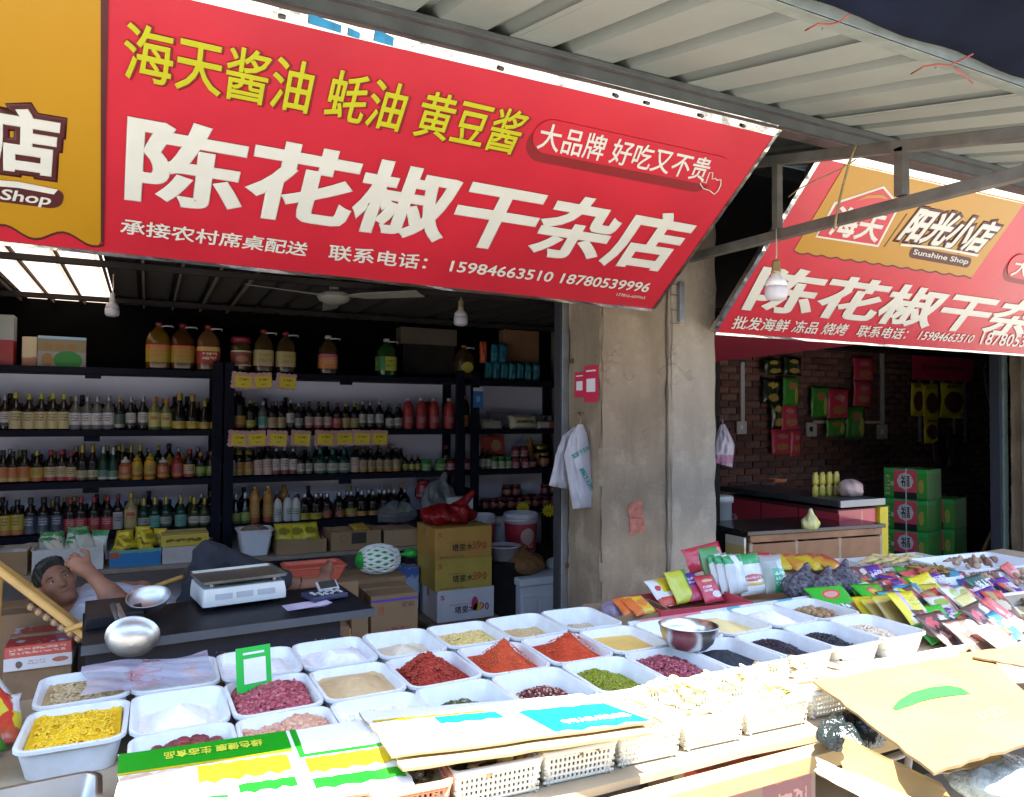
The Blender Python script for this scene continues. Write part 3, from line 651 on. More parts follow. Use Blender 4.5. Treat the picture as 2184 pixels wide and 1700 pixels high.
# ================================================================== bottle shop: racks and stock
m_rack = M('navy_rack', (.006, .007, .016), .75, 0., var=.25, vs=5, spec=.15)
ZS = [.748, 1.115, 1.482, 1.93]; TH = .045
for (nm, x0, x1, lb) in (('l', -2.45, .515, 'navy steel bottle rack over the deck chair'), ('m', .53, 2.51, 'navy steel bottle rack with rows of yellow price tags'), ('r', 2.585, 3.56, 'narrow navy steel rack with jars and packed bags')):
    rk = thing('shelf_rack', lb, 'shelf', ((x0 + x1) / 2, 6.0, 0)); cxr = (x0 + x1) / 2
    for z in ZS: box('shelf_board', x1 - x0, .34, TH, m_rack, (0, .17, z - TH), parent=rk, bev=.003)
    for x in (x0 + .035, x1 - .035):
        for y in (-.006, .315): box('post', .07, .045, 2.0, m_rack, (x - cxr, y, 0), parent=rk, bev=.003)
    if x1 - x0 > 1.5: 
        for z in ZS: box('bracket', .1, .03, .035, m_rack, ((-.05 if nm == 'm' else .62), .02, z - TH - .035), parent=rk, bev=.004)
SHAPES = {
 'soy': [(0, .0), (.93, .0), (1, .03), (1, .55), (.92, .63), (.5, .73), (.36, .78), (.34, .86)],
 'wine': [(0, .0), (.95, .0), (1, .03), (1, .48), (.9, .57), (.5, .70), (.36, .78), (.32, .88)],
 'pet': [(0, .0), (.85, .0), (1, .05), (.97, .3), (1, .58), (.95, .7), (.7, .83), (.36, .89), (.34, .92)],
 'squeeze': [(0, .0), (.95, .0), (1, .04), (1, .55), (.9, .68), (.7, .74), (.6, .76)],
 'jar': [(0, .0), (.93, .0), (1, .05), (1, .68), (.9, .76), (.84, .78)],
 'bell': [(0, .0), (.95, .0), (1, .03), (.97, .3), (.7, .55), (.42, .70), (.36, .86)],
}
CAPS = {'soy': (.39, .84, 1), 'wine': (.38, .76, 1), 'pet': (.42, .91, 1), 'squeeze': (.66, .75, 1), 'jar': (.92, .775, 1), 'bell': (.4, .80, 1)}
def lab(name, base, z2=None, mk=(.1, .08, .06), spot=None):
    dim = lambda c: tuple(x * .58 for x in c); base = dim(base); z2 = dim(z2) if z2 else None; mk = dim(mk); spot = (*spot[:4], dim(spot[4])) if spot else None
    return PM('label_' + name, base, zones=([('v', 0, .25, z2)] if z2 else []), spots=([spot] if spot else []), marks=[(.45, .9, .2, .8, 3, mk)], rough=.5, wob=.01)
_protos = {}
def bottle_proto(kind):
    if kind in _protos: return _protos[kind]
    sh, h, r, bc, cc, lm, l0, l1 = KINDS[kind]; r *= 1.0 if sh == 'pet' else 1.17
    b = lathe_me('body', [(a * r, z * h) for a, z in SHAPES[sh]], 18); b.materials.append(bc)
    cr, c0, c1 = CAPS[sh]
    if sh == 'squeeze': cp = [(0, c0 * h), (cr * r, c0 * h), (cr * r, (c0 + .1) * h), (cr * r * .5, (c0 + .13) * h), (cr * r * .3, c1 * h), (0, c1 * h)]
    else: cp = [(0, c0 * h), (cr * r, c0 * h), (cr * r * 1.02, (c0 + .02) * h), (cr * r, (c1 - .02) * h), (cr * r * .85, c1 * h), (0, c1 * h)]
    c = lathe_me('cap', cp, 16); c.materials.append(cc)
    l = lathe_me('label', [(r * 1.012, l0 * h), (r * 1.016, (l0 + l1) / 2 * h), (r * 1.012, l1 * h)], 18, cap=False); l.materials.append(lm)
    _protos[kind] = (b, c, l); return _protos[kind]
def bottle(kind, loc, label, group, name='bottle', cat='bottle', sc=1.):
    t = thing(name, label, cat, loc, (0, 0, random.uniform(-.3, .3)), group); b, c, l = bottle_proto(kind)
    link('body', b, None, t); link('cap' if name == 'bottle' else 'lid', c, None, t); link('label', l, None, t)
    k = sc * random.uniform(.97, 1.03); t.scale = (k, k, k); return t
G = lambda n, c, **k: M('glass_' + n, c, .16, var=.06, spec=.35, coat=.1, **k)
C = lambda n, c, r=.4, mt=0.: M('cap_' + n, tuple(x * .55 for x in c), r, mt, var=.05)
gd, gg, gr, ga, gc, gp, gw = G('dark', (.012, .008, .007)), G('green', (.008, .03, .02)), G('red', (.16, .018, .014)), G('amber', (.05, .018, .003)), G('clear', (.07, .075, .075)), G('pale', (.11, .12, .04)), G('white', (.45, .45, .44))
cg, cy, cs, cr_, co, cw, cp_, cb, cgr = C('gold', (.5, .36, .07), .3, .5), C('yellowgreen', (.42, .42, .07)), C('silver', (.5, .5, .52), .3, .6), C('red', (.36, .03, .05)), C('orange', (.6, .22, .05)), C('white', (.75, .75, .74)), C('purple', (.12, .02, .10)), C('black', (.02, .02, .025)), C('green', (.03, .28, .06))
KINDS = {
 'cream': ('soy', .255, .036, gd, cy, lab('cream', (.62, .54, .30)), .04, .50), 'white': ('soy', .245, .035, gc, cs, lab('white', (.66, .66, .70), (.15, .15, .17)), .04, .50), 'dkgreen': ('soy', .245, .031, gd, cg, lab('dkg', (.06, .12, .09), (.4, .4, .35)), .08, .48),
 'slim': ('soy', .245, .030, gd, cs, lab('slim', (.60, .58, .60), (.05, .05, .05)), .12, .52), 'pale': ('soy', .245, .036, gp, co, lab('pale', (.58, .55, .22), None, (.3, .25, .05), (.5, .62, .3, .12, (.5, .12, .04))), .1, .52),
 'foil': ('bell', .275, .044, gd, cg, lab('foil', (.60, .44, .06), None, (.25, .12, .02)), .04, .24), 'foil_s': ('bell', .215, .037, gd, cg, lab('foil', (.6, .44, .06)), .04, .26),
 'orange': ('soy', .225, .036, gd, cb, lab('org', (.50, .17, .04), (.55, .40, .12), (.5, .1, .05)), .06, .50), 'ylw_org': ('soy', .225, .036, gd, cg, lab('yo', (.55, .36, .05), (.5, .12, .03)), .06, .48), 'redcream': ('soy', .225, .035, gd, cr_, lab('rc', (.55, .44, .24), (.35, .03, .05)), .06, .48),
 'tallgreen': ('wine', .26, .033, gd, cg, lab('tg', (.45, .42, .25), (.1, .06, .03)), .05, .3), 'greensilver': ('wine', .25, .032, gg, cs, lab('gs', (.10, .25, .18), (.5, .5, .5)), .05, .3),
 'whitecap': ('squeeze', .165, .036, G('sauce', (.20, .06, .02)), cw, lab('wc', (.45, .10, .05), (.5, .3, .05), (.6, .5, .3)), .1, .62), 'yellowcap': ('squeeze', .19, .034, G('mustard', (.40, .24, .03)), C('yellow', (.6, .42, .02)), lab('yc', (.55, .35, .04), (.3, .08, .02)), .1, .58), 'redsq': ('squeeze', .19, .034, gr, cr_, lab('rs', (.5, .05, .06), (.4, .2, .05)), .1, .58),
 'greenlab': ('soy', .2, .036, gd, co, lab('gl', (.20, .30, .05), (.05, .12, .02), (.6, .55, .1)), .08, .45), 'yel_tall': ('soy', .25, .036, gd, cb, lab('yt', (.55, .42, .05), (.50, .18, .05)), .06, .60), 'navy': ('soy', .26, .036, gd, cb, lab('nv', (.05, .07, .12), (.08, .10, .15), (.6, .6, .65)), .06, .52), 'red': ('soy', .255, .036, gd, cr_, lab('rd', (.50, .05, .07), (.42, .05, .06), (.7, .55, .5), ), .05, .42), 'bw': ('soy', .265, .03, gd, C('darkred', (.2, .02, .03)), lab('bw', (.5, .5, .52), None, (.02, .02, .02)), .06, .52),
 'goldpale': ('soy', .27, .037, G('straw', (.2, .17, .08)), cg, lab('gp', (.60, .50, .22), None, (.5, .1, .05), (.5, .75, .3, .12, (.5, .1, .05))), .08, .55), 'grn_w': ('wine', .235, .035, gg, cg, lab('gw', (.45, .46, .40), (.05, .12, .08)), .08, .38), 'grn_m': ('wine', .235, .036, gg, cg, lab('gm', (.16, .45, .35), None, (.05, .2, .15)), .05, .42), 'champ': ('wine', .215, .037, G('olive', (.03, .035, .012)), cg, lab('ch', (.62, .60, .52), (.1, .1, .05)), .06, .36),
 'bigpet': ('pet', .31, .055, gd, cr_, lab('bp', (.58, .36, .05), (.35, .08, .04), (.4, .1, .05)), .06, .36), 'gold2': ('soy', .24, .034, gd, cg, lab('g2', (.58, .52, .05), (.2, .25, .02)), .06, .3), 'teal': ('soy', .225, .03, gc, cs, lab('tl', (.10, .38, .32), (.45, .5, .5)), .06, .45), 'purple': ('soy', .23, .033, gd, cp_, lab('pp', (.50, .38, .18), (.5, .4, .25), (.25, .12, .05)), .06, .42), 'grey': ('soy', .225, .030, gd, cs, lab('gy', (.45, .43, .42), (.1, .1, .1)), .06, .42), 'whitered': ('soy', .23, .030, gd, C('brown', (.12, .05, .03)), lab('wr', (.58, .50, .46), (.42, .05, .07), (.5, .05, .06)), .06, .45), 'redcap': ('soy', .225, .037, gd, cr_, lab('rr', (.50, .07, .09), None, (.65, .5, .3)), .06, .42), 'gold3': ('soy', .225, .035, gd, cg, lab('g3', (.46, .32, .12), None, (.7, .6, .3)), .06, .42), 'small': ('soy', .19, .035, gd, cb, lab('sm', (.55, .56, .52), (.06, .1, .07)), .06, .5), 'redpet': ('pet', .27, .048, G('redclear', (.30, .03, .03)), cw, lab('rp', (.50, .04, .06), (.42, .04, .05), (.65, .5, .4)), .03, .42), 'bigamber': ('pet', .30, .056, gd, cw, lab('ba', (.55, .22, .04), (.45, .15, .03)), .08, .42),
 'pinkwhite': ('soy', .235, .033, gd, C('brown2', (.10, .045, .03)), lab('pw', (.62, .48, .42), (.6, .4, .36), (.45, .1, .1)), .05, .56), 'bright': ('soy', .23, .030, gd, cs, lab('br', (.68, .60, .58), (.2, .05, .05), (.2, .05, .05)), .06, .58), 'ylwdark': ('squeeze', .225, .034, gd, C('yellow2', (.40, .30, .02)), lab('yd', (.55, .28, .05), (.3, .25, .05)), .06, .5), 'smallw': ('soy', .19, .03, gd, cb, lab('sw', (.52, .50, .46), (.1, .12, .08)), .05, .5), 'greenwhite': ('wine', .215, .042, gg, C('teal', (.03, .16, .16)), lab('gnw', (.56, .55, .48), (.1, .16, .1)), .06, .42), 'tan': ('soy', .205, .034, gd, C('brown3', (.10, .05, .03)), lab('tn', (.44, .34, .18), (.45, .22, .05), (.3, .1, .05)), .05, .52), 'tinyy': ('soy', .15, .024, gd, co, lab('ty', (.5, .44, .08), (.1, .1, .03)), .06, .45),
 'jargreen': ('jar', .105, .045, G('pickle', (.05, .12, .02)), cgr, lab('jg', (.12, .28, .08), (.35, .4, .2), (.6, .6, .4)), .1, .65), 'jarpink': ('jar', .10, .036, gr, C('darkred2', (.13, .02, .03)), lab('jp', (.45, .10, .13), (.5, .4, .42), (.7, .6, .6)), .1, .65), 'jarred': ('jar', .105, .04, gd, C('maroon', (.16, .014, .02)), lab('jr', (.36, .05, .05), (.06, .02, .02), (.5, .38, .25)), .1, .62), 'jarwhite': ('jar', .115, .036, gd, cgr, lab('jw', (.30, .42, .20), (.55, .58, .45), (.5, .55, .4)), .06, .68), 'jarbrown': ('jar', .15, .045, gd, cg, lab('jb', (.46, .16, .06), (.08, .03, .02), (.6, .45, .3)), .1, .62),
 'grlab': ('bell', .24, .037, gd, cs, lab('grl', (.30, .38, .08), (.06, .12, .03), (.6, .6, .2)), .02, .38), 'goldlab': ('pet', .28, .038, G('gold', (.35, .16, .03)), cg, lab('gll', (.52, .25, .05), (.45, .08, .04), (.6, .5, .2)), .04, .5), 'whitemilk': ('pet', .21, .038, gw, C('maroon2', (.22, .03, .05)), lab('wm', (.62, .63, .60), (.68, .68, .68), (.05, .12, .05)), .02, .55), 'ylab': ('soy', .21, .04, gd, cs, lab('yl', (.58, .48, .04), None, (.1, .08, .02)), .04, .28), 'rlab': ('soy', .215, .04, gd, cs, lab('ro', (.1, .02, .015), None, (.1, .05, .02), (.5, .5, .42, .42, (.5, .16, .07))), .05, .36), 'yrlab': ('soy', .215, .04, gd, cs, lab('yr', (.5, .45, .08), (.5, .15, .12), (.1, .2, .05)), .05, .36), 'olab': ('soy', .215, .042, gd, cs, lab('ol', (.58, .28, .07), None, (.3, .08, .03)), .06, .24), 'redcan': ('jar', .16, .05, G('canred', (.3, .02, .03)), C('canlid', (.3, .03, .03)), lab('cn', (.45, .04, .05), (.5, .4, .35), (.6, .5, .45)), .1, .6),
}
z5 = lambda x: x / 3.048
z6 = lambda x: 446.2 + x / 3.048
zb = lambda x: x / 3.81
zr = lambda x: 836.6 + x / 3.048
def row(conv, zi, runs, Y=6.075):
    for xs_, kind, lb in runs:
        for i, x in enumerate(xs_):
            p = at(conv(x), 1000, Y=Y); nm = 'jar' if SHAPES.get(KINDS[kind][0]) is SHAPES['jar'] else 'bottle'
            bottle(kind, (p.x, Y + random.uniform(-.008, .012), ZS[zi]), lb, lb.split(' on the ')[0] + ' group' if len(xs_) > 1 else None, nm, nm)
UP1, UP2, UP3 = 'on the upper shelf over the chair', 'on the middle shelf over the chair', 'on the lowest shelf over the chair'
row(z5, 2, [((20,), 'slim', 'half white labelled dark bottle at the end ' + UP1), ((90, 180, 260, 335, 405), 'cream', 'vinegar bottle with yellow green cap, cream label ' + UP1), ((485, 560, 625, 700), 'white', 'clear bottle with silver cap and white label ' + UP1), ((770,), 'dkgreen', 'dark green bottle among the white labelled ones ' + UP1), ((845, 925), 'slim', 'slim dark bottle with silver cap and pale label ' + UP1), ((1000, 1075), 'pale', 'pale yellow green bottle with orange cap ' + UP1), ((1160, 1245), 'foil', 'tall dark bottle with gold foil neck ' + UP1), ((1325, 1400), 'foil_s', 'short dark bottle with gold foil neck ' + UP1), ((-60, -140, -230), 'cream', 'vinegar bottle with yellow green cap, cream label ' + UP1)])
row(z5, 1, [((15, 80, 155), 'orange', 'dark sauce bottle with orange label ' + UP2), ((240,), 'ylw_org', 'gold capped bottle with yellow and orange label ' + UP2), ((330, 400, 460), 'redcream', 'red capped bottle with cream label ' + UP2), ((535, 600), 'tallgreen', 'tall black bottle with low cream label ' + UP2), ((670, 735), 'greensilver', 'green bottle with silver neck ' + UP2), ((815, 1060), 'whitecap', 'squat sauce bottle with broad white cap ' + UP2), ((890, 975), 'yellowcap', 'yellow sauce bottle with pointed yellow cap ' + UP2), ((1155,), 'redsq', 'bright red squeeze bottle with pointed red cap ' + UP2), ((1230,), 'redcream', 'short bottle beside the red squeeze bottle ' + UP2), ((1305, 1375), 'greenlab', 'dark bottle with orange cap and green label ' + UP2)])
row(z5, 1, [((795, 850, 910), 'tallgreen', 'tall black bottle behind the white capped sauce ' + UP2), ((495, 695, 770), 'dkgreen', 'dark slim bottle half hidden behind ' + UP2), ((1100, 1190), 'yellowcap', 'yellow sauce bottle half hidden behind ' + UP2)], 6.19)
row(zb, 0, [((50, 150), 'yel_tall', 'dark bottle with tall yellow label ' + UP3), ((255, 360, 470), 'navy', 'black capped bottle with navy and white label ' + UP3), ((575, 665, 770, 880), 'red', 'red capped bottle with round red label ' + UP3), ((965,), 'bw', 'slim bottle with black writing on white label ' + UP3), ((1070,), 'goldpale', 'straw coloured bottle with gold cap ' + UP3), ((1175, 1355), 'grn_w', 'green bottle with gold cap and white label ' + UP3), ((1265, 1475), 'grn_m', 'green bottle with gold cap and mint label ' + UP3), ((1585, 1670, 1760), 'champ', 'olive wine bottle with small white label ' + UP3)])
MD1, MD2, MD3 = 'on the shelf above the price tags', 'on the shelf below the price tags', 'on the lowest shelf under the price tags'
row(z6, 2, [((185,), 'bigpet', 'big dark red capped plastic bottle ' + MD1), ((262,), 'gold2', 'gold capped dark bottle with low yellow label ' + MD1), ((345,), 'teal', 'small clear bottle with teal label ' + MD1), ((405, 465), 'purple', 'purple capped bottle with tan label ' + MD1), ((525,), 'slim', 'slim dark bottle beside the purple capped ones ' + MD1), ((577,), 'grey', 'silver capped bottle with grey label ' + MD1), ((645, 705, 765), 'whitered', 'brown capped bottle with white and red label ' + MD1), ((825,), 'redcap', 'red capped bottle with red label among brown ones ' + MD1), ((885, 940), 'gold3', 'gold capped bottle with bronze label ' + MD1), ((993, 1045, 1102), 'slim', 'silver capped slim pale labelled bottle ' + MD1), ((1170, 1220), 'small', 'short black capped bottle with white label ' + MD1), ((1290, 1375, 1460, 1555), 'redpet', 'clear red white capped plastic bottle ' + MD1), ((1650,), 'bigamber', 'big dark plastic bottle with broad orange label ' + MD1)])
row(z6, 2, [((300, 430, 610, 735), 'grey', 'dim bottle standing in the second line ' + MD1), ((1415,), 'redpet', 'clear red plastic bottle half hidden ' + MD1)], 6.19)
row(z6, 1, [((145,), 'pinkwhite', 'bottle with salmon label at the rack post ' + MD2), ((190, 255), 'ylwdark', 'dark bottle with yellow cone cap ' + MD2), ((320, 380), 'pinkwhite', 'brown capped bottle with broad salmon label ' + MD2), ((435, 490, 545), 'bright', 'silver capped bottle with bright white label ' + MD2), ((595, 645), 'smallw', 'small black capped bottle with dull white label ' + MD2), ((720, 800, 875), 'greenwhite', 'round green bottle with teal cap and white label ' + MD2), ((945,), 'pinkwhite', 'broad bottle with salmon label beside the green ones ' + MD2), ((1000, 1050), 'tan', 'short brown capped tan labelled bottle ' + MD2), ((1110, 1160, 1215), 'tan', 'tan labelled bottle beside the tiny ones ' + MD2), ((1278, 1318, 1356), 'tinyy', 'tiny orange capped bottle with yellow label ' + MD2), ((1412, 1505), 'jargreen', 'squat green lidded pickle jar ' + MD2), ((1568, 1625, 1672), 'jarpink', 'small pink jar with dark red lid ' + MD2)])
row(z6, 1, [((1540,), 'redcream', 'tall red necked bottle behind the small jars ' + MD2), ((700, 780, 860, 1190), 'bright', 'dim slim bottle in the second line ' + MD2)], 6.19)
row(z6, 0, [((175, 237), 'grlab', 'black bell shaped bottle with green label ' + MD3), ((300, 387), 'goldlab', 'golden plastic bottle with gold cap ' + MD3), ((450, 515, 568), 'whitemilk', 'white plastic bottle with dark red cap ' + MD3), ((625, 697), 'ylab', 'dark bottle with low yellow label ' + MD3), ((768, 850), 'rlab', 'dark bottle with round orange label ' + MD3), ((926,), 'yrlab', 'dark bottle with yellow and pink label ' + MD3), ((995, 1070, 1140, 1206), 'olab', 'dark bottle with low orange label ' + MD3)])
row(z6, 0, [((490,), 'goldlab', 'golden bottle behind the white plastic bottles ' + MD3), ((730, 900, 1040, 1110, 1170, 1275), 'ylab', 'dark bottle in the second line ' + MD3)], 6.19)
RT2, RT3 = 'on the narrow middle rack shelf', 'on the narrow lowest rack shelf'
zw = lambda x: 836.6 + x / 3.048
row(zw, 1, [((585, 622), 'smallw', 'small dark bottle at the post ' + RT2), ((660, 708, 752), 'jarwhite', 'green lidded jar with pale green label ' + RT2), ((800, 865), 'jarpink', 'pink labelled small jar ' + RT2), ((910,), 'jarred', 'dark red jar beside the brown one ' + RT2), ((985,), 'jarbrown', 'large brown jar with gold lid ' + RT2)])
p_ = at(zw(800), 1000, Y=6.1)
for i, (x, k, lb) in enumerate(((800, 'jarpink', 'jar stacked on the pink labelled jars ' + RT2), (852, 'jarpink', 'jar stacked on the pink labelled jars ' + RT2))): bottle(k, (at(zw(x), 1000, Y=6.1).x, 6.1, ZS[1] + .104), lb, 'jars stacked on jars', 'jar', 'jar')
bottle('jarbrown', (at(zw(970), 1000, Y=6.15).x, 6.18, ZS[1] + .0), 'brown jar with gold lid half hidden behind ' + RT2, None, 'jar', 'jar', 1.5)
bottle('goldlab', (at(zw(905), 1000, Y=6.15).x, 6.19, ZS[1]), 'golden bottle with a tied neck behind the jars ' + RT2, None, 'bottle', 'bottle')
row(zw, 0, [((605, 655, 705), 'jarred', 'large red labelled sauce jar ' + RT3), ((775, 830, 880, 935, 1000, 1050), 'jarred', 'red lidded chilli jar in the front line ' + RT3)])
row(zw, 0, [((740, 800, 855, 910, 965, 1020), 'jarred', 'red lidded chilli jar in the second line ' + RT3)], 6.2)
for i, x in enumerate((755, 815, 1005, 1055)): bottle('jarred', (at(zw(x), 1000, Y=6.1).x, 6.13, ZS[0] + .108), 'red lidded chilli jar stacked on top of other chilli jars', 'stacked chilli jars', 'jar', 'jar')
bottle('redcan', (at(zw(205) - .0, 1000, Y=6.1).x, 6.12, ZS[0] + .13), 'red printed can standing high at the end of the rack with price tags', None, 'can', 'can')
# rear lines of dark bottles
for (conv, zi, a0_, a1_, lb_) in ((z5, 2, -20, 1430, 'dim dark bottle in the rear line on the upper shelf over the chair'), (z5, 1, 0, 1440, 'dim dark bottle in the rear line on the middle shelf over the chair'), (zb, 0, 20, 1780, 'dim dark bottle in the rear line on the lowest shelf over the chair'), (z6, 2, 150, 1240, 'dim dark bottle in the rear line on the shelf above the price tags'), (z6, 1, 150, 1250, 'dim dark bottle in the rear line on the shelf below the price tags'), (z6, 0, 160, 1290, 'dim dark bottle in the rear line on the lowest price tag shelf')):
    for x_ in np.arange(a0_, a1_, 68 if conv is not zb else 85):
        bottle(random.choice(('dkgreen', 'grey', 'small', 'smallw', 'navy', 'champ')), (at(conv(x_ + random.uniform(-12, 12)), 1000, Y=6.28).x, 6.275 + random.uniform(-.01, .01), ZS[zi]), lb_, lb_.replace('bottle', 'bottles'))
# jugs of oil on the top shelf
def jug(px, label, oil, labm, capm, h=.36, r=.085, group=None, Y=6.12):
    p = at(px, 790, Y=Y); t = thing('oil_jug', label, 'jug', (p.x, Y, ZS[3]), (0, 0, random.uniform(-.15, .15)), group)
    L = []
    for w_, z in ((.8, 0), (.96, .02), (1, .05), (1, .55), (.97, .66), (.8, .76), (.42, .86), (.24, .90), (.23, .93)):
        L.append([(x, y, z * h) for x, y in rrect(2 * r * w_, 1.75 * r * w_, .6 * r * w_, 5)])
    link('body', loft_me('body', L), oil, t)
    link('cap', lathe_me('cap', [(0, .92 * h), (.026, .92 * h), (.027, .985 * h), (.02, h), (0, h)], 16), capm, t)
    lb = [[(x, y, z * h) for x, y in rrect(2 * r * 1.02, 1.75 * r * 1.02, .6 * r, 5)] for z in (.16, .34, .52)]
    link('label', loft_me('label', lb, True, False, False), labm, t)
    tube('handle', [(.015, -.01, .915 * h), (.05, -.03, .925 * h), (.095, -.02, .925 * h), (.1, .0, .90 * h)], .006, cw, t)
    return t
m_oil = G('oil', (.09, .048, .005)); m_oild = G('oil_dark', (.05, .03, .012))
LY = PM('jug_yellow', (.27, .19, .02), [('v', .8, 1, (.45, .10, .04))], marks=[(.3, .75, .2, .8, 2, (.35, .1, .03))], wob=.02); LR = PM('jug_red', (.3, .03, .03), [('v', .75, 1, (.55, .35, .1))], marks=[(.2, .7, .2, .8, 2, (.6, .5, .3))], wob=.02); LP = PM('jug_pale', (.38, .31, .13), [('v', 0, .15, (.5, .3, .2))], marks=[(.2, .8, .2, .8, 2, (.3, .2, .05))]); LO = PM('jug_orange', (.52, .20, .05), [('v', .7, 1, (.4, .1, .15))], marks=[(.3, .8, .2, .8, 3, (.6, .3, .2))]); LG = PM('jug_green', (.42, .42, .06), [('u', 0, .3, (.03, .2, .05))], marks=[(.2, .8, .2, .8, 2, (.1, .25, .05))])
jug(z5(1030), 'golden oil jug with yellow label and lit bubbles on the top shelf', m_oil, LY, cr_, group=None); jug(z5(1185), 'amber oil jug with yellow label between two others on the top shelf', ga, LY, cr_); jug(z5(1350), 'dark oil jug with red label on the top shelf', G('oil_red', (.12, .05, .02)), LR, cr_)
jug(z6(350), 'black oil jug with cream label nearer the red lidded jar', m_oild, LP, cr_, .35, .075); jug(z6(495), 'black oil jug with cream label standing second above the price tags', m_oild, LP, cr_, .34, .075); jug(z6(770), 'black oil jug with orange label standing alone on the top shelf', m_oild, LO, cw, .33, .075); jug(z6(1150), 'oil jug with yellow green label standing alone on the top shelf', G('oil_green', (.02, .06, .02)), LG, cw, .33, .085); jug(z6(1655), 'dark amber oil jug with yellow cap and round label by the rack post', G('oil_brown', (.06, .03, .012)), PM('jug_round', (.05, .03, .01), spots=[(.5, .5, .35, .42, (.5, .42, .08))]), cg, .31, .085)
p = at(z6(205), 790, Y=6.12); t = thing('storage_jar', 'big jar with a red lid and dark label on the top shelf', 'jar', (p.x, 6.12, ZS[3])); link('body', lathe_me('body', [(0, 0), (.07, 0), (.078, .02), (.078, .2), (.07, .23), (.065, .235)], 24), m_oild, t); link('lid', lathe_me('lid', [(0, .232), (.075, .232), (.076, .27), (.07, .278), (0, .28)], 24), cr_, t); link('label', lathe_me('label', [(.079, .05), (.0795, .17)], 24, cap=False), PM('jar_brown', (.20, .05, .03), [('v', .9, 1, (.5, .45, .3)), ('v', 0, .1, (.5, .45, .3))], [(.5, .45, .3, .2, (.35, .15, .08))]), t)
# price tags
m_tagp, m_tagy = M('tag_pink', (.50, .28, .26), .6, var=.15, vs=40), PM('tag_yellow', (.62, .50, .02), marks=[(.5, .8, .25, .8, 1, (.12, .06, .02)), (.2, .38, .4, .7, 1, (.2, .1, .02))], rough=.6, wob=.0)
def jag(w_, h, n, a, r):
    pts = []
    for (x0, y0, x1, y1) in ((-w_ / 2, 0, w_ / 2, 0), (w_ / 2, 0, w_ / 2, h), (w_ / 2, h, -w_ / 2, h), (-w_ / 2, h, -w_ / 2, 0)):
        for i in range(n):
            t = i / n; k = a if i % 2 else -a
            nx, ny = (y1 - y0), -(x1 - x0); L = math.hypot(nx, ny); pts.append((x0 + (x1 - x0) * t + nx / L * k * r.random(), y0 + (y1 - y0) * t + ny / L * k * r.random()))
    return pts
def price_tag(px, z, lb, grp, i):
    p = at(px, 900, Y=5.965); r = random.Random(i); t = thing('price_tag', lb, 'price tag', (p.x, 5.968, z - .13), (R(4), R(r.uniform(-5, 5)), R(r.uniform(-6, 6))), grp)
    nn = Vector((0, -1, 0))
    for nm, w_, h, dx, dz, y, m in (('backing', .155, .125, 0, 0, 0, m_tagp), ('price_face', .122, .085, .012, .012, -.002, m_tagy)):
        pts = jag(w_, h, 8, .006, r); n = len(pts); V = [(x + dx, y - .0015, zz + dz) for x, zz in pts] + [(x + dx, y, zz + dz) for x, zz in pts]
        me = mesh(nm, V, [tuple(range(n)), tuple(reversed(range(n, 2 * n)))] + [(i_, i_ + n, (i_ + 1) % n + n, (i_ + 1) % n) for i_ in range(n)]); link(nm, me, m, t)
for i, x in enumerate((205, 340, 492)): price_tag(z6(x), ZS[3], 'yellow price tag with pink jagged border under the top shelf jugs', 'price tags under the jugs', i)
for i, x in enumerate((190, 305, 437, 592, 746, 872, 985, 1100)): price_tag(z6(x), ZS[2], 'yellow price tag with pink jagged border under the upper bottle row', 'price tags under the bottles', 20 + i)
def star_tag(px, py, lb):
    p = at(px, py, Y=5.93); V = []; n = 24
    for i in range(n): a = 2 * math.pi * i / n; k = .075 if i % 2 else .05; V.append((k * math.cos(a) * 1.05, 0, k * math.sin(a) * .9))
    V += [(x, .003, z) for x, y, z in V]; me = mesh('star_price_tag', V, [tuple(reversed(range(n))), tuple(range(n, 2 * n))] + [(i, (i + 1) % n, (i + 1) % n + n, i + n) for i in range(n)])
    o = link('star_price_tag', me, PM('star_yellow', (.62, .50, .02), marks=[(.4, .62, .25, .75, 2, (.25, .15, .02))]), loc=p); tag(o, lb, 'price tag')
star_tag(zw(1017), 1089, 'yellow star shaped price tag in front of the chilli jars'); star_tag(zw(850), 1085, 'small yellow star price tag half hidden behind the white bucket')
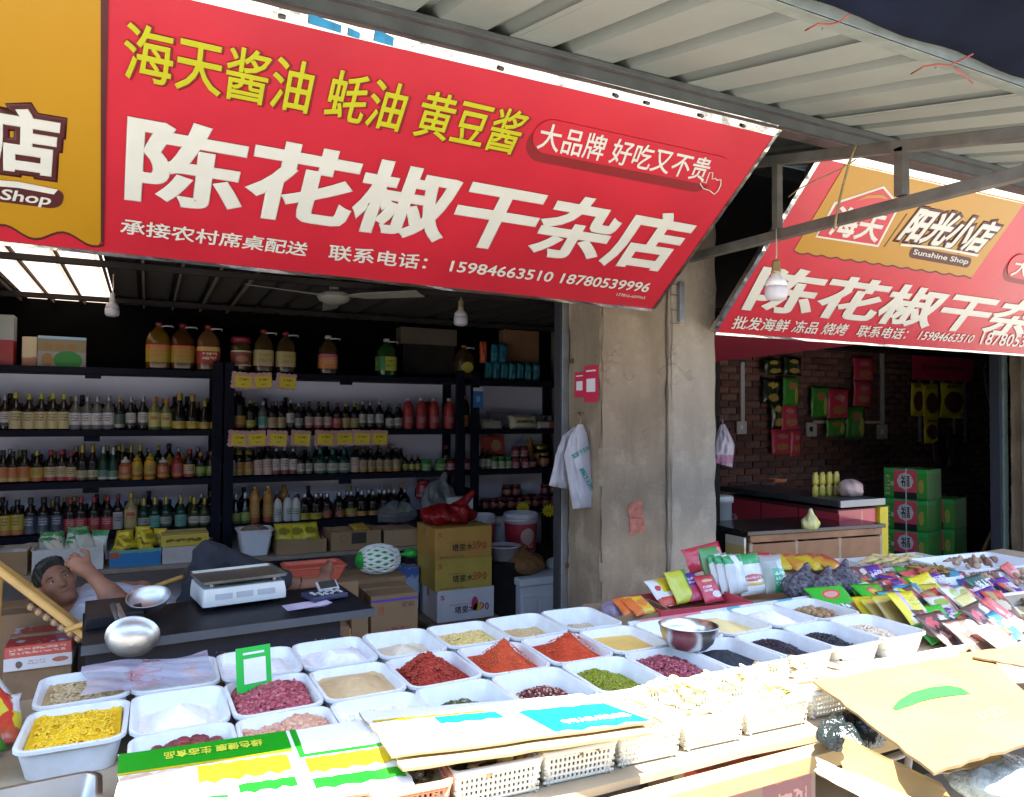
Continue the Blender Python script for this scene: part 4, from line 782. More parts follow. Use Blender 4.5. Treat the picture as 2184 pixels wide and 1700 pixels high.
# --- boxes and packs
m_card = M('cardboard', (.27, .17, .09), .85, var=.1, vs=5, bump=.12, bs=30); m_cardd = M('cardboard_edge', (.24, .15, .085), .9, var=.2); m_tape = M('parcel_tape', (.38, .28, .14), .2, var=.08)
m_ink, m_rink = M('black_ink', (.03, .025, .02), .7, var=.2), M('red_ink', (.40, .06, .035), .7, var=.25)
def carton(lb, x0, x1, y, d, z0, z1, mat, name='carton', group=None, rz=0., text=None, tcol=None, open_=False, bev=.004):
    w_ = x1 - x0; h = z1 - z0; t = thing(name, lb, 'box', ((x0 + x1) / 2, y + d / 2, z0), (0, 0, rz), group)
    if open_:
        tk = .005; box('base', w_, d, tk, mat, (0, 0, 0), parent=t, bev=0)
        for (sx, sy, px_, py_) in ((w_, tk, 0, -d / 2 + tk / 2), (w_, tk, 0, d / 2 - tk / 2), (tk, d - 2 * tk, -w_ / 2 + tk / 2, 0), (tk, d - 2 * tk, w_ / 2 - tk / 2, 0)): box('side', sx, sy, h - tk, mat, (px_, py_, tk), parent=t, bev=0)
    else:
        me = box_me('body', w_, d, h, bev, 2); vary(me, .0015, int(abs(x0) * 1000)); link('body', me, mat, t)
        box('tape', w_ + .002, .045, .0015, m_tape, (0, 0, h + .0003), parent=t, bev=0); box('tape', .0015, .045, .07, m_tape, (-w_ / 2 - .0012, 0, h - .07), parent=t, bev=0)
    if text:
        for (body, u0, v0, u1, v1, m, bd) in text:
            f = lambda u, v: _world(t) @ Vector((-w_ / 2 + u * w_, -d / 2, v * h)); fit_text('lettering', body, m, f(u0, v0), f(u1, v0), f(u0, v1), t, bd, .0015, thick=.0006)
    return t
def X(px, Y): return at(px, 1100, Y=Y).x
def Zz(px, py, Y): return at(px, py, Y=Y).z
# stack of three printed cartons
m_cy = M('carton_orange', (.44, .235, .05), .7, var=.1, vs=6); m_cy2 = M('carton_yellow', (.42, .31, .055), .7, var=.1, vs=6); m_cw = M('carton_white', (.56, .57, .62), .7, var=.05)
YS = 5.2; bx0, bx1 = X(929, YS), X(1050, YS)
pal = box('pallet_board', .6, .42, .04, M('old_plank', (.14, .1, .07), .9, var=.3), ((bx0 + bx1) / 2, YS + .2, 0)); tag(pal, 'low wooden board under the stack of printed cartons', 'pallet')
for i, (m, lb, dx) in enumerate(((m_cw, 'white printed carton at the bottom of the stack with a red and yellow picture', .02), (m_cy2, 'mustard yellow printed carton in the middle of the stack', 0), (m_cy, 'orange brown printed carton on top of the stack under the red bag', -.004))):
    z0 = .0405 + i * .2365
    t = carton(lb, bx0 + dx, bx1 + dx, YS, .4, z0, z0 + .235, m, text=[('塔里木', .3, .24, .66, .46, m_ink, .02), ('沙', .66, .26, .82, .52, m_rink, .03), ('0', .84, .26, .9, .48, m_rink, .03), ('S', .06, .72, .12, .86, m_rink, .02), ('新疆特产', .2, .5, .6, .54, m_rink, .0)] + ([('精选农产品', .08, .04, .5, .09, m_ink, .0)] if i else []))
    if i == 0:
        for (cx, cz, rx, rz_, c) in ((.36, .5, .028, .055, 'p_red'), (.42, .38, .036, .03, 'p_yel')):
            V = [(-.2415 + (cx + .42) * .4 + rx * math.cos(a), -.2022, cz * .235 + rz_ * math.sin(a)) for a in np.linspace(0, 2 * math.pi, 20, endpoint=False)]
            link('printed_picture', mesh('printed_picture', V, [tuple(reversed(range(20)))] if False else [tuple(range(20))]), M(c, (.5, .04, .1) if c == 'p_red' else (.6, .42, .06), .6), t)
# red plastic bag on the stack
m_redbag = M('red_film', (.28, .010, .012), .22, var=.25, vs=12, bump=.9, bs=18, dist=.02, tlc=.25)
def blob(name, lb, cat, c, r, mat, seed, amp=.3, knot=None, res=.014, flat=True, group=None):
    rr_ = np.random.default_rng(seed); ph = rr_.uniform(0, 6, 12); r = np.array(r, float)
    def f(P):
        q = P / r; a = np.arctan2(q[..., 1], q[..., 0]); d = ell_sdf(P, (0, 0, 0), r)
        d = d + amp * .12 * r.min() * (np.sin(5 * a + ph[0] + 4 * q[..., 2]) + np.sin(9 * a + ph[1] + 2 * q[..., 2]) * .6 + np.sin(6 * q[..., 2] + ph[2] + 3 * a) * .6 + np.sin(14 * a + ph[4]) * .3)
        d = d + amp * .10 * r.min() * (np.abs(np.sin(7 * a + ph[5] + 5 * q[..., 2] + 2 * np.sin(4 * q[..., 0] + ph[6]))) + .7 * np.abs(np.sin(11 * a + ph[7] - 7 * q[..., 2] + 3 * q[..., 0])) + .5 * np.abs(np.sin(13 * q[..., 2] + ph[8] + 5 * q[..., 0])) - .9)
        if knot is not None:
            for k in knot: d = smin(d, cone_sdf(P, k[0], k[1], k[2], k[3]), .03)
        if flat: d = np.maximum(d, -(P[..., 2] + r[2] * .72))
        return d
    hi = r * 1.35
    if knot is not None:
        for k in knot: hi = np.maximum(hi, np.abs(np.array(k[1])) + .05)
    me = surface(name, f, -hi, hi, res); o = link(name, me, mat, loc=Vector(c) + Vector((0, 0, r[2] * .72 if flat else 0))); return tag(o, lb, cat, group)
ztop = .0405 + 3 * .2365 + .003
p = at(960, 1110, Y=YS + .16); blob('plastic_bag', 'red knotted plastic bag on top of the orange carton', 'bag', (p.x, YS + .2, ztop), (.23, .15, .09), m_redbag, 3, .9, [((.08, 0, .05), (.2, -.02, .17), .05, .025)], .011)
# brown cartons by the counter end
Y4 = 4.4
carton('brown carton with a blue strip and red printing beside the counter', X(793, Y4), X(893, Y4), Y4, .38, .0, Zz(893, 1262, Y4), m_card, text=[('立阳香烛', .28, .40, .9, .60, m_rink, .012), ('合格', .16, .75, .28, .88, m_rink, .0), ('检', .16, .12, .3, .28, m_rink, .0), ('NET 10KG', .66, .83, .92, .89, m_ink, .0)])
tstrip = box('blue_strip', X(893, Y4) - X(793, Y4), .002, .014, M('blue_strip', (.10, .06, .38), .5), ((X(793, Y4) + X(893, Y4)) / 2, Y4 - .003, .455), bev=0); cpar = [o for o in bpy.data.objects if o.get('label', '').startswith('brown carton with a blue strip')][0]
tstrip.parent = cpar; tstrip.location = tstrip.location - cpar.location
Y5 = 4.75; z0 = Zz(780, 1268, Y5)
carton('open brown carton with a red seal holding up the netted parcel', X(750, Y5), X(868, Y5), Y5, .34, .0, Zz(800, 1234, Y5), m_card, text=[('箱', .14, .86, .24, .94, m_rink, .02), ('精品食用', .4, .88, .78, .93, m_ink, .02)])
carton('small brown carton low behind the counter end', X(708, 4.1), X(748, 4.1), 4.1, .3, 0, .42, m_card, text=[('====', .05, .62, .95, .70, m_ink, 0)]); carton('narrow brown carton standing behind the counter end', X(752, 4.25), X(788, 4.25), 4.25, .25, 0, .42, m_card)
# netted foam parcel
pn = at(808, 1232, Y=4.85); NP = thing('netted_parcel', 'round parcel in white foam netting with green wrapping on a carton', 'parcel', (pn.x, 4.9, Zz(800, 1234, Y5) + .005))
m_fnet = M('foam_net', (.72, .74, .72), .8, var=.05); m_grnf = M('green_film', (.02, .32, .04), .3, var=.25, vs=14, bump=.5)
NP.scale = (.92, .84, .76)
def npf(P): return ell_sdf(P, (0, 0, .12), (.165, .14, .12))
link('fruit', surface('fruit', npf, (-.2, -.18, -.02), (.2, .18, .27), .016), m_grnf, NP)
for k in range(11):                                    # foam mesh: strands crossing both ways
    for sg in (-1, 1):
        pts = [(-.158 * math.cos(th) * 1.04 + .012, -.146 * math.sin(th) * math.cos(ph), .12 + .126 * math.sin(th) * math.sin(ph)) for th, ph in [(R(38 + i * 8.5), R(-110 + 25 * k + sg * i * 5.5)) for i in range(14)]]
        link('net_strand', tube_me('net_strand', pts, .0125, 6), m_fnet, NP)
blobk = tube('green_knot', [(.15, -.02, .14), (.19, -.03, .15), (.24, -.03, .16), (.29, -.02, .15)], [.03, .015, .045, .04], m_grnf, NP, 10)
# blue printed packs behind
def slab(name, lb, cat, px0, px1, py0, py1, Y, d, mat, group=None, rx=0, rz=0, bev=.004):
    x0, x1 = at(px0, (py0 + py1) / 2, Y=Y).x, at(px1, (py0 + py1) / 2, Y=Y).x; za, zb_ = at((px0 + px1) / 2, py1, Y=Y).z, at((px0 + px1) / 2, py0, Y=Y).z
    o = box(name, x1 - x0, d, zb_ - za, mat, ((x0 + x1) / 2, Y + d / 2, za), (R(rx), 0, R(rz)), bev=bev); return tag(o, lb, cat, group)
m_bluep = PM('blue_pack', (.30, .42, .62), [('v', 0, .35, (.03, .10, .05)), ('v', .85, 1, (.05, .12, .4))], [(.6, .3, .3, .12, (.55, .5, .2))], wob=.12); m_bluem = PM('blue_mountain', (.30, .45, .65), [('v', 0, .22, (.02, .10, .32)), ('v', .22, .6, (.02, .03, .06))], [(.45, .4, .25, .06, (.5, .4, .35))], wob=.14)
slab('packed_sack', 'blue sky and grass printed sack behind the carton stack', 'sack', 862, 893, 1210, 1345, 5.5, .2, m_bluep); slab('packed_sack', 'dark blue mountain printed sack beside the foam box', 'sack', 1052, 1084, 1222, 1345, 5.45, .15, m_bluem)
# foam box
YF = 5.2; fx0, fx1 = X(1112, YF), X(1191, YF) + .12; fz = Zz(1140, 1232, YF)
fb = thing('foam_box', 'white foam box with moulded panels by the door post', 'box', ((fx0 + fx1) / 2, YF, 0)); m_foam = M('foam', (.62, .64, .68), .85, var=.04, bump=.2, bs=120)
box('body', fx1 - fx0, .42, fz - .065, m_foam, (0, .21, 0), parent=fb, bev=.012); box('lid', fx1 - fx0 + .03, .45, .062, m_foam, (0, .21, fz - .063), parent=fb, bev=.012)
for i in range(3): box('panel', (fx1 - fx0) / 3 - .03, .014, fz * .42, m_foam, ((i - 1) * (fx1 - fx0) / 3, -.006, .03), parent=fb, bev=.004)
m_dried = M('dried_mix', (.30, .10, .03), .45, var=.5, vs=30, bump=1, bs=35, dist=.02, c2=(.16, .12, .04)); pz = at(1118, 1225, Y=YF + .2)
blob('snack_bag', 'clear bag of orange dried goods on the foam box', 'bag', (fx0 + .12, YF + .21, fz + .001), (.2, .16, .1), m_dried, 8, .3, [((0, 0, .07), (0, .01, .15), .06, .02)], .012)
blob('plastic_bag', 'small crumpled white bag on the foam box by the post', 'bag', (fx1 - .02, YF + .2, fz + .001), (.09, .1, .06), M('white_film', (.6, .6, .62), .4, var=.1, bump=.6, bs=20, tlc=.2), 12, .4, None, .014)
# buckets
m_bw = M('bucket_white', (.60, .58, .66), .4, var=.05)
def bucket(px, pytop, pybot, wpx, Y, lb, labm, zfloor=None, lid=True):
    p = at(px, pytop, Y=Y); zt, zb_ = p.z, at(px, pybot, Y=Y).z; r = (at(px + wpx / 2, pytop, Y=Y).x - at(px - wpx / 2, pytop, Y=Y).x) / 2 * .88; h = zt - zb_
    t = thing('bucket', lb, 'bucket', (p.x, Y + r, zb_)); link('body', lathe_me('body', [(0, 0), (r * .84, 0), (r * .86, .01), (r * .95, h * .86), (r * 1.0, h * .87), (r, h * .98), (r * .94, h), (r * .9, h * .97), (r * .85, h * .9), (0, h * .9)], 30), m_bw, t)
    link('rim', lathe_me('rim', [(r * .97, h * .80), (r * 1.03, h * .81), (r * 1.03, h * .865), (r * .97, h * .87)], 30, cap=False), m_bw, t)
    link('label', lathe_me('label', [(r * .875, h * .12), (r * .955, h * .76)], 30, cap=False), labm, t); return t
LB = PM('bucket_red', (.40, .03, .06), spots=[(.5, .55, .22, .3, (.55, .38, .35))], marks=[(.1, .3, .3, .7, 1, (.6, .5, .3))], wob=.01)
sh5 = box('side_bench', 1.0, .42, .42, m_dark, (X(1130, 5.65) + .05, 5.80, 0)); tag(sh5, 'low dark bench under the paint style buckets', 'bench')
bucket(1128, 1097, 1188, 76, 5.62, 'white bucket with a red label standing by the door post', LB); bucket(1040, 1100, 1180, 62, 5.68, 'white bucket with a dull red label beside the red bag', LB); bucket(1085, 1103, 1180, 50, 5.85, 'plain white bucket standing behind the two labelled ones', M('bucket_plain', (.5, .48, .56), .4))
t = thing('tub', 'white tub of red paste in front of the buckets', 'tub', (X(1075, 5.45), 5.45, .42)); link('body', lathe_me('body', [(0, 0), (.10, 0), (.13, .11), (.14, .11), (.14, .12), (.125, .12), (.1, .03), (0, .03)], 28), m_bw, t); link('paste', lathe_me('paste', [(.118, .095), (.06, .1), (0, .102)], 20), M('red_paste', (.14, .02, .02), .3, bump=.5), t)
tb_ = box('low_stool', .34, .32, .418, m_dark, (X(1075, 5.45), 5.45, 0)); tag(tb_, 'dark low stool under the white tub', 'stool')
# ledge with open boxes
m_ledge = M('ledge_board', (.20, .17, .14), .8, var=.2)
lg = thing('display_ledge', 'low wooden ledge under the bottle racks', 'ledge', (-.2, 5.6, 0)); box('top', 4.3, .42, .03, m_ledge, (0, .2, .53), parent=lg); 
for x in (-2.1, -.7, .7, 2.1): box('support', .05, .36, .53, m_dark, (x, .22, 0), parent=lg)
YL, ZL = 5.63, .561
def obox(px0, px1, pyt, lb, mat, Y=YL, d=.3, **k): return carton(lb, X(px0, Y), X(px1, Y), Y, d, ZL, Zz((px0 + px1) / 2, pyt, Y), mat, 'display_box', open_=True, **k)
obox(-60, 60, 1180, 'dim brown display box at the head of the deck chair', m_card); obox(70, 222, 1170, 'white display box full of clear green packs', M('box_white', (.45, .45, .44), .7))
obox(235, 345, 1172, 'blue display box heaped with yellow sachets', PM('box_blue', (.03, .16, .36), [('v', .8, 1, (.12, .3, .25))], [(.1, .7, .12, .2, (.3, .08, .05))], wob=.1)); obox(348, 446, 1165, 'grey white display box under a yellow carton', M('box_grey', (.40, .38, .36), .7), d=.28)
carton('flat yellow carton with small print on the grey white box', X(345, YL), X(446, YL), YL, .27, Zz(395, 1165, YL) + .002, Zz(395, 1140, YL), PM('carton_y', (.48, .38, .06), marks=[(.3, .75, .1, .95, 1, (.15, .08, .02))]), 'carton')
obox(592, 697, 1152, 'brown display box holding yellow noodle packs', m_card); obox(707, 813, 1133, 'brown display box with a black printed square', m_card); obox(820, 892, 1130, 'brown display box wrapped in cling film', M('card_film', (.30, .20, .12), .3, var=.15))
bs = [o for o in bpy.data.objects if o.get('label', '').startswith('brown display box with a black')][0]
box('printed_square', .115, .0015, .085, m_ink, (.02, -.1515, .045), parent=bs, bev=0); link('printed_ring', lathe_me('printed_ring', [(.028, 0), (.028, .001), (.024, .001), (.024, 0)], 24, False, False), M('ring_ink', (.16, .1, .06), .8), bs, (-.1, -.1505, .09), (R(90), 0, 0))
t = link('plastic_tub', tray_me('plastic_tub', .26, .26, .19, .03, .004, .03, .012), M('tub_white', (.58, .60, .64), .5, var=.04), loc=(X(549, YL), YL + .15, ZL)); tag(t, 'white plastic tub on the ledge beside the gold bag', 'tub')
m_contents = M('tub_mix', (.22, .15, .12), .7, var=.5, vs=40, bump=1, bs=40, dist=.02)
blob('snack_heap', 'brown dried goods heaped in the white tub', 'food', (X(549, YL), YL + .15, ZL + .13), (.105, .105, .05), m_contents, 33, .3, None, .013)
m_gbag = M('gold_film', (.36, .18, .03), .25, var=.4, vs=10, bump=.8, bs=16, dist=.02, tlc=.2)
blob('plastic_bag', 'crumpled gold brown plastic bag hanging over the ledge beside the knee', 'bag', (X(505, 5.5), 5.5, .40), (.19, .12, .2), m_gbag, 21, .4, [((-.02, 0, .1), (-.1, .05, .2), .08, .06), ((.05, 0, -.1), (.17, 0, -.2), .07, .03)], .014, flat=False)
# pillow packs --------------------------------------------------------------------------------------------
def pack_me(name, w_, h, th, seed, crimp=.08, nx=10, nz=12, gus=0.):
    r = np.random.default_rng(seed); u = np.linspace(-1, 1, nx + 1); v = np.linspace(0, 1, nz + 1); V = []
    ph = r.uniform(0, 6, 6)
    for side in (-1, 1):
        for vv in v:
            for uu in u:
                e = max(0., 1 - abs(uu) ** 3.2) ** .5; c = min(1, min(vv, 1 - vv) / (crimp * 2.2)) ; c = max(0, c - .12) / .88; c = c ** .6
                b = th / 2 * e * c * (1 + .22 * math.sin(3 * uu + ph[0]) * math.sin(5 * vv + ph[1]) + .10 * math.sin(8 * uu + ph[2] + 3 * vv) + .07 * math.sin(13 * vv + ph[4]))
                pin = 1 - .06 * c * (1 - gus); V.append((uu * w_ / 2 * pin + .004 * math.sin(9 * vv + ph[3]) * w_ * 3, side * max(b, .0012) + .02 * w_ * math.sin(2.2 * vv + ph[5]) , vv * h))
    k = (nx + 1) * (nz + 1); F = []
    for s in (0, 1):
        for j in range(nz):
            for i in range(nx):
                a = s * k + j * (nx + 1) + i; q = (a, a + 1, a + nx + 2, a + nx + 1); F.append(q if s == 0 else q[::-1])
    for j in range(nz):
        for i in (0, nx):
            a = j * (nx + 1) + i; b = a + nx + 1; q = (a, b, b + k, a + k); F.append(q if i == 0 else q[::-1])
    for i in range(nx):
        for j in (0, nz):
            a = j * (nx + 1) + i; q = (a, a + 1, a + 1 + k, a + k); F.append(q if j == nz else q[::-1])
    return mesh(name, V, F, True)
_pk = [0]
def packet(lb, loc, w_, h, th, mat, rx=-60, rz=0, ry=0, name='food_packet', group=None, cat='packet', crimp=.08):
    _pk[0] += 1; o = link(name, pack_me(name, w_, h, th, _pk[0], crimp), mat, loc=loc); o.rotation_euler = (R(rx), R(ry), R(rz)); return tag(o, lb, cat, group)
m_ysach = PM('sachet_yellow', (.50, .42, .03), [('v', 0, .15, (.35, .30, .02))], [(.5, .5, .3, .2, (.2, .18, .02))], wob=.08, bump=.5)
m_csach = PM('sachet_clear', (.40, .46, .42), [('v', .75, 1, (.05, .25, .1))], [(.5, .4, .35, .3, (.55, .56, .5))], wob=.15, bump=.7, rough=.2)
for i in range(9):
    packet('yellow sachet in the blue display box', (X(248 + 11 * i, YL), YL + .08 + .12 * (i % 3) / 2, Zz(290, 1172, YL) - .02 + .02 * (i % 2)), .1, .13, .03, m_ysach, -60 + 20 * (i % 3), 20 * (i % 4) - 30, name='sachet', group='yellow sachets')
for i in range(9):
    packet('clear and green sachet in the white display box', (X(85 + 15 * i, YL), YL + .05 + .1 * (i % 3) / 2, ZL + .08 + .03 * (i % 2)), .13, .16, .035, m_csach, -50 + 18 * (i % 3), 25 * (i % 4) - 30, name='sachet', group='clear sachets')
for i in range(3): packet('yellow noodle pack lying in the brown display box', (X(612 + 30 * i, YL), YL + .12, Zz(640, 1152, YL) - .03), .15, .16, .05, m_ysach, -35, 8 * i - 8, name='noodle_pack', group='yellow noodle packs')
packet('orange wrapped packet on the box with the black square', (X(785, YL), YL + .16, Zz(760, 1133, YL) - .02), .14, .12, .03, PM('orange_wrap', (.45, .28, .04), bump=.5), -70, 10)
m_lidw = M('foil_pack', (.42, .40, .38), .35, .2, var=.3, vs=14, bump=.6, bs=20, dist=.01)
for i in range(5): packet('flat silver and white sachet under the lowest bottle row', (X(30 + 48 * i + (200 if i > 3 else 0), 5.75), 5.8, ZL + .12), .22, .12, .03, m_lidw, -75, 6 * i - 10, name='sachet', group='flat silver sachets')
# clear wrap and odds at the rack end
m_film = M('clear_film', (.20, .21, .23), .2, var=.4, vs=10, bump=.9, bs=14, dist=.03, alpha=.45)
blob('plastic_bag', 'crumpled clear film on the boxes at the rack end', 'bag', (X(850, 5.8), 5.85, ZL + .16), (.17, .11, .10), m_film, 41, 1.0, None, .016)
blob('plastic_bag', 'grey translucent bag standing at the rack end behind the red bag', 'bag', (X(935, 6.0), 5.98, .70), (.16, .1, .2), M('grey_film', (.17, .17, .18), .25, var=.3, bump=.8, bs=14, dist=.02, tlc=.2), 44, .9, [((0, 0, .12), (.05, 0, .24), .06, .03)], .015)
carton('green and white carton behind the red bag', X(955, 5.85), X(1010, 5.85), 5.86, .1, .70, .90, PM('carton_gw', (.5, .52, .5), [('v', 0, .5, (.1, .3, .1))], wob=.05))
slab('dark_crate', 'dark crate lid behind the grey bag', 'crate', 900, 1005, 1043, 1062, 6.1, .2, m_dark)
# top shelf things
slab('gift_box', 'colourful gift box with green window on the top shelf', 'box', 78, 182, 718, 790, 6.1, .1, PM('gift', (.20, .20, .19), [('v', .55, .95, (.16, .14, .08)), ('v', .92, 1, (.2, .35, .5))], [(.62, .3, .3, .28, (.02, .16, .025)), (.2, .7, .1, .1, (.2, .11, .04)), (.45, .7, .1, .1, (.2, .11, .04)), (.7, .7, .1, .1, (.2, .11, .04)), (.2, .3, .12, .2, (.2, .11, .04))], wob=.01), rz=6)
slab('paper_bag', 'cream paper bag leaning beside the gift box', 'bag', 47, 80, 718, 790, 6.12, .08, PM('cream_bag', (.48, .40, .26), [('v', 0, .4, (.3, .14, .08))], wob=.12), rz=-4)
slab('carton', 'red and grey carton at the end of the top shelf', 'box', -40, 29, 670, 790, 6.1, .14, PM('redgrey', (.26, .03, .03), [('v', .55, 1, (.28, .30, .28))], wob=.0))
m_tealp = M('teal_film', (.02, .16, .22), .3, var=.35, vs=14, bump=.7, bs=22, dist=.01)
for i in range(7):
    packet('teal wrapped pack on the top shelf of the narrow rack', (at(1040 + 17 * i, 790, Y=6.1).x, 6.1, ZS[3] - .002), .075, .17, .06, m_tealp, 0, 0, 4, 'tissue_pack', 'teal tissue packs')
for i in range(2): packet('teal wrapped pack piled above the row of teal packs', (at(1054 + 17 * i, 750, Y=6.12).x, 6.12, ZS[3] + .165), .075, .17, .06, m_tealp, 0, 0, 3, 'tissue_pack', 'upper teal tissue packs')
packet('bright orange pack standing beside the teal packs', (at(1032, 760, Y=6.1).x, 6.12, ZS[3] + .155), .07, .2, .05, M('orange_film', (.5, .08, .03), .4, var=.1, bump=.3), 0, name='tissue_pack')
slab('carton', 'brown carton at the back of the top shelf behind teal packs', 'box', 1075, 1150, 705, 790, 6.22, .12, M('card_dim', (.20, .10, .05), .9, var=.1))
slab('carton', 'long dim carton lying at the back of the top shelf', 'box', 855, 975, 700, 735, 6.2, .14, M('card_dim2', (.10, .075, .055), .9, var=.1)); slab('carton', 'black storage carton under the long dim carton', 'box', 860, 970, 735, 800, 6.22, .12, m_dark)
# bags on the narrow rack
for i, (px, w_, h_, m, lb) in enumerate(((1040, .16, .1, M('pack_tan', (.40, .36, .30), .6, var=.3, bump=.4), 'small tan pack on the narrow rack'), (1075, .28, .17, m_film, 'clear film bag behind packs on the narrow rack'), (1115, .32, .14, PM('pack_cream', (.50, .46, .34), marks=[(.3, .6, .2, .8, 1, (.15, .1, .05))], bump=.5), 'cream printed bag lying on the narrow rack'), (1165, .24, .15, m_film, 'clear film bag at the end of the narrow rack'))):
    packet(lb, (X(px, 6.1), 6.08 + .05 * (i % 2), ZS[2] - .005), w_, h_, .1, m, -20, 0, 0, 'goods_bag', cat='bag')
packet('white sachet lying under the cream bag on the narrow rack', (X(1050, 6.05), 6.05, ZS[2]), .2, .08, .04, m_lidw, -10, name='sachet'); packet('red and white sachet at the end of the narrow rack', (X(1165, 6.05), 6.05, ZS[2]), .2, .07, .04, PM('redw', (.45, .4, .38), [('u', .6, 1, (.4, .1, .1))], bump=.4), -10, name='sachet')
slab('carton', 'red snack carton behind the green lidded jars', 'box', 1033, 1075, 930, 970, 6.2, .1, PM('rsnack', (.45, .06, .04), spots=[(.6, .5, .25, .3, (.5, .3, .15))]))
# blue card on the rack post (its code panel left blank)
p = at(1020, 850, Y=5.955); t = thing('payment_card', 'blue and white card hanging on the rack post', 'card', (p.x, 5.957, p.z - .08)); box('card', .095, .003, .145, M('card_blue', (.03, .16, .45), .4), (0, 0, 0), parent=t, bev=.001); box('white_strip', .095, .003, .03, M('card_white', (.62, .64, .68), .5), (0, -.0005, .146), parent=t, bev=0); box('pale_panel', .035, .001, .05, M('card_pale', (.25, .4, .62), .5), (0, -.0025, .05), parent=t, bev=0)
# red cards on the pillar (code panels left blank)
m_rc = M('card_red', (.55, .03, .08), .45, var=.04)
for (px0, px1, py0, py1, lb) in ((1226, 1247, 795, 848, 'small red card with a blank panel on the pillar side'), (1246, 1276, 781, 858, 'larger red card with a blank panel on the pillar side')):
    a, b = at(px0, py1, X=2.302), at(px1, py0, X=2.302); y0, y1 = max(a.y, b.y), min(a.y, b.y); dz = at(px0, py0, X=2.302).z - a.z; dy = y0 - y1
    t = thing('payment_card', lb, 'card', (2.302, (y0 + y1) / 2, a.z), (0, 0, R(-90)))
    box('card', dy, .003, dz, m_rc, (0, 0, 0), parent=t, bev=.001); box('white_panel', dy * .62, .001, dz * .36, M('card_white2', (.72, .72, .74), .5), (0, -.0022, dz * .28), parent=t, bev=0); box('white_line', dy * .7, .001, dz * .045, M('card_white2', (.72, .72, .74), .5), (0, -.0022, dz * .83), parent=t, bev=0)
# white bags on a hook
m_wbag = M('white_bag', (.56, .54, .58), .45, var=.06, bump=.5, bs=22, dist=.012, tlc=.25)
def hung_bag(name, lb, top, pts, depth, mat, seed, parent_text=None):
    """a flat hanging bag: outline rows of (left, right) points from top to bottom, crumpled"""
    r = np.random.default_rng(seed); V = []; F = []; n = 14; rows = len(pts)
    fine = []
    for j in range((rows - 1) * 5 + 1):
        t = j / 5; i = min(int(t), rows - 2); f = t - i; fine.append((pts[i][0].lerp(pts[i + 1][0], f), pts[i][1].lerp(pts[i + 1][1], f), t / (rows - 1)))
    for side in (1, -1):
        for (a, b, t) in fine:
            for i in range(n + 1):
                u = i / n; p = a.lerp(b, u); e = math.sin(math.pi * u) ** .6 * min(1, t * 3 + .05) * (1 if t < .93 else .6)
                k = .024 * abs(math.sin(9 * u + 4 * t + seed)) * (1.1 - t * .5) + .014 * abs(math.sin(19 * t + 7 * u + seed * 2)) + .010 * math.sin(27 * u - 11 * t)
                V.append(p + depth * (side * (.035 * e) + k * e)) if isinstance(depth, Vector) else None
    k = len(fine) * (n + 1)
    for s in (0, 1):
        for j in range(len(fine) - 1):
            for i in range(n): a = s * k + j * (n + 1) + i; q = (a, a + 1, a + n + 2, a + n + 1); F.append(q if s else q[::-1])
    for j in range(len(fine) - 1):
        for i in (0, n): a = j * (n + 1) + i; b = a + n + 1; F.append((a, b, b + k, a + k))
    for i in range(n): a = (len(fine) - 1) * (n + 1) + i; F.append((a, a + 1, a + 1 + k, a + k))
    c = pts[0][0].lerp(pts[0][1], .5); me = mesh(name, [v - c for v in V], F, True); bm = bmesh.new(); bm.from_mesh(me); bmesh.ops.recalc_face_normals(bm, faces=bm.faces); bm.to_mesh(me); bm.free(); me.shade_smooth()
    o = link(name, me, mat, loc=c); return tag(o, lb, 'bag')
nb = Vector((-.8, -.6, 0)); f = lambda x, y, Yv=3.62: at(x, y, Y=Yv)
b1 = hung_bag('plastic_bag', 'white plastic bag with green print hanging on the pillar hook', None, [(f(1233, 905), f(1243, 905)), (f(1215, 930), f(1252, 925)), (f(1203, 970), f(1262, 980)), (f(1212, 1030), f(1272, 1030)), (f(1222, 1085), f(1283, 1080))], nb, m_wbag, 3)
b2 = hung_bag('plastic_bag', 'plain white plastic bag hanging behind the printed one', None, [(f(1222, 912, 3.7), f(1236, 910, 3.7)), (f(1200, 930, 3.7), f(1235, 930, 3.7)), (f(1186, 970, 3.7), f(1225, 985, 3.7)), (f(1171, 1035, 3.7), f(1232, 1045, 3.7))], nb, m_wbag, 5)
fit_text('green_print', '菜篮子生鲜', M('green_print', (.02, .22, .18), .5), f(1232, 978) + nb * .06, f(1268, 957) + nb * .06, f(1226, 970) + nb * .06, b1, .02, 0.); fit_text('green_print', '配送', M('green_print', (.02, .22, .18), .5), f(1244, 1000) + nb * .06, f(1268, 1045) + nb * .06, f(1252, 996) + nb * .06, b1, .02, 0.)
hk = tube('wall_hook', [at(1228, 882, X=2.30), at(1236, 880, X=2.285), at(1238, 900, X=2.27), at(1233, 912, X=2.27)], .005, M('hook_brass', (.4, .28, .08), .4, .6)); tag(hk, 'brass hook on the pillar side carrying the white bags', 'hook')

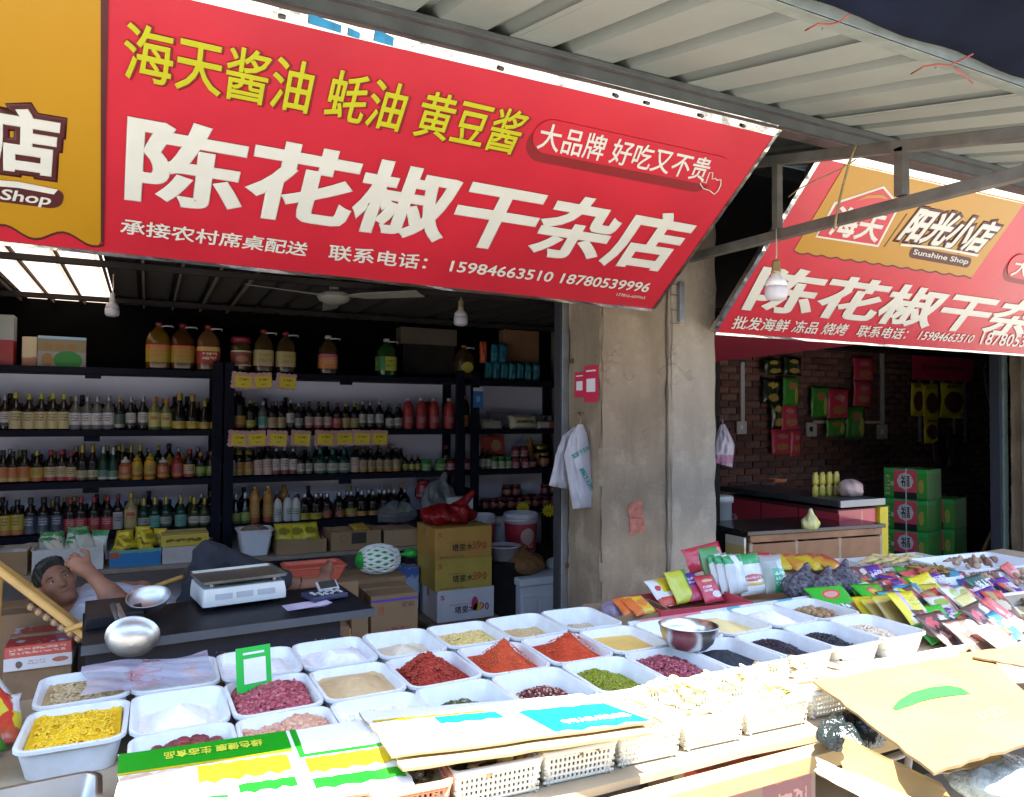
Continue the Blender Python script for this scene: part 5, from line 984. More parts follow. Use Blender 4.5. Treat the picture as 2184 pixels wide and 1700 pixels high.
# ================================================================== counter and what stands on it
m_top = M('black_laminate', (.012, .012, .015), .45, var=.5, vs=60, bump=.05, spec=.25); m_front = M('counter_front', (.011, .012, .019), .6, var=.2, vs=20, spec=.2); m_cedge = M('counter_edge', (.06, .068, .08), .6, var=.1, spec=.2)
ct = thing('shop_counter', 'black topped shop counter in front of the deck chair', 'counter', (.345, 3.03, 0), (0, 0, R(3.5)))
box('top', 1.075, .5, .03, m_top, (0, .25, .75), parent=ct, bev=.003); box('edge_band', 1.08, .006, .034, m_cedge, (0, -.0035, .748), parent=ct, bev=.001); box('front_panel', .93, .02, .745, m_front, (-.06, .06, 0), parent=ct, bev=.002)
box('side_panel', .02, .4, .745, m_front, (-.515, .27, 0), parent=ct, bev=.002); box('side_panel', .02, .4, .745, m_front, (.395, .27, 0), parent=ct, bev=.002)
box('raised_board', .2, .3, .045, m_top, (-.43, .36, .7815), parent=ct, bev=.003)
# scale
m_sc = M('scale_white', (.60, .62, .59), .35, var=.04); m_lcd = M('scale_window', (.42, .44, .47), .15, var=.05); m_pan = M('scale_pan', (.42, .41, .36), .32, .9, var=.15, vs=6)
sx = at(512, 1296, Z=.782); sc = thing('weighing_scale', 'white electronic weighing scale with a steel pan on the counter', 'scale', (sx.x + .005, sx.y + .13, .782), (0, 0, R(8)))
L = [[(x, y, 0.02) for x, y in rrect(.345, .27, .012)], [(x, y, .05) for x, y in rrect(.345, .27, .012)], [(x, y + .004, .09) for x, y in rrect(.335, .255, .012)]]
link('housing', loft_me('housing', L), m_sc, sc)
for i, (cx, w_) in enumerate(((-.09, .07), (-.005, .07), (.085, .075))): o = box('display_window', w_, .003, .024, m_lcd, (cx, -.1345, .045), (R(-6), 0, 0), parent=sc, bev=.001)
for x in (-.13, .13):
    for y in (-.09, .09): link('foot', lathe_me('foot', [(.012, 0), (.016, .004), (.016, .021)], 12), M('rubber', (.02, .02, .02), .8), sc, (x, y, 0)); link('pan_post', lathe_me('pan_post', [(.01, .085), (.007, .112)], 10), m_pan, sc, (x, y, 0))
link('pan', loft_me('pan', [[(x, y, .11) for x, y in rrect(.33, .24, .01)], [(x, y, .112) for x, y in rrect(.35, .26, .01)], [(x, y, .124) for x, y in rrect(.356, .266, .012)], [(x, y, .124) for x, y in rrect(.35, .26, .012)], [(x, y, .114) for x, y in rrect(.34, .25, .01)]]), m_pan, sc)
# calculator and papers
cp = at(697, 1283, Z=.782); cal = thing('calculator', 'dark calculator with raised screen lying on the counter', 'calculator', (cp.x + .0, cp.y + .05, .79), (0, 0, R(14)))
box('body', .165, .13, .022, M('calc_body', (.035, .04, .085), .45), (0, 0, 0), parent=cal, bev=.005); o = box('screen_hood', .1, .055, .012, M('calc_grey', (.42, .42, .44), .4), (.04, .055, .03), (R(40), 0, 0), parent=cal, bev=.004); o = box('screen', .082, .04, .002, M('calc_screen', (.04, .045, .04), .12), (.04, .0515, .0415), (R(40), 0, 0), parent=cal, bev=.0005)
mk = M('calc_key', (.50, .50, .50), .5)
for i in range(6):
    for j in range(4): box('key', .014, .013, .005, mk if (i + j) % 4 else m_ink, (-.055 + i * .0225, -.045 + j * .02, .0222), parent=cal, bev=.0015)
pp = at(652, 1298, Z=.782); m_pap = M('lilac_paper', (.60, .54, .70), .8, var=.04)
for i in range(3):
    V = []; F = []; n = 6
    for s in (0, 1):
        for j in range(n + 1):
            for k in range(n + 1): V.append((-.08 + .16 * k / n, -.05 + .1 * j / n, .0006 * s + .0012 + .003 * i + (.004 * math.sin(k * .9 + i) if k > 3 else 0)))
    for s in (0, 1):
        for j in range(n):
            for k in range(n): a = s * (n + 1) ** 2 + j * (n + 1) + k; q = (a, a + 1, a + n + 2, a + n + 1); F.append(q if s else q[::-1])
    o = link('paper_sheet', mesh('paper_sheet', V, F), m_pap, loc=(pp.x + .012 * i, pp.y + .045 - .006 * i, .7815 + .0006 * i)); o.rotation_euler = (0, 0, R(5 + 4 * i)); tag(o, 'lilac paper slip under the calculator', 'paper', 'lilac paper slips')
# bowl and ladles
m_alu = M('aluminium', (.60, .60, .60), .42, 1., var=.15, vs=18, bump=.25, bs=30, dist=.004)
bp_ = at(319, 1316, Z=.785); t = link('metal_bowl', lathe_me('metal_bowl', [(0, 0), (.025, 0), (.05, .015), (.072, .04), (.082, .062), (.084, .063), (.084, .065), (.08, .064), (.07, .042), (.048, .018), (.02, .006), (0, .005)], 32), m_alu, loc=(bp_.x, bp_.y + .05, .783)); t.rotation_euler = (R(18), R(-4), 0); t.location.z += .018; tag(t, 'small dull aluminium bowl tipped on the counter', 'bowl')
lp_ = at(281, 1367, Y=2.93); lad = thing('ladle', 'round aluminium ladle hooked over the counter edge with its back outwards', 'ladle', lp_)
n = 28; prof_ = [(.0, -.03), (.03, -.027), (.055, -.015), (.07, .005), (.077, .03), (.079, .031), (.079, .034), (.075, .033), (.068, .01), (.05, -.01), (.028, -.022), (0, -.025)]
link('bowl', lathe_me('bowl', prof_, n), m_alu, lad, (0, 0, 0), (R(-72), R(12), 0)).scale = (1.13, 1, 1)
hb = at(263, 1318, Y=2.98) - lp_; ht = at(248, 1288, Y=3.06) - lp_
bar('handle', hb + (hb - ht) * .5, ht, .022, .006, m_alu, lad, .002); tube('grip', [ht * .95 + hb * .05 + Vector((-.012, .004, 0)), hb + Vector((-.014, .0, -.01))], .011, M('dark_grip', (.06, .05, .045), .6), lad)
# cartons at the counter's left end
carton('plain brown carton behind the deck chair leg', X(0, 3.95) - .1, X(128, 3.95), 3.95, .3, .30, Zz(60, 1308, 3.95), m_card)
t = carton('red and white printed carton on the floor beside the counter', X(14, 3.62), X(160, 3.62), 3.62, .3, Zz(90, 1425, 3.62), Zz(90, 1372, 3.62), PM('redwhite', (.52, .52, .56), [('v', .52, 1, (.40, .03, .03))], [(.22, .25, .05, .14, (.04, .03, .03)), (.82, .3, .12, .1, (.3, .08, .06))], [(.62, .9, .08, .9, 2, (.55, .3, .25)), (.2, .4, .35, .6, 2, (.3, .25, .3))], wob=.02), name='printed_carton')
carton('old carton under the red and white one', X(14, 3.64), X(160, 3.64), 3.64, .3, 0, Zz(90, 1425, 3.62) - .002, m_cardd)
carton('brown carton beside the counter under the chair end', X(152, 3.45), X(200, 3.45), 3.45, .2, 0, .36, m_cardd)
# red plastic basket beyond the counter
m_rbk = M('red_basket', (.52, .10, .06), .45, var=.08)
p = at(672, 1220, Y=4.45); zb0 = at(665, 1240, Y=4.45).z
t = thing('plastic_basket', 'shallow red plastic basket on a carton behind the bare foot', 'basket', (p.x, 4.5, zb0)); link('shell', tray_me('shell', .36, .24, .095, .03, .004, .02, .012), m_rbk, t)
for i in range(4): link('rib', tray_me('rib', .295 + .014 * i, .175 + .014 * i, .006, .001, .004, .02, .002), m_rbk, t, (0, 0, .02 + .017 * i))
carton('brown carton under the red basket', p.x - .17, p.x + .24, 4.36, .3, 0, zb0 - .002, m_card)
# ================================================================== person on the deck chair
m_skin = M('skin', (.235, .108, .066), .55, var=.22, vs=11, bump=.25, bs=70, dist=.003, spec=.3); m_hair = M('hair', (.012, .010, .010), .55, var=.4, vs=60, bump=.35, bs=200, dist=.002)
m_shirt = M('grey_shirt', (.36, .38, .46), .85, var=.06, vs=12, bump=.35, bs=26, dist=.008); m_trous = M('dark_trousers', (.022, .024, .034), .85, var=.12, vs=12, bump=.4, bs=22, dist=.008)
YP = 3.80
def A3(x, y, Y=YP): return np.array(at(x, y, Y=Y))
hc = A3(121, 1244, 3.80)                              # head centre
vw = np.array((EYE - Vector(hc)).normalized())        # towards the viewer
rt_, up_ = np.array(RT), np.array(UP)
fu = -np.sin(R(29)) * rt_ + np.cos(R(29)) * up_       # the way the crown points, head tipped on its side
ff = vw * .90 + rt_ * .36 + up_ * -.12; ff -= fu * (ff @ fu); ff /= np.linalg.norm(ff)   # the way the face looks
fl = np.cross(fu, ff)                                 # the face's own left
hs = .89; H = np.stack([fl, ff, fu], 1)                         # local axes
def hp(x, y, z): return hc + H @ np.array((x, y, z)) * hs
def hr(*r): return tuple(np.array(r) * hs)
neck = hp(.0, -.035, -.115); chest = A3(205, 1300, 3.86); shoR = A3(196, 1312, 3.70); shoL = A3(225, 1280, 3.98); belly = A3(318, 1326, 3.86); pel = A3(392, 1352, 3.86)
elb = A3(252, 1284, 3.56); wri = A3(186, 1216, 3.64); elL = A3(262, 1262, 4.05); wrL = A3(303, 1252, 3.98)
hipR = pel + np.array((.0, -.09, .0)); hipL = pel + np.array((.0, .09, .0))
kneeR = A3(446, 1186, 3.84); ankR = A3(633, 1248, 3.98); heelR = A3(688, 1250, 4.02); toeR = A3(703, 1196, 4.04)
kneeL = A3(470, 1300, 4.05); ankL = A3(600, 1330, 4.15); toeL = A3(640, 1290, 4.15)
def head_f(P):
    d = ell_sdf(P, hp(0, -.012, .03), hr(.076, .097, .092), H)
    d = smin(d, ell_sdf(P, hp(0, .022, -.045), hr(.058, .066, .070), H), .035)
    d = smin(d, ell_sdf(P, hp(0, .050, -.088), hr(.028, .026, .022), H), .03)           # chin
    for s in (-1, 1):
        d = smin(d, ell_sdf(P, hp(s * .042, .058, -.018), hr(.022, .020, .018), H), .025)   # cheekbone
        d = smin(d, ell_sdf(P, hp(s * .030, .079, .030), hr(.026, .010, .008), H), .012)    # brow
        d = -smin(-d, ell_sdf(P, hp(s * .030, .096, .010), hr(.017, .016, .011), H), .010)  # eye socket
        d = smin(d, ell_sdf(P, hp(s * .030, .071, .009), hr(.014, .012, .009), H), .004)    # lids
        d = smin(d, ell_sdf(P, hp(s * .079, -.012, -.004), hr(.010, .022, .032), H), .008)  # ear
    d = smin(d, cone_sdf(P, hp(0, .078, .018), hp(0, .100, -.024), .008, .013), .012)     # nose
    for s in (-1, 1): d = smin(d, ell_sdf(P, hp(s * .012, .090, -.026), hr(.008, .010, .007), H), .007)
    d = smin(d, ell_sdf(P, hp(0, .080, -.052), hr(.024, .010, .006), H), .006); d = smin(d, ell_sdf(P, hp(0, .079, -.063), hr(.020, .010, .007), H), .006)
    d = -smin(-d, ell_sdf(P, hp(0, .093, -.0572), hr(.021, .008, .0022), H), .003)
    return d
palm_c = wri + (A3(168, 1204, 3.66) - wri) * .8
pd = palm_c - wri; pd = pd / np.linalg.norm(pd); px_ = np.cross(pd, vw); px_ /= np.linalg.norm(px_)
def hand_f(P, w0, d0, x0, n0, curl):
    c = w0 + d0 * .045; B = np.stack([x0, n0, d0], 1)
    d = smin(cone_sdf(P, w0, w0 + d0 * .02, .026, .028), ell_sdf(P, c, (.034, .015, .040), B), .02)
    for i, L in enumerate((.052, .059, .056, .044)):
        k = w0 + d0 * .072 + x0 * (.026 - .0172 * i); a = k + (d0 * math.cos(curl * .5) - n0 * math.sin(curl * .5)) * L * .5; b = a + (d0 * math.cos(curl * 1.6) - n0 * math.sin(curl * 1.6)) * L * .35; e = b + (d0 * math.cos(curl * 2.3) - n0 * math.sin(curl * 2.3)) * L * .25
        d = smin(d, np.minimum(cone_sdf(P, k, a, .0085, .008), np.minimum(cone_sdf(P, a, b, .008, .0072), cone_sdf(P, b, e, .0072, .0065))), .004)
    t0 = w0 + d0 * .025 + x0 * .03; t1 = t0 + x0 * .028 + d0 * .03 - n0 * .008; t2 = t1 + d0 * .03 - x0 * .006 - n0 * .012
    return smin(d, np.minimum(cone_sdf(P, t0, t1, .013, .010), cone_sdf(P, t1, t2, .010, .008)), .008)
dL = (A3(322, 1256, 3.93) - wrL); dL /= np.linalg.norm(dL); xL = np.cross(dL, up_); xL /= np.linalg.norm(xL)
def arms_f(P):
    d = smin(cone_sdf(P, shoR, elb, .050, .040), cone_sdf(P, elb, wri, .041, .025), .03)
    d = smin(d, cone_sdf(P, elb + (wri - elb) * .25, elb + (wri - elb) * .3, .042, .042), .02)
    d = smin(d, hand_f(P, wri, pd, px_, vw, 1.0), .02)
    dl = smin(cone_sdf(P, shoL, elL, .055, .043), cone_sdf(P, elL, wrL, .043, .028), .03)
    return np.minimum(d, smin(dl, hand_f(P, wrL, dL, xL, up_, .9), .02))
fd = (toeR - heelR); fd /= np.linalg.norm(fd)
def foot_f(P, ank, heel, toe):
    f_ = (toe - heel); L = np.linalg.norm(f_); f_ = f_ / L; d = smin(cone_sdf(P, ank, heel + f_ * .02, .036, .033), cone_sdf(P, heel + f_ * .01, heel + f_ * L * .65, .032, .034), .03)
    sd = np.cross(f_, vw); sd /= np.linalg.norm(sd); d = smin(d, cone_sdf(P, heel + f_ * L * .62 - vw * .015, heel + f_ * L * .66 + vw * .02, .026, .026), .02)
    for i in range(5):
        o_ = -vw * (.028 - .014 * i); d = smin(d, cone_sdf(P, heel + f_ * L * .7 + o_, heel + f_ * (L * (1.0 - .03 * i)) + o_, .010, .0085 + (.004 if i == 4 else 0)), .006)
    return d
def legs_core(P, g=0.):
    d = smin(cone_sdf(P, hipR, kneeR, .080 + g, .055 + g), cone_sdf(P, kneeR, ankR, .056 + g, .038 + g), .03)
    e = smin(cone_sdf(P, hipL, kneeL, .092 + g, .064 + g), cone_sdf(P, kneeL, ankL, .064 + g, .042 + g), .03)
    return smin(np.minimum(d, e), ell_sdf(P, pel, (.14 + g, .17 + g, .11 + g)), .05)
def torso_f(P, g=0.):
    d = smin(ell_sdf(P, (chest + belly) / 2 + np.array((-.03, 0, 0)), (.22 + g, .165 + g, .105 + g)), cone_sdf(P, belly, pel, .12 + g, .12 + g), .06)
    d = smin(d, cone_sdf(P, shoR, shoL, .062 + g, .062 + g), .06); return smin(d, cone_sdf(P, chest, belly, .11 + g, .12 + g), .06)
def body_f(P):
    d = smin(head_f(P), cone_sdf(P, neck, chest + (neck - chest) * .35, .052, .062), .025)
    d = smin(d, torso_f(P), .03); d = smin(d, arms_f(P), .02); d = smin(d, legs_core(P), .03)
    d = smin(d, foot_f(P, ankR, heelR, toeR), .02); return smin(d, foot_f(P, ankL, ankL + np.array((.04, 0, -.02)), toeL), .02)
pts_ = np.array([hc, shoR, shoL, elb, wri, elL, wrL, pel, kneeR, ankR, toeR, kneeL, ankL, toeL]); lo = pts_.min(0) - .2; hi = pts_.max(0) + .17
def sub_surface(fn, name, lo, hi, res): return surface(name, fn, lo, hi, res)
pers = thing('person', 'person in a grey shirt reclining on a deck chair with one hand at the brow', 'person', tuple(pel))
def padd(name, me, mat):
    o = link(name, me, mat, pers); o.location = (0, 0, 0); me.transform(Matrix.Translation(-Vector(pel))); return o
padd('body', surface('body', body_f, lo, hi, .0075), m_skin)
def shirt_f(P):
    d = torso_f(P, .014); d = smin(d, cone_sdf(P, shoR, shoR + (elb - shoR) * .45, .068, .066), .03); d = smin(d, cone_sdf(P, shoL, shoL + (elL - shoL) * .5, .068, .066), .03)
    d = smin(d, cone_sdf(P, chest + (neck - chest) * .15, chest + (neck - chest) * .42, .085, .070), .03)
    w_ = .007 * np.abs(np.sin(P[..., 0] * 38 + 30 * P[..., 2] + 2 * np.sin(P[..., 1] * 22))) + .006 * np.abs(np.sin(P[..., 1] * 40 + P[..., 0] * 26 + P[..., 2] * 30)) - .006; d = d + w_
    return np.maximum(d, -(cone_sdf(P, neck, neck + (neck - chest) * .4, .056, .06)))
padd('shirt', surface('shirt', shirt_f, lo, hi, .011), m_shirt)
def tr_f(P):
    d = legs_core(P, .016) + .008 * np.abs(np.sin(P[..., 0] * 36 + 30 * P[..., 2] + 2 * np.sin(P[..., 1] * 20))) + .006 * np.abs(np.sin(P[..., 2] * 45 - P[..., 0] * 25)) - .006
    for a, k in ((ankR, kneeR), (ankL, kneeL)):
        ax_ = (a - k) / np.linalg.norm(a - k); cut = (P - (a - ax_ * .06)) @ ax_; near = np.linalg.norm(P - a, axis=-1) < .2; d = np.where(near, np.maximum(d, cut), d)
    return d
padd('trousers', surface('trousers', tr_f, lo, hi, .012), m_trous)
def hair_f(P):
    d = ell_sdf(P, hp(0, -.020, .042), hr(.083, .100, .092), H); d = smin(d, ell_sdf(P, hp(0, .04, .10), hr(.06, .05, .03), H), .03)
    q = (P - hc) @ H; q = q / hs; cut = (q[..., 1] - .060 + .55 * (.062 - q[..., 2])); cut2 = -(q[..., 2] + .030 + .35 * q[..., 1]); d = np.maximum(d, np.maximum(cut * .8, cut2 * .8))
    return d + .0016 * np.sin(q[..., 0] * 330 + q[..., 1] * 60)
padd('hair', surface('hair', hair_f, hc - .16, hc + .16, .0042), m_hair)
m_eye = M('eye_white', (.55, .5, .46), .3, var=0); m_iris = M('eye_dark', (.012, .009, .008), .2, var=0)
for s in (-1, 1):
    for nm, c_, r_, m in (('eye', hp(s * .030, .0775, .0085), (.0105, .006, .0045), m_eye), ('iris', hp(s * .030 + .001, .0815, .0085), (.0045, .004, .0042), m_iris), ('eyebrow', hp(s * .031, .0855, .0305), (.019, .0045, .0038), m_hair), ('lash_line', hp(s * .030, .0815, .0128), (.0125, .004, .0014), m_hair)):
        V, F = ICO2; P_ = (V * np.array(r_) * hs) @ H.T + c_; padd(nm, fast_mesh(nm, P_, F), m)
V, F = ICO2; padd('lips', fast_mesh('lips', (V * np.array((.0195, .0035, .0032))) @ H.T + hp(0, .0885, -.0575), F), M('lip', (.20, .07, .06), .5))
padd('ankle_band', tube_me('ankle_band', [Vector(ankR + (heelR - ankR) * .05 + .041 * (math.cos(a) * np.array((0, 1, 0)) + math.sin(a) * np.array((.35, 0, .93)))) for a in np.linspace(0, 2 * math.pi, 16)], .005, 6), M('band', (.02, .018, .018), .6))

# deck chair
m_wood = M('varnished_wood', (.52, .30, .085), .35, var=.2, vs=7, bump=.15, bs=30); m_bam = M('dark_bamboo', (.13, .06, .03), .45, var=.4, vs=16)
dc = thing('deck_chair', 'varnished wooden deck chair with slatted bamboo rails under the reclining person', 'chair', (-.2, 3.8, 0)); Oc = Vector((-.2, 3.8, 0))
def cb_(name, a, b, w_, h_, m=m_wood): return bar(name, a - Oc, b - Oc, w_, h_, m, dc, .006)
a0, a1 = at(-40, 1182, Y=3.62), at(196, 1362, Y=3.46); cb_('side_rail', a0, a1, .048, .032)
b0, b1 = at(60, 1288, Y=3.66), at(212, 1388, Y=3.5); tube('bamboo_rail', [b0 - Oc, b1 - Oc], .013, m_bam, dc)
for i in range(9):
    q = b0.lerp(b1, (i + .5) / 9); link('bamboo_knot', lathe_me('bamboo_knot', [(.015, -.012), (.018, 0), (.015, .012)], 10), M('pale_bamboo', (.42, .27, .14), .5), dc, q - Oc, (R(20), R(35), 0))
c0, c1 = at(140, 1345, Y=3.44), at(192, 1326, Y=3.40); cb_('cross_rail', c0, c1, .03, .022); d0, d1 = at(316, 1256, Y=3.95), at(392, 1229, Y=3.9); cb_('arm_rest', d0, d1, .035, .02)
cb_('arm_rest', at(230, 1288, Y=4.12), at(318, 1257, Y=3.95), .035, .02); cb_('leg', a1, Vector((a1.x + .12, a1.y + .02, .0)), .04, .03); cb_('leg', Vector((a0.x + .05, 3.66, a0.z - .05)), Vector((a0.x + .02, 3.7, 0)), .04, .03)
e0, e1 = at(-40, 1182, Y=4.12), at(240, 1370, Y=4.1); cb_('side_rail', e0, e1, .048, .032); cb_('leg', e1, Vector((e1.x, e1.y, 0)), .04, .03); cb_('leg', Vector((e0.x + .05, e0.y, e0.z - .05)), Vector((e0.x, e0.y, 0)), .04, .03)
for i in range(14):
    t = i / 13; p0 = a0.lerp(a1, t) + Vector((.03, .02, -.045)); p1 = e0.lerp(e1, t) + Vector((.03, 0, -.045))
    if i < 11: cb_('slat', p0, p1, .03, .008, m_bam)
f0 = a1 + Vector((.02, .03, -.03)); f1 = Vector((1.05, 3.75, .38)); cb_('seat_rail', f0, f1, .04, .03); cb_('seat_rail', e1 + Vector((.02, 0, -.03)), Vector((1.05, 4.2, .38)), .04, .03); cb_('leg', f1, Vector((1.08, 3.75, 0)), .04, .03); cb_('leg', Vector((1.05, 4.2, .38)), Vector((1.08, 4.2, 0)), .04, .03)
for i in range(10):
    t = .05 + i / 10.5; cb_('slat', f0.lerp(f1, t) + Vector((0, 0, .018)), (e1 + Vector((.02, 0, -.03))).lerp(Vector((1.05, 4.2, .38)), t) + Vector((0, 0, .018)), .03, .008, m_bam)
# ================================================================== the stall table
TZ = .775
m_tb = M('table_board', (.36, .29, .19), .8, var=.2, vs=5, bump=.2); m_cloth = M('white_oilcloth', (.74, .74, .72), .5, var=.04)
tb2 = thing('stall_table', 'long wooden stall table in front of both shops', 'table', (1.9, 1.95, 0))
V = [(-2.35, -.55, TZ - .02), (-.55, -.56, TZ - .02), (-.1, -.60, TZ - .02), (3.0, -.78, TZ - .02), (3.0, .85, TZ - .02), (-2.35, .57, TZ - .02)]
k = len(V); V2 = V + [(x, y, TZ - .001) for x, y, z in V]; me = mesh('top', V2, [tuple(reversed(range(k))), tuple(range(k, 2 * k))] + [(i, (i + 1) % k, (i + 1) % k + k, i + k) for i in range(k)]); link('top', me, m_tb, tb2)
bar('front_rail', (-2.3, -.575, TZ - .045), (.0, -.605, TZ - .045), .05, .045, M('rail_wood', (.28, .20, .09), .8, var=.2), tb2); bar('front_rail', (.01, -.605, TZ - .045), (3.0, -.78, TZ - .045), .05, .045, M('rail_wood', (.28, .20, .09), .8, var=.2), tb2)
for x, y in ((-2.2, -.45), (-2.2, .45), (-.9, .45), (.35, .5), (2.7, -.6), (2.7, .7)): box('leg', .05, .05, TZ - .022, m_tb, (x, y, 0), parent=tb2)
m_legm = M('leg_metal', (.30, .27, .24), .5, .5, var=.2)
for a, b in (((.10, -.56, TZ - .03), (.02, -.5, 0)), ((.33, -.58, TZ - .03), (.46, -.5, 0)), ((.12, -.54, .62), (.62, -.3, .72)), ((.30, -.54, .6), (-.2, -.3, .70)), ((.05, -.5, .6), (.75, -.5, .62))): tube('leg_strut', [a, b], .011, m_legm, tb2)
# --- white trays on a grid
m_tray = M('tray_white', (.83, .86, .865), .4, var=.06, vs=22, tlc=.12, c2=(.72, .73, .70), bump=.12, bs=30)
CW, RD = .229, .268; X0 = -.256
tray_data = tray_me('food_tray', CW - .002, RD - .002, .076, .016, .003, .034, .008); tray_data.materials.append(m_tray)
ROWY = {'A': 2.347, 'B': 2.069, 'C': 1.801}
rowname = {'A': 'back', 'B': 'middle', 'C': 'front'}
trays = {}
def tray(row_, c_, what):
    x = X0 + CW * (c_ + .5); t = dup_mesh('food_tray', tray_data, (x, ROWY[row_], TZ)); tag(t, 'white plastic tray of %s in the %s row' % (what, rowname[row_]), 'tray', 'white food trays'); t.rotation_euler = (R(random.uniform(-.7, .7)), R(random.uniform(-.7, .7)), R(random.uniform(-1.6, 1.6))); trays[(row_, c_)] = (x, ROWY[row_]); return x, ROWY[row_]
def dup_mesh(name, me, loc):
    o = bpy.data.objects.new(name, me); col.objects.link(o); o.location = loc; return o
IW, ID = CW - .055, RD - .055
def hfun(peak, base, seed, ox=0., oy=0., sharp=1.0, rough=.004, rs=40):
    def f(x, y):
        d = np.sqrt(((x - ox) / (IW * .52)) ** 2 + ((y - oy) / (ID * .52)) ** 2); h = base + (peak - base) * np.clip(1 - d, 0, 1) ** sharp
        return h + rough * vnoise(x, y, rs, seed) + rough * .6 * vnoise(x, y, rs * 2.3, seed + 1)
    return f
def heap_me(name, f, w_=IW + .02, d=ID + .02, rings=16):
    V = []; F = []; n = 0
    for j in range(rings + 1):
        s = 1 - j / rings
        for (x, y) in rrect(max(w_ * s, .002), max(d * s, .002), max(.028 * s, .0005), 7):
            V.append((x, y)); 
        n = len(V) // (j + 1)
    A_ = np.array(V); Z_ = f(A_[:, 0], A_[:, 1]); shrink = 1.0
    V3 = [(x, y, z) for (x, y), z in zip(V, Z_)]
    for j in range(rings):
        for i in range(n): F.append((j * n + i, j * n + (i + 1) % n, (j + 1) * n + (i + 1) % n, (j + 1) * n + i))
    return V3, F
def powder(row_, c_, what, lb, c, peak, base=.03, seed=0, ox=0, oy=0, sharp=1., rough=.003, rs=40, bump=.3, bs=260, var=.08, c2=None, rings=18, matname=None, gr=None, grc=None):
    x, y = tray(row_, c_, what); f = hfun(peak, base, seed, ox, oy, sharp, rough, rs); V, F = heap_me('food_heap', f, rings=rings)
    m = M(matname or ('heap_%s%d' % (row_, c_)), c, .9, var=var, vs=60, bump=bump, bs=bs, c2=c2, spec=.2); o = link('food_heap', mesh('food_heap', V, F, True), m, loc=(x, y, TZ)); tag(o, lb, 'food', kind='stuff')
    if gr:   # loose coarse flakes on the surface
        n, s = gr; xy = rng.uniform(-.5, .5, (n, 2)) * (IW - .01, ID - .01); z = f(xy[:, 0], xy[:, 1]); Vg, Fg = scatter(ICO1, np.column_stack([xy, z]), rots(n, rng), np.column_stack([rng.uniform(.6, 1.3, n) * s, rng.uniform(.5, 1, n) * s, rng.uniform(.25, .5, n) * s]))
        g = link('flakes', fast_mesh('flakes', Vg, Fg, False), grc or m, o); g['kind'] = 'stuff'
    return o
def grains(row_, c_, what, lb, mats, n, size, peak, base=.03, seed=0, ox=0., oy=0., sharp=1., under=(.2, .1, .1)):
    """every grain is real; the heap is one thing nobody could count"""
    x, y = tray(row_, c_, what); f = hfun(peak, base, seed, ox, oy, sharp, .004); V, F = heap_me('food_heap', lambda a, b: f(a, b) - size[2] * .6)
    o = link('food_heap', mesh('food_heap', V, F, True), M('under_%s%d' % (row_, c_), under, .9), loc=(x, y, TZ)); tag(o, lb, 'food', kind='stuff')
    for m, share in mats:
        k = int(n * share); q = rng.uniform(-.5, .5, (k, 2)) * (IW + .002, ID + .002); z = f(q[:, 0], q[:, 1]) + rng.uniform(-.3, .5, k) * size[2]
        Vg, Fg = scatter(ICO1, np.column_stack([q, z]), rots(k, rng, .8), np.array(size)[None] * rng.uniform(.8, 1.15, (k, 3))); g = link('grains', fast_mesh('grains', Vg, Fg), m, o); g['kind'] = 'stuff'
    return o
g_ = lambda n, c, r=.45, v=.15: M('grain_' + n, c, r, var=v, vs=90)
# back row
powder('A', 0, 'oat flakes', 'tan oat flakes in a back row tray half covered by a plastic bag', (.48, .34, .16), .055, .05, 1, rough=.006, rs=70, gr=(900, .006), grc=g_('oat', (.56, .42, .22)))
powder('A', 1, 'white starch under a plastic bag', 'white starch under the pink printed plastic bag', (.76, .75, .72), .05, .03, 2)
powder('A', 2, 'white flour behind the green card', 'white flour heaped behind the green card', (.80, .80, .79), .082, .045, 3, .02, 0, .8); powder('A', 3, 'white starch lumps', 'soft white starch lumps in a back row tray', (.80, .80, .80), .08, .045, 4, .04, .0, .7, .01, 22)
powder('A', 4, 'pale rice flour', 'pale rice flour peak in a back row tray', (.68, .60, .44), .07, .03, 5, -.01, 0, 1.1); powder('A', 5, 'yellow soy flakes', 'yellow soy flakes in a back row tray', (.66, .50, .16), .06, .045, 6, rough=.006, gr=(700, .006), grc=g_('soyflake', (.74, .58, .22)))
powder('A', 6, 'pale millet', 'low heap of pale millet in a back row tray', (.58, .44, .20), .052, .03, 7, gr=(500, .0045), grc=g_('millet', (.64, .50, .25))); powder('A', 7, 'sparse grain', 'sparse pale grain in the tray beside the cardboard trays', (.55, .47, .33), .032, .02, 8, gr=(500, .0045), grc=g_('sparse', (.6, .52, .36)))
# middle row
powder('B', 0, 'yellow corn flakes', 'bright yellow corn flakes filling the end tray', (.74, .45, .012), .075, .06, 11, rough=.007, rs=60, gr=(1500, .0055), grc=g_('corn', (.80, .52, .02)))
powder('B', 1, 'snow white starch', 'snow white starch heaped in the tray by the corn flakes', (.82, .82, .82), .085, .035, 12, 0, 0, .8)
pink = [(g_('pinkpeanut', (.34, .06, .075), .35), .5), (g_('pinkpeanut2', (.46, .14, .15), .35), .3), (g_('pinkpeanut3', (.22, .035, .05), .35), .2)]
grains('B', 2, 'pink skinned peanuts', 'pink red skinned peanuts under the green card', pink, 900, (.0112, .0070, .0066), .075, .055, 13, .02, .02, .8, (.22, .05, .06))
powder('B', 3, 'tan flour', 'tan coarse flour mound in the middle row', (.58, .42, .22), .078, .05, 14, .0, .02, .8, .004, 50, bump=.5)
chm = g_('flake', (.55, .13, .05), .6); chs = g_('seed', (.62, .34, .10), .6)
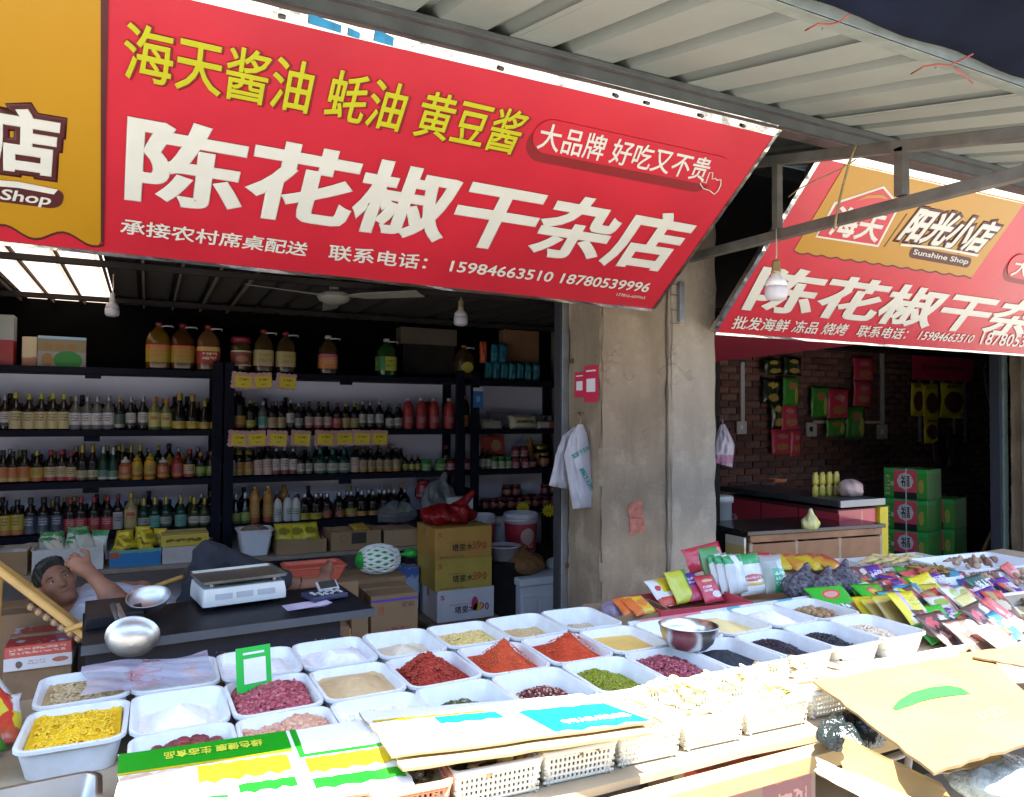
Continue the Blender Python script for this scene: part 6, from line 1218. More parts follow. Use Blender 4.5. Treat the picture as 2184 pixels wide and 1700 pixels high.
powder('B', 4, 'dark chilli flakes', 'dark red coarse chilli flakes heaped high', (.30, .030, .018), .118, .048, 15, -.01, .02, .9, .006, 70, bump=.9, bs=180, var=.3, gr=(1500, .0042), grc=g_('flake2', (.38, .05, .025), .6))
powder('B', 5, 'orange chilli powder', 'orange red chilli powder with a sharp peak', (.47, .065, .022), .125, .05, 16, .015, .02, 1.0, .003, 60, bump=.6, bs=220, var=.2, gr=(600, .0028), grc=chm); powder('B', 6, 'ridged chilli powder', 'orange red chilli powder with a rounded ridge beside the yellow meal', (.47, .055, .02), .118, .05, 17, .03, .02, .9, .003, 60, bump=.6, bs=220, var=.2, gr=(500, .0028), grc=chm)
powder('B', 7, 'yellow millet meal', 'smooth yellow millet meal beside the steel bowl', (.72, .50, .14), .055, .045, 18, .02, -.02, .8, .003, 20, var=.05); powder('B', 8, 'white sugar under the steel bowl', 'white sugar in the tray under the steel bowl', (.80, .80, .79), .045, .03, 19)
powder('B', 9, 'pale corn meal', 'pale yellow corn meal heap in the middle row', (.74, .60, .28), .085, .045, 20, -.02, .03, .8, .002, 20, var=.04); powder('B', 10, 'glaring white powder', 'smooth white powder heaped behind the black rice', (.82, .82, .82), .09, .045, 21, 0, .02, .7)
# walnuts one by one
x, y = tray('B', 11, 'round brown nuts'); m_nut = [M('nut%d' % i, c, .6, var=.2, vs=40, bump=.4, bs=60) for i, c in enumerate(((.34, .21, .10), (.40, .26, .13), (.30, .18, .085)))]
V, F = ICO2; NUTS = []
for q in range(9):
    dd = np.random.default_rng(q).normal(0, .045, V.shape); me = fast_mesh('nut', V * (1 + dd) * np.array((1, .95, 1.04)), F); me.materials.append(m_nut[q % 3]); NUTS.append(me)
for lay, (nx_, ny_, z) in enumerate(((8, 9, .024), (6, 8, .042), (4, 5, .058))):
    for i in range(nx_):
        for j in range(ny_):
            if random.random() < .08: continue
            r = random.uniform(.0118, .0142)
            xx = (i - (nx_ - 1) / 2) * .0235 + random.uniform(-.003, .003); yy = (j - (ny_ - 1) / 2) * .0235 + random.uniform(-.003, .003)
            o = dup_mesh('nut', random.choice(NUTS), (x + xx, y + yy, TZ + z + random.uniform(-.003, .004))); o.scale = (r, r, r); o.rotation_euler = (random.uniform(0, 6), random.uniform(0, 6), 0)
            tag(o, 'round brown nut in the tray beyond the white powder', 'nut', 'round brown nuts')
# front row
x, y = tray('C', 1, 'red dates')
m_date = [M('date%d' % i, c, .32, var=.25, vs=40, bump=.5, bs=45, coat=.2, dist=.004) for i, c in enumerate(((.17, .022, .02), (.22, .03, .025), (.13, .018, .018)))]; DATES = []
for q in range(6):
    dd = np.random.default_rng(q + 50).normal(0, .05, V.shape); me = fast_mesh('red_date', V * (1 + dd) * np.array((1.25, .95, .92)), F); me.materials.append(m_date[q % 3]); DATES.append(me)
for lay, (nx_, ny_, z, sp) in enumerate(((6, 7, .024, .031), (5, 6, .046, .031), (3, 4, .064, .031), (2, 2, .08, .031))):
    for i in range(nx_):
        for j in range(ny_):
            o = dup_mesh('red_date', random.choice(DATES), (x + .01 + (i - (nx_ - 1) / 2) * sp + random.uniform(-.005, .005), y + .015 + (j - (ny_ - 1) / 2) * sp + random.uniform(-.005, .005), TZ + z)); r = random.uniform(.0145, .0175); o.scale = (r, r, r); o.rotation_euler = (random.uniform(-.6, .6), random.uniform(-.6, .6), random.uniform(0, 6)); tag(o, 'wrinkled dark red date in the tray behind the green box', 'date', 'red dates')
grains('C', 2, 'shelled peanuts', 'pale pink shelled peanuts behind the green box', [(g_('peanut', (.56, .30, .19), .5), .7), (g_('peanut2', (.62, .36, .24), .5), .3)], 520, (.0138, .0092, .0088), .08, .045, 22, .03, .03, .9, (.35, .18, .1))
powder('C', 3, 'white rock sugar', 'white rock sugar under the printed cardboard', (.80, .80, .80), .06, .045, 23, 0, 0, .7, .01, 60, gr=(500, .008), grc=g_('sugar', (.82, .82, .82), .3))
grains('C', 4, 'green peppercorns', 'low heap of dark green peppercorns', [(g_('gpep', (.075, .085, .030), .7), .75), (g_('gpep2', (.26, .24, .12), .7), .25)], 1500, (.0042, .004, .0038), .06, .012, 24, .0, .03, .9, (.06, .06, .03))
grains('C', 5, 'red pepper husks', 'dark red Sichuan pepper husks with pale insides', [(g_('rpep', (.16, .028, .03), .7), .7), (g_('rpep2', (.52, .38, .24), .7), .3)], 1200, (.0046, .004, .0038), .052, .014, 25, .03, .03, .9, (.1, .03, .03))
grains('C', 6, 'mung beans', 'bright green mung beans sloping down in a tray', [(g_('mung', (.20, .23, .012), .45), .8), (g_('mung2', (.30, .32, .03), .45), .2)], 2600, (.0036, .0029, .0029), .072, .03, 26, -.02, .05, .9, (.16, .18, .01))
grains('C', 7, 'red adzuki beans', 'dusty red adzuki beans in front of the steel bowl', [(g_('adz', (.24, .035, .055), .4), .55), (g_('adz2', (.40, .13, .15), .4), .25), (g_('adz3', (.15, .02, .035), .4), .2)], 1500, (.0064, .0044, .0043), .072, .045, 27, -.01, .04, .8, (.16, .04, .05))
powder('C', 8, 'black sesame', 'smooth grey black sesame mound', (.035, .038, .045), .078, .035, 28, -.01, .04, .8, .0015, 60, bump=.8, bs=420, var=.35)
grains('C', 9, 'black rice', 'purple black rice slope', [(g_('brice', (.028, .016, .026), .5), .85), (g_('brice2', (.09, .06, .07), .5), .15)], 2400, (.0055, .002, .002), .07, .032, 29, 0, .04, .8, (.02, .012, .018)); grains('C', 10, 'black beans', 'shiny black beans low in a tray', [(g_('bbean', (.012, .013, .018), .3), 1.)], 1000, (.0070, .0048, .0047), .056, .028, 30, 0, .04, .8, (.012, .012, .016))
grains('C', 11, 'white kidney halves', 'cream coloured split beans in the last front row tray', [(g_('split', (.70, .58, .42), .6), 1.)], 900, (.008, .0058, .004), .06, .03, 31, 0, .04, .8, (.6, .5, .36))
# film bag over the first back trays
bm = bmesh.new(); n = 30; vs_ = []
for j in range(n + 1):
    for i in range(n + 1):
        u, v = i / n, j / n; xx = -.145 + .325 * u + .012 * math.sin(v * 5) * (1 - u); yy = 2.225 + .25 * v; zz = TZ + .088 + .006 * math.sin(7 * u + 3 * v) * math.sin(5 * v) + .003 * abs(math.sin(11 * v + 9 * u)) - .006 * math.exp(-((u - .75) / .15) ** 2)
        vs_.append(bm.verts.new((xx, yy, zz)))
for j in range(n):
    for i in range(n): bm.faces.new((vs_[j * (n + 1) + i], vs_[j * (n + 1) + i + 1], vs_[(j + 1) * (n + 1) + i + 1], vs_[(j + 1) * (n + 1) + i]))
me = bpy.data.meshes.new('plastic_bag'); bm.to_mesh(me); bm.free(); me.shade_smooth()
m_fb = PM('printed_film', (.46, .45, .56), spots=[(.42, .35, .12, .3, (.55, .25, .30)), (.85, .6, .1, .12, (.55, .35, .36)), (.55, .75, .12, .05, (.55, .22, .28))], rough=.22, wob=.3, bump=.4); nt = m_fb.node_tree; nt.nodes['Principled BSDF'].inputs['Alpha'].default_value = .6
o = link('plastic_bag', me, m_fb); tag(o, 'translucent pink printed plastic bag spread over two back trays', 'bag')
# green card with a blank panel
p = at(543, 1478, Y=2.16); cd = thing('payment_card', 'green card with a blank white panel standing in the peanuts', 'card', (p.x, 2.15, TZ + .045), (R(-14), R(2), R(14)))
box('card', .098, .004, .132, M('card_green', (.015, .42, .045), .35, var=.03), (0, 0, 0), parent=cd, bev=.001); box('white_panel', .062, .001, .066, M('card_white2', (.72, .72, .74), .5), (.002, -.003, .035), parent=cd, bev=0); box('white_line', .06, .001, .006, M('card_white2', (.72, .72, .74), .5), (0, -.003, .112), parent=cd, bev=0); box('back_leaf', .094, .003, .12, M('card_white2', (.72, .72, .74), .5), (.006, .007, 0), parent=cd, bev=.001)
# steel bowl
m_ss = M('stainless', (.66, .65, .64), .30, 1., var=.06, vs=8)
bp_ = at(1440, 1392, Y=1.80); sbw = link('steel_bowl', lathe_me('steel_bowl', [(0, 0), (.055, 0), (.062, .004), (.080, .022), (.0905, .05), (.094, .072), (.0965, .0725), (.0965, .0745), (.093, .0745), (.0885, .05), (.078, .024), (.060, .0065), (0, .004)], 48), m_ss, loc=(1.585, 1.885, TZ + .078)); tag(sbw, 'polished steel bowl standing across the trays', 'bowl'); sbw.rotation_euler = (R(-2), R(1.5), 0)
# steel tray at the near end
p = at(105, 1680, Z=.85); t = link('steel_tray', tray_me('steel_tray', .34, .26, .05, .012, .002, .03, .012), M('brushed_steel', (.60, .60, .60), .3, 1., var=.1, vs=5), loc=(-.235, 1.655, .80)); t.rotation_euler = (0, 0, R(3)); tag(t, 'empty stainless steel tray at the near end of the table', 'tray')
st_ = box('riser_block', .28, .2, .022, M('wood_riser', (.26, .2, .1), .8), (-.235, 1.655, TZ)); tag(st_, 'thin wooden block under the steel tray', 'block')
# bagged goods at the near left end
pm1 = PM('chips_pack', (.60, .50, .03), [('v', .55, 1, (.66, .66, .64)), ('u', .6, .85, (.55, .05, .03)), ('v', .0, .2, (.45, .08, .03))], wob=.08, bump=.4); pm2 = PM('green_white_pack', (.62, .64, .60), [('v', .8, 1, (.05, .3, .1)), ('v', 0, .2, (.45, .05, .04))], wob=.1, bump=.4); pm3 = PM('veg_pack', (.05, .28, .03), [('v', .3, .6, (.55, .42, .2))], [(.5, .45, .3, .2, (.6, .5, .3))], wob=.15, bump=.4)
for i, (px, py, w_, h_, m, rx, rz, lb) in enumerate(((25, 1480, .15, .2, pm2, -55, 35, 'white and green snack packet at the near end behind the corn tray'), (60, 1510, .12, .17, pm1, -35, 60, 'yellow and red snack packet standing at the near end'), (20, 1540, .16, .18, pm1, -70, 10, 'yellow and white packet lying at the near end'), (45, 1555, .13, .17, pm3, -50, 30, 'green vegetable printed packet at the near end'), (10, 1600, .14, .17, PM('clear_pack', (.35, .36, .33), [('u', .4, .6, (.4, .1, .1))], wob=.15, bump=.5), -60, 10, 'clear bag of pale goods at the near end'))):
    q = at(px, py, Z=.845); packet(lb, (q.x - (.045 if i < 3 else .085), q.y - .02, .80), w_, h_, .04, m, rx, rz)
blob('mushroom_bag', 'bag of dried grey mushrooms at the near end', 'bag', (-.40, 1.83, .776), (.09, .09, .07), M('dried_grey', (.24, .20, .16), .7, var=.6, vs=40, bump=1, bs=40, dist=.02), 51, .3, None, .011)
# --- printed cardboard laid over the front
m_cw2 = M('coated_white', (.74, .75, .76), .45, var=.03); m_corr = M('corrugated_edge', (.24, .16, .08), .9, var=.2)
def sheet(name, lb, corners, thick, mat, parts=(), sag=0., n=10, cat='cardboard', rip=.004):
    """a board with ragged edges: corners world, counter-clockwise from lower left; parts are flat prints (u0,v0,u1,v1,mat)"""
    a, b, c, d = [Vector(q) for q in corners]; o_ = a; r = random.Random(name + lb); N = (b - a).cross(d - a).normalized()
    t = thing(name, lb, cat, a)
    def S(u, v): return (a * (1 - u) + b * u) * (1 - v) + (d * (1 - u) + c * u) * v - Vector((0, 0, sag * math.sin(math.pi * u) * (1 - v))) - o_
    ed = {}
    V = []; F = []
    for s in (0, 1):
        for j in range(n + 1):
            for i in range(n + 1):
                q = S(i / n, j / n); key = (i, j)
                if i in (0, n) or j in (0, n):
                    if key not in ed: ed[key] = Vector((r.uniform(-rip, rip), r.uniform(-rip, rip), 0))
                    q = q + ed[key]
                V.append(q - N * thick * s)
    k = (n + 1) ** 2
    for s in (0, 1):
        for j in range(n):
            for i in range(n): x_ = s * k + j * (n + 1) + i; q = (x_, x_ + 1, x_ + n + 2, x_ + n + 1); F.append(q if s == 0 else q[::-1])
    me = mesh('sheet', V, F); link('sheet', me, mat, t)
    F = []
    for i in range(n):
        F.append((i, i + k, i + 1 + k, i + 1)); x_ = n * (n + 1) + i; F.append((x_, x_ + 1, x_ + 1 + k, x_ + k)); x_ = i * (n + 1); F.append((x_, x_ + n + 1, x_ + n + 1 + k, x_ + k)); x_ = i * (n + 1) + n; F.append((x_, x_ + k, x_ + n + 1 + k, x_ + n + 1))
    link('cut_edge', mesh('cut_edge', V, F), m_corr, t)
    for (nm, poly, m) in parts:
        n2 = len(poly); me = mesh(nm, [S(u, v) + N * .0015 for u, v in poly], [tuple(range(n2))]); link(nm, me, m, t)
    return t, (lambda u, v: S(u, v) + o_)
def E(x, y, Z=.866): return at(x, y, Z=Z)
m_cyan = M('print_cyan', (.001, .22, .30), .45, var=.08, vs=8); m_py = M('print_yellow', (.55, .42, .003), .45, var=.15, vs=12); m_pg = M('print_green', (.002, .27, .006), .45, var=.06, vs=10); m_pal = M('print_pale', (.58, .42, .30), .5, var=.3, vs=14)
r4 = lambda u0, v0, u1, v1: [(u0, v0), (u1, v0), (u1, v1), (u0, v1)]
rag = lambda u0, v0, u1, v1, n=8, a=.03: [(u0 + (u1 - u0) * i / n, v0 + a * math.sin(i * 2.3)) for i in range(n + 1)] + [(u1 - (u1 - u0) * i / n, v1 + a * abs(math.sin(i * 1.9 + u0))) for i in range(n + 1)]
t, S_ = sheet('cardboard_sheet', 'white printed cardboard with a cyan band lying over the front baskets', [E(838, 1612, .902), E(1402, 1538, .902), E(1240, 1480, .876), E(768, 1518, .876)], .006, m_cw2, [('cyan_print', rag(.60, .04, .985, .62), m_cyan), ('cyan_print', rag(.26, .52, .52, .68, 8, .02), m_cyan), ('yellow_print', rag(.02, .70, .5, .74, 8, .015), m_py), ('faded_picture', rag(.62, .76, .97, .84, 8, .015), m_pal)])
fit_text('lettering', '中华人民 绿色食品', m_cw2, S_(.68, .17), S_(.95, .17), S_(.68, .27), t, .03, .003)
sheet('cardboard_sheet', 'second cardboard sheet sticking out under the printed one', [E(858, 1640, .892), E(1395, 1562, .892), E(1300, 1500, .872), E(800, 1540, .872)], .006, M('card_light', (.30, .21, .10), .85, var=.08), [])
# flattened green fruit box
t, S_ = sheet('flattened_box', 'flattened green and yellow printed box over the front of the table', [E(243, 1768, .858), E(888, 1674, .858), E(798, 1532, .866), E(253, 1610, .866)], .006, m_cw2, [('green_print', r4(.0, .70, .625, .995), m_pg), ('yellow_print', r4(0., .665, .625, .695), m_py), ('green_print', r4(.64, .60, .665, .995), m_pg), ('green_print', r4(.64, .555, .985, .60), m_pg), ('yellow_print', rag(.655, .33, .985, .52, 12, .02), m_py), ('yellow_print', rag(.27, .40, .60, .62, 12, .03), m_py), ('green_print', rag(.655, .12, .985, .24, 10, .015), m_pg), ('green_print', rag(.40, .2, .60, .3, 8, .02), m_pg), ('green_print', rag(.02, .12, .36, .2, 8, .02), m_pg), ('faded_picture', rag(.01, .36, .24, .62, 10, .04), m_pal)])
fit_text('lettering', '绿色健康 生态食品', M('letter_y2', (.55, .55, .04), .5), S_(.52, .90), S_(.16, .90), S_(.52, .80), t, .02, .003)
bl_ = sheet('white_board', 'white board lying along the front rims of the far trays', [E(1640, 1462, .853), E(2010, 1418, .853), E(2075, 1372, .853), E(1700, 1432, .853)], .01, m_cw2)
# --- kraft cardboard at the far end
m_kr = M('kraft', (.20, .12, .038), .85, var=.22, vs=5, bump=.15, bs=20)
gpoly = [(.40, .24), (.44, .32), (.50, .40), (.58, .46), (.68, .49), (.78, .48), (.84, .44), (.72, .42), (.60, .38), (.52, .31), (.46, .24)]
t, S_ = sheet('kraft_cardboard', 'large kraft cardboard sheet with a green brush stroke print', [at(1990, 1645, Z=.845), at(2280, 1560, Z=.87), at(2092, 1388, Z=.885), at(1735, 1452, Z=.885)], .007, m_kr, [], sag=.0, n=12, rip=.006)
gp = [(1903, 1512), (1918, 1494), (1945, 1478), (1985, 1467), (2022, 1463), (2050, 1468), (2070, 1481), (2040, 1484), (2000, 1489), (1965, 1497), (1940, 1507), (1925, 1511), (1915, 1516)]
def on_sheet(px_, py_):
    u, v = .5, .5
    def pr(u, v):
        d_ = S_(u, v) - EYE; zc = d_.dot(FW); return np.array((CX + FOC * d_.dot(RT) / zc, CY - FOC * d_.dot(UP) / zc))
    for _ in range(12):
        r0 = pr(u, v); J_ = np.column_stack([(pr(u + 1e-3, v) - r0) / 1e-3, (pr(u, v + 1e-3) - r0) / 1e-3]); du = np.linalg.solve(J_, np.array((px_, py_)) - r0); u += du[0]; v += du[1]
    return S_(u, v) + Vector((0, 0, .0015))
plate('green_print', [on_sheet(*q_) for q_ in gp], (0, 0, 1), .0004, M('print_green2', (.006, .095, .015), .6, var=.3, vs=60), t)
fit_text('lettering', '有机蔬菜', M('kraft_ink', (.30, .20, .09), .8), S_(.56, .24), S_(.76, .26), S_(.56, .33), t, .0, .002)
sheet('kraft_cardboard', 'folded kraft flap hanging under the larger kraft sheet', [at(1995, 1652, Z=.79), at(2140, 1625, Z=.80), at(2110, 1580, Z=.85), at(1915, 1560, Z=.862)], .007, m_kr)
sheet('kraft_cardboard', 'small kraft sheet with green print lying behind the larger one', [at(2075, 1400, Z=.893), at(2290, 1440, Z=.893), at(2290, 1372, Z=.893), at(2092, 1386, Z=.893)], .006, m_kr, [('green_print', rag(.55, .5, 1., .7, 6, .02), m_pg)])
sheet('cardboard_flap', 'pale kraft flap standing at the table corner', [at(1795, 1640, Z=.78), at(2060, 1760, Z=.74), at(2010, 1672, Z=.80), at(1800, 1570, Z=.83)], .006, m_kr)
sheet('foam_sheet', 'white foam sheet end below the kraft flap', [at(1740, 1650, Z=.76), at(1960, 1760, Z=.72), at(1990, 1720, Z=.76), at(1740, 1615, Z=.79)], .02, M('foam2', (.72, .72, .70), .8))
blob('plastic_bag', 'black film bundle under the kraft cardboard', 'bag', (at(1880, 1610, Z=.78).x, at(1880, 1610, Z=.78).y + .08, .776), (.11, .07, .04), M('black_film', (.012, .018, .018), .25, var=.5, vs=12, bump=1, bs=26, dist=.02), 61, 1.3, None, .012)
blob('plastic_bag', 'grey green film bundle at the table corner', 'bag', (at(2120, 1670, Z=.74).x, at(2120, 1670, Z=.74).y, .72), (.12, .1, .05), M('grey_film2', (.25, .28, .25), .25, var=.6, vs=20, bump=1, bs=26, dist=.02), 62, .5, None, .012)
# --- baskets under the cardboard
def basket(px0, px1, pyr, lb, mat, cont=None, Y=1.41, d=.25, h=.082, rz=-3):
    xa, xb = at(px0, pyr, Y=Y).x, at(px1, pyr, Y=Y).x; w_ = xb - xa; t = thing('plastic_basket', lb, 'basket', ((xa + xb) / 2, Y + d / 2 + .01, TZ), (0, 0, R(rz)))
    lip, tp = .009, .013; L = lambda ww, dd, rr, z: [(x, y, z) for x, y in rrect(ww, dd, rr)]
    link('rim', loft_me('rim', [L(w_ - 2 * lip, d - 2 * lip, .02, h - .012), L(w_, d, .028, h - .012), L(w_, d, .028, h - .002), L(w_ - .004, d - .004, .028, h), L(w_ - 2 * lip, d - 2 * lip, .02, h), L(w_ - 2 * lip, d - 2 * lip, .02, h - .012)], True, False, False), mat, t)
    link('base', box_me('base', w_ - 2 * lip - 2 * tp, d - 2 * lip - 2 * tp, .004, .001), mat, t)
    # lattice walls: real bars with gaps
    bars = []
    for side in range(4):
        length = (w_ if side % 2 == 0 else d) - 2 * lip - .03; nb_ = int(length / .0105); off = ((d if side % 2 == 0 else w_) / 2 - lip)
        def pt(s, z):
            k = off - tp * (1 - z / h); p_ = (s, -k) if side == 0 else (k, s) if side == 1 else (-s, k) if side == 2 else (-k, -s); return (p_[0], p_[1], z)
        for i in range(nb_ + 1): s = -length / 2 + length * i / nb_; bars.append((pt(s, .004), pt(s, h - .01), .0028))
        for z in (.006, .02, .034, .048, .062): bars.append((pt(-length / 2 - .012, z), pt(length / 2 + .012, z), .0028))
    P_ = []
    for a, b, r_ in bars:
        a = np.array(a); b = np.array(b); dd = b - a; dd = dd / np.linalg.norm(dd); x_ = np.cross(dd, (.3, .2, .9)); x_ /= np.linalg.norm(x_); y_ = np.cross(dd, x_)
        vv = np.array([c + (x_ * sx_ + y_ * sy_) * r_ for c in (a, b) for sx_, sy_ in ((1, 1), (-1, 1), (-1, -1), (1, -1))]); ff_ = np.array([[0, 1, 5, 4], [1, 2, 6, 5], [2, 3, 7, 6], [3, 0, 4, 7]]); P_.append((vv, ff_))
    o = link('lattice', join_me('lattice', P_, False), mat, t); o['kind'] = 'stuff'
    for sx_, sy_ in ((1, 1), (-1, 1), (-1, -1), (1, -1)): link('corner', tube_me('corner', [(sx_ * (w_ / 2 - lip - tp - .006), sy_ * (d / 2 - lip - tp - .006), 0), (sx_ * (w_ / 2 - lip - .006), sy_ * (d / 2 - lip - .006), h - .006)], .009, 8), mat, t)
    return t, w_, d, h
m_bk = M('basket_cream', (.72, .70, .60), .4, var=.04); m_bkp = M('basket_salmon', (.60, .22, .13), .4, var=.05)
def roots(t, w_, d, n, lb, cols, sz, grp, name, cat, z=.05):
    V, F = ICO2; mm = [M('%s_%d' % (name, i), c, .7, var=.3, vs=40, bump=.5, bs=70) for i, c in enumerate(cols)]; data = []
    for q in range(6):
        r_ = np.random.default_rng(q + 70); k = 1 + .22 * np.sin(V @ r_.normal(0, 3, 3)) + r_.normal(0, .06, len(V)); me = fast_mesh(name, V * k[:, None] * np.array(sz), F); me.materials.append(mm[q % len(mm)]); data.append(me)
    W = _world(t)
    for i in range(n):
        p_ = W @ Vector((random.uniform(-.42, .42) * w_, random.uniform(-.42, .42) * d, z + random.uniform(-.012, .02))); o = dup_mesh(name, random.choice(data), p_); o.rotation_euler = (random.uniform(-.5, .5), random.uniform(-.5, .5), random.uniform(0, 6)); s = random.uniform(.75, 1.25); o.scale = (s, s, s); tag(o, lb, cat, grp)
b_, w_, d_2, h_ = basket(975, 1176, 1622, 'cream plastic basket of ginger pieces under the cardboard', m_bk); roots(b_, w_, d_2, 70, 'knobbly dried ginger piece in the cream basket', [(.42, .31, .15), (.36, .26, .12), (.50, .38, .2)], (.021, .012, .010), 'ginger pieces', 'ginger', 'food', .05)
b_, w_, d_2, h_ = basket(1170, 1335, 1577, 'cream plastic basket of thin dried roots under the cardboard', m_bk); roots(b_, w_, d_2, 80, 'thin dried root slice in the second cream basket', [(.34, .25, .14), (.28, .2, .11)], (.026, .006, .005), 'dried root slices', 'root_slice', 'food', .055)
b_, w_, d_2, h_ = basket(1332, 1472, 1545, 'sunlit cream basket of dried lily under the cardboard end', m_bk); roots(b_, w_, d_2, 40, 'pale dried lily strip in the sunlit basket', [(.58, .45, .25), (.5, .38, .2)], (.024, .007, .006), 'dried lily strips', 'lily_strip', 'food', .07)
b_, w_, d_2, h_ = basket(1474, 1606, 1512, 'sunlit cream basket of yellow chips in the open', m_bk); roots(b_, w_, d_2, 60, 'yellow and white chip in the open sunlit basket', [(.60, .50, .16), (.68, .64, .5), (.7, .66, .55), (.66, .6, .4)], (.018, .014, .005), 'yellow chips', 'chip', 'food', .075)
b_, w_, d_2, h_ = basket(1608, 1744, 1480, 'sunlit cream basket of white chips next to the kraft cardboard', m_bk); roots(b_, w_, d_2, 60, 'white dried chip in the basket next to the kraft cardboard', [(.74, .70, .58), (.7, .62, .4)], (.018, .014, .005), 'white chips', 'chip', 'food', .075)
b_, w_, d_2, h_ = basket(1746, 1872, 1455, 'sunlit cream basket half hidden by the kraft cardboard', m_bk); roots(b_, w_, d_2, 40, 'tan slice in the basket half hidden by kraft cardboard', [(.5, .38, .2), (.44, .32, .16)], (.022, .012, .005), 'tan slices', 'slice', 'food', .07)
b_, w_, d_2, h_ = basket(800, 985, 1668, 'salmon pink plastic basket of bay leaves', m_bkp, Y=1.40, rz=-4)
# bay leaves
lv = []
for i in range(-4, 5):
    t = i / 4; hw = .011 * (1 - t * t) ** .8; lv += [(t * .035, -hw, .004 * t * t), (t * .035, 0, -.002), (t * .035, hw, .004 * t * t)]
lf = []
for i in range(8): a = i * 3; lf += [(a, a + 1, a + 4, a + 3), (a + 1, a + 2, a + 5, a + 4)]
lme = [mesh('bay_leaf', lv, lf, True) for _ in range(3)]
for i, c in enumerate(((.20, .22, .12), (.28, .27, .17), (.33, .28, .17))): lme[i].materials.append(M('bay%d' % i, c, .7, var=.2, vs=30))
W = _world(b_)
for i in range(70):
    o = dup_mesh('bay_leaf', random.choice(lme), W @ Vector((random.uniform(-.42, .42) * w_, random.uniform(-.42, .42) * d_2, random.uniform(.045, .075)))); o.rotation_euler = (random.uniform(-.5, .5), random.uniform(-.5, .5), random.uniform(0, 6)); tag(o, 'dry grey green bay leaf in the salmon basket', 'leaf', 'bay leaves')
# under the table
Yt = 1.55; carton('red brown printed carton under the table', at(1525, 1680, Y=Yt).x, at(1740, 1650, Y=Yt).x, Yt, .3, .25, at(1600, 1650, Y=Yt).z, PM('under_box', (.16, .095, .07), [('u', .45, .95, (.16, .03, .05)), ('v', .86, 1, (.42, .07, .05))], marks=[(.5, .8, .6, .9, 2, (.4, .2, .2))]), name='printed_carton')
bx = box('low_shelf', 1.5, .6, .02, m_tb, (1.9, 1.9, .225)); tag(bx, 'low board shelf under the stall table', 'shelf')
for i in range(4): blob('goods_sack', 'dark sack lying on the low board under the table', 'sack', (1.25 + .32 * i + (.5 if i == 3 else 0), 1.85 + .03 * i, .246), (.17, .2, .1), M('dark_sack', (.05, .055, .045), .8, var=.4, bump=.6, bs=20), 80 + i, .3, None, .02, group='sacks under the table')

# spilled grains between the trays: uncountable
for k_, (nm_, c_, x0_, x1_) in enumerate((('spilled_chilli', (.38, .05, .02), .6, 1.4), ('spilled_meal', (.62, .50, .22), -.2, 2.5), ('spilled_seeds', (.06, .05, .04), 1.0, 2.5))):
    n_ = (90, 120, 90)[k_]; q = np.column_stack([rng.uniform(x0_, x1_, n_), np.array([random.choice((1.935, 2.2035, 2.48, 1.668)) for _ in range(n_)]) + rng.normal(0, .006, n_), TZ + .077 + rng.uniform(0, .002, n_)])
    V_, F_ = scatter(ICO1, q, rots(n_, rng), rng.uniform(.0007, .0016, (n_, 3))); o = link(nm_, fast_mesh(nm_, V_, F_), M(nm_, c_, .8)); tag(o, ('red chilli crumbs spilled on the tray rims', 'pale meal crumbs spilled along the tray rims', 'dark seeds spilled on the far tray rims')[k_], 'crumbs', kind='stuff')
# ================================================================== packets at the far end of the table
def Q(px, py, z=.86): return at(px, py, Z=z)
wh = M('print_white', (.74, .74, .72), .5)
def open_tray(lb, px_c, py_c, w_, d, h, rz, m_out, name='cardboard_tray', z=TZ, ref=None):
    p = at(px_c, py_c, Z=ref or (z + h)); t = thing(name, lb, 'box', (p.x, p.y, z), (0, 0, R(rz))); tk = .005
    box('base', w_, d, tk, m_card, (0, 0, .001), parent=t, bev=0)
    for (sx_, sy_, qx, qy) in ((w_, tk, 0, -d / 2), (w_, tk, 0, d / 2), (tk, d - tk * 1.2, -w_ / 2 + tk / 2, 0), (tk, d - tk * 1.2, w_ / 2 - tk / 2, 0)): box('side', sx_, sy_, h, m_out, (qx, qy, 0.0015), parent=t, bev=0)
    return t
m_redcard = M('red_card', (.50, .06, .08), .5, var=.06); m_wcard = M('white_card', (.66, .64, .58), .6, var=.06)
open_tray('brown cardboard tray with purple film and orange sachets beside the pillar', 1338, 1297, .31, .2, .055, -8, m_card, z=TZ)
blob('plastic_bag', 'crumpled lilac film in the brown cardboard tray', 'bag', (Q(1315, 1292, .84).x, Q(1315, 1292, .84).y, .785), (.07, .06, .045), M('lilac_film', (.42, .34, .46), .25, var=.3, bump=.9, bs=22, dist=.02, tlc=.3), 91, .5, None, .009)
pmY = PM('pk_orange', (.64, .42, .03), [('u', .0, .35, (.60, .14, .03))], [(.6, .5, .2, .2, (.62, .2, .05))], wob=.12, bump=.7)
for i in range(2): packet('orange and yellow sachet in the brown cardboard tray', tuple(Q(1358 + 22 * i, 1310, .83)), .12, .1, .03, pmY, -62, 12 * i, name='sachet', group='orange sachets')
open_tray('red printed cardboard tray of packets next to the pillar', 1470, 1277, .44, .26, .065, -6, m_redcard)
P1 = PM('pk_whiteyellow', (.68, .68, .64), [('v', .45, 1, (.66, .55, .03)), ('u', 0, .35, (.66, .68, .66)), ('v', 0, .28, (.52, .07, .04))], [(.25, .62, .09, .1, (.50, .06, .08))], wob=.05, bump=.6)
P2 = PM('pk_red', (.52, .045, .07), [('v', .88, 1, (.45, .03, .05))], [(.5, .76, .28, .05, (.60, .45, .2)), (.7, .25, .22, .12, (.66, .6, .58))], [(.35, .6, .15, .6, 2, (.68, .6, .55))], wob=.02, bump=.6)
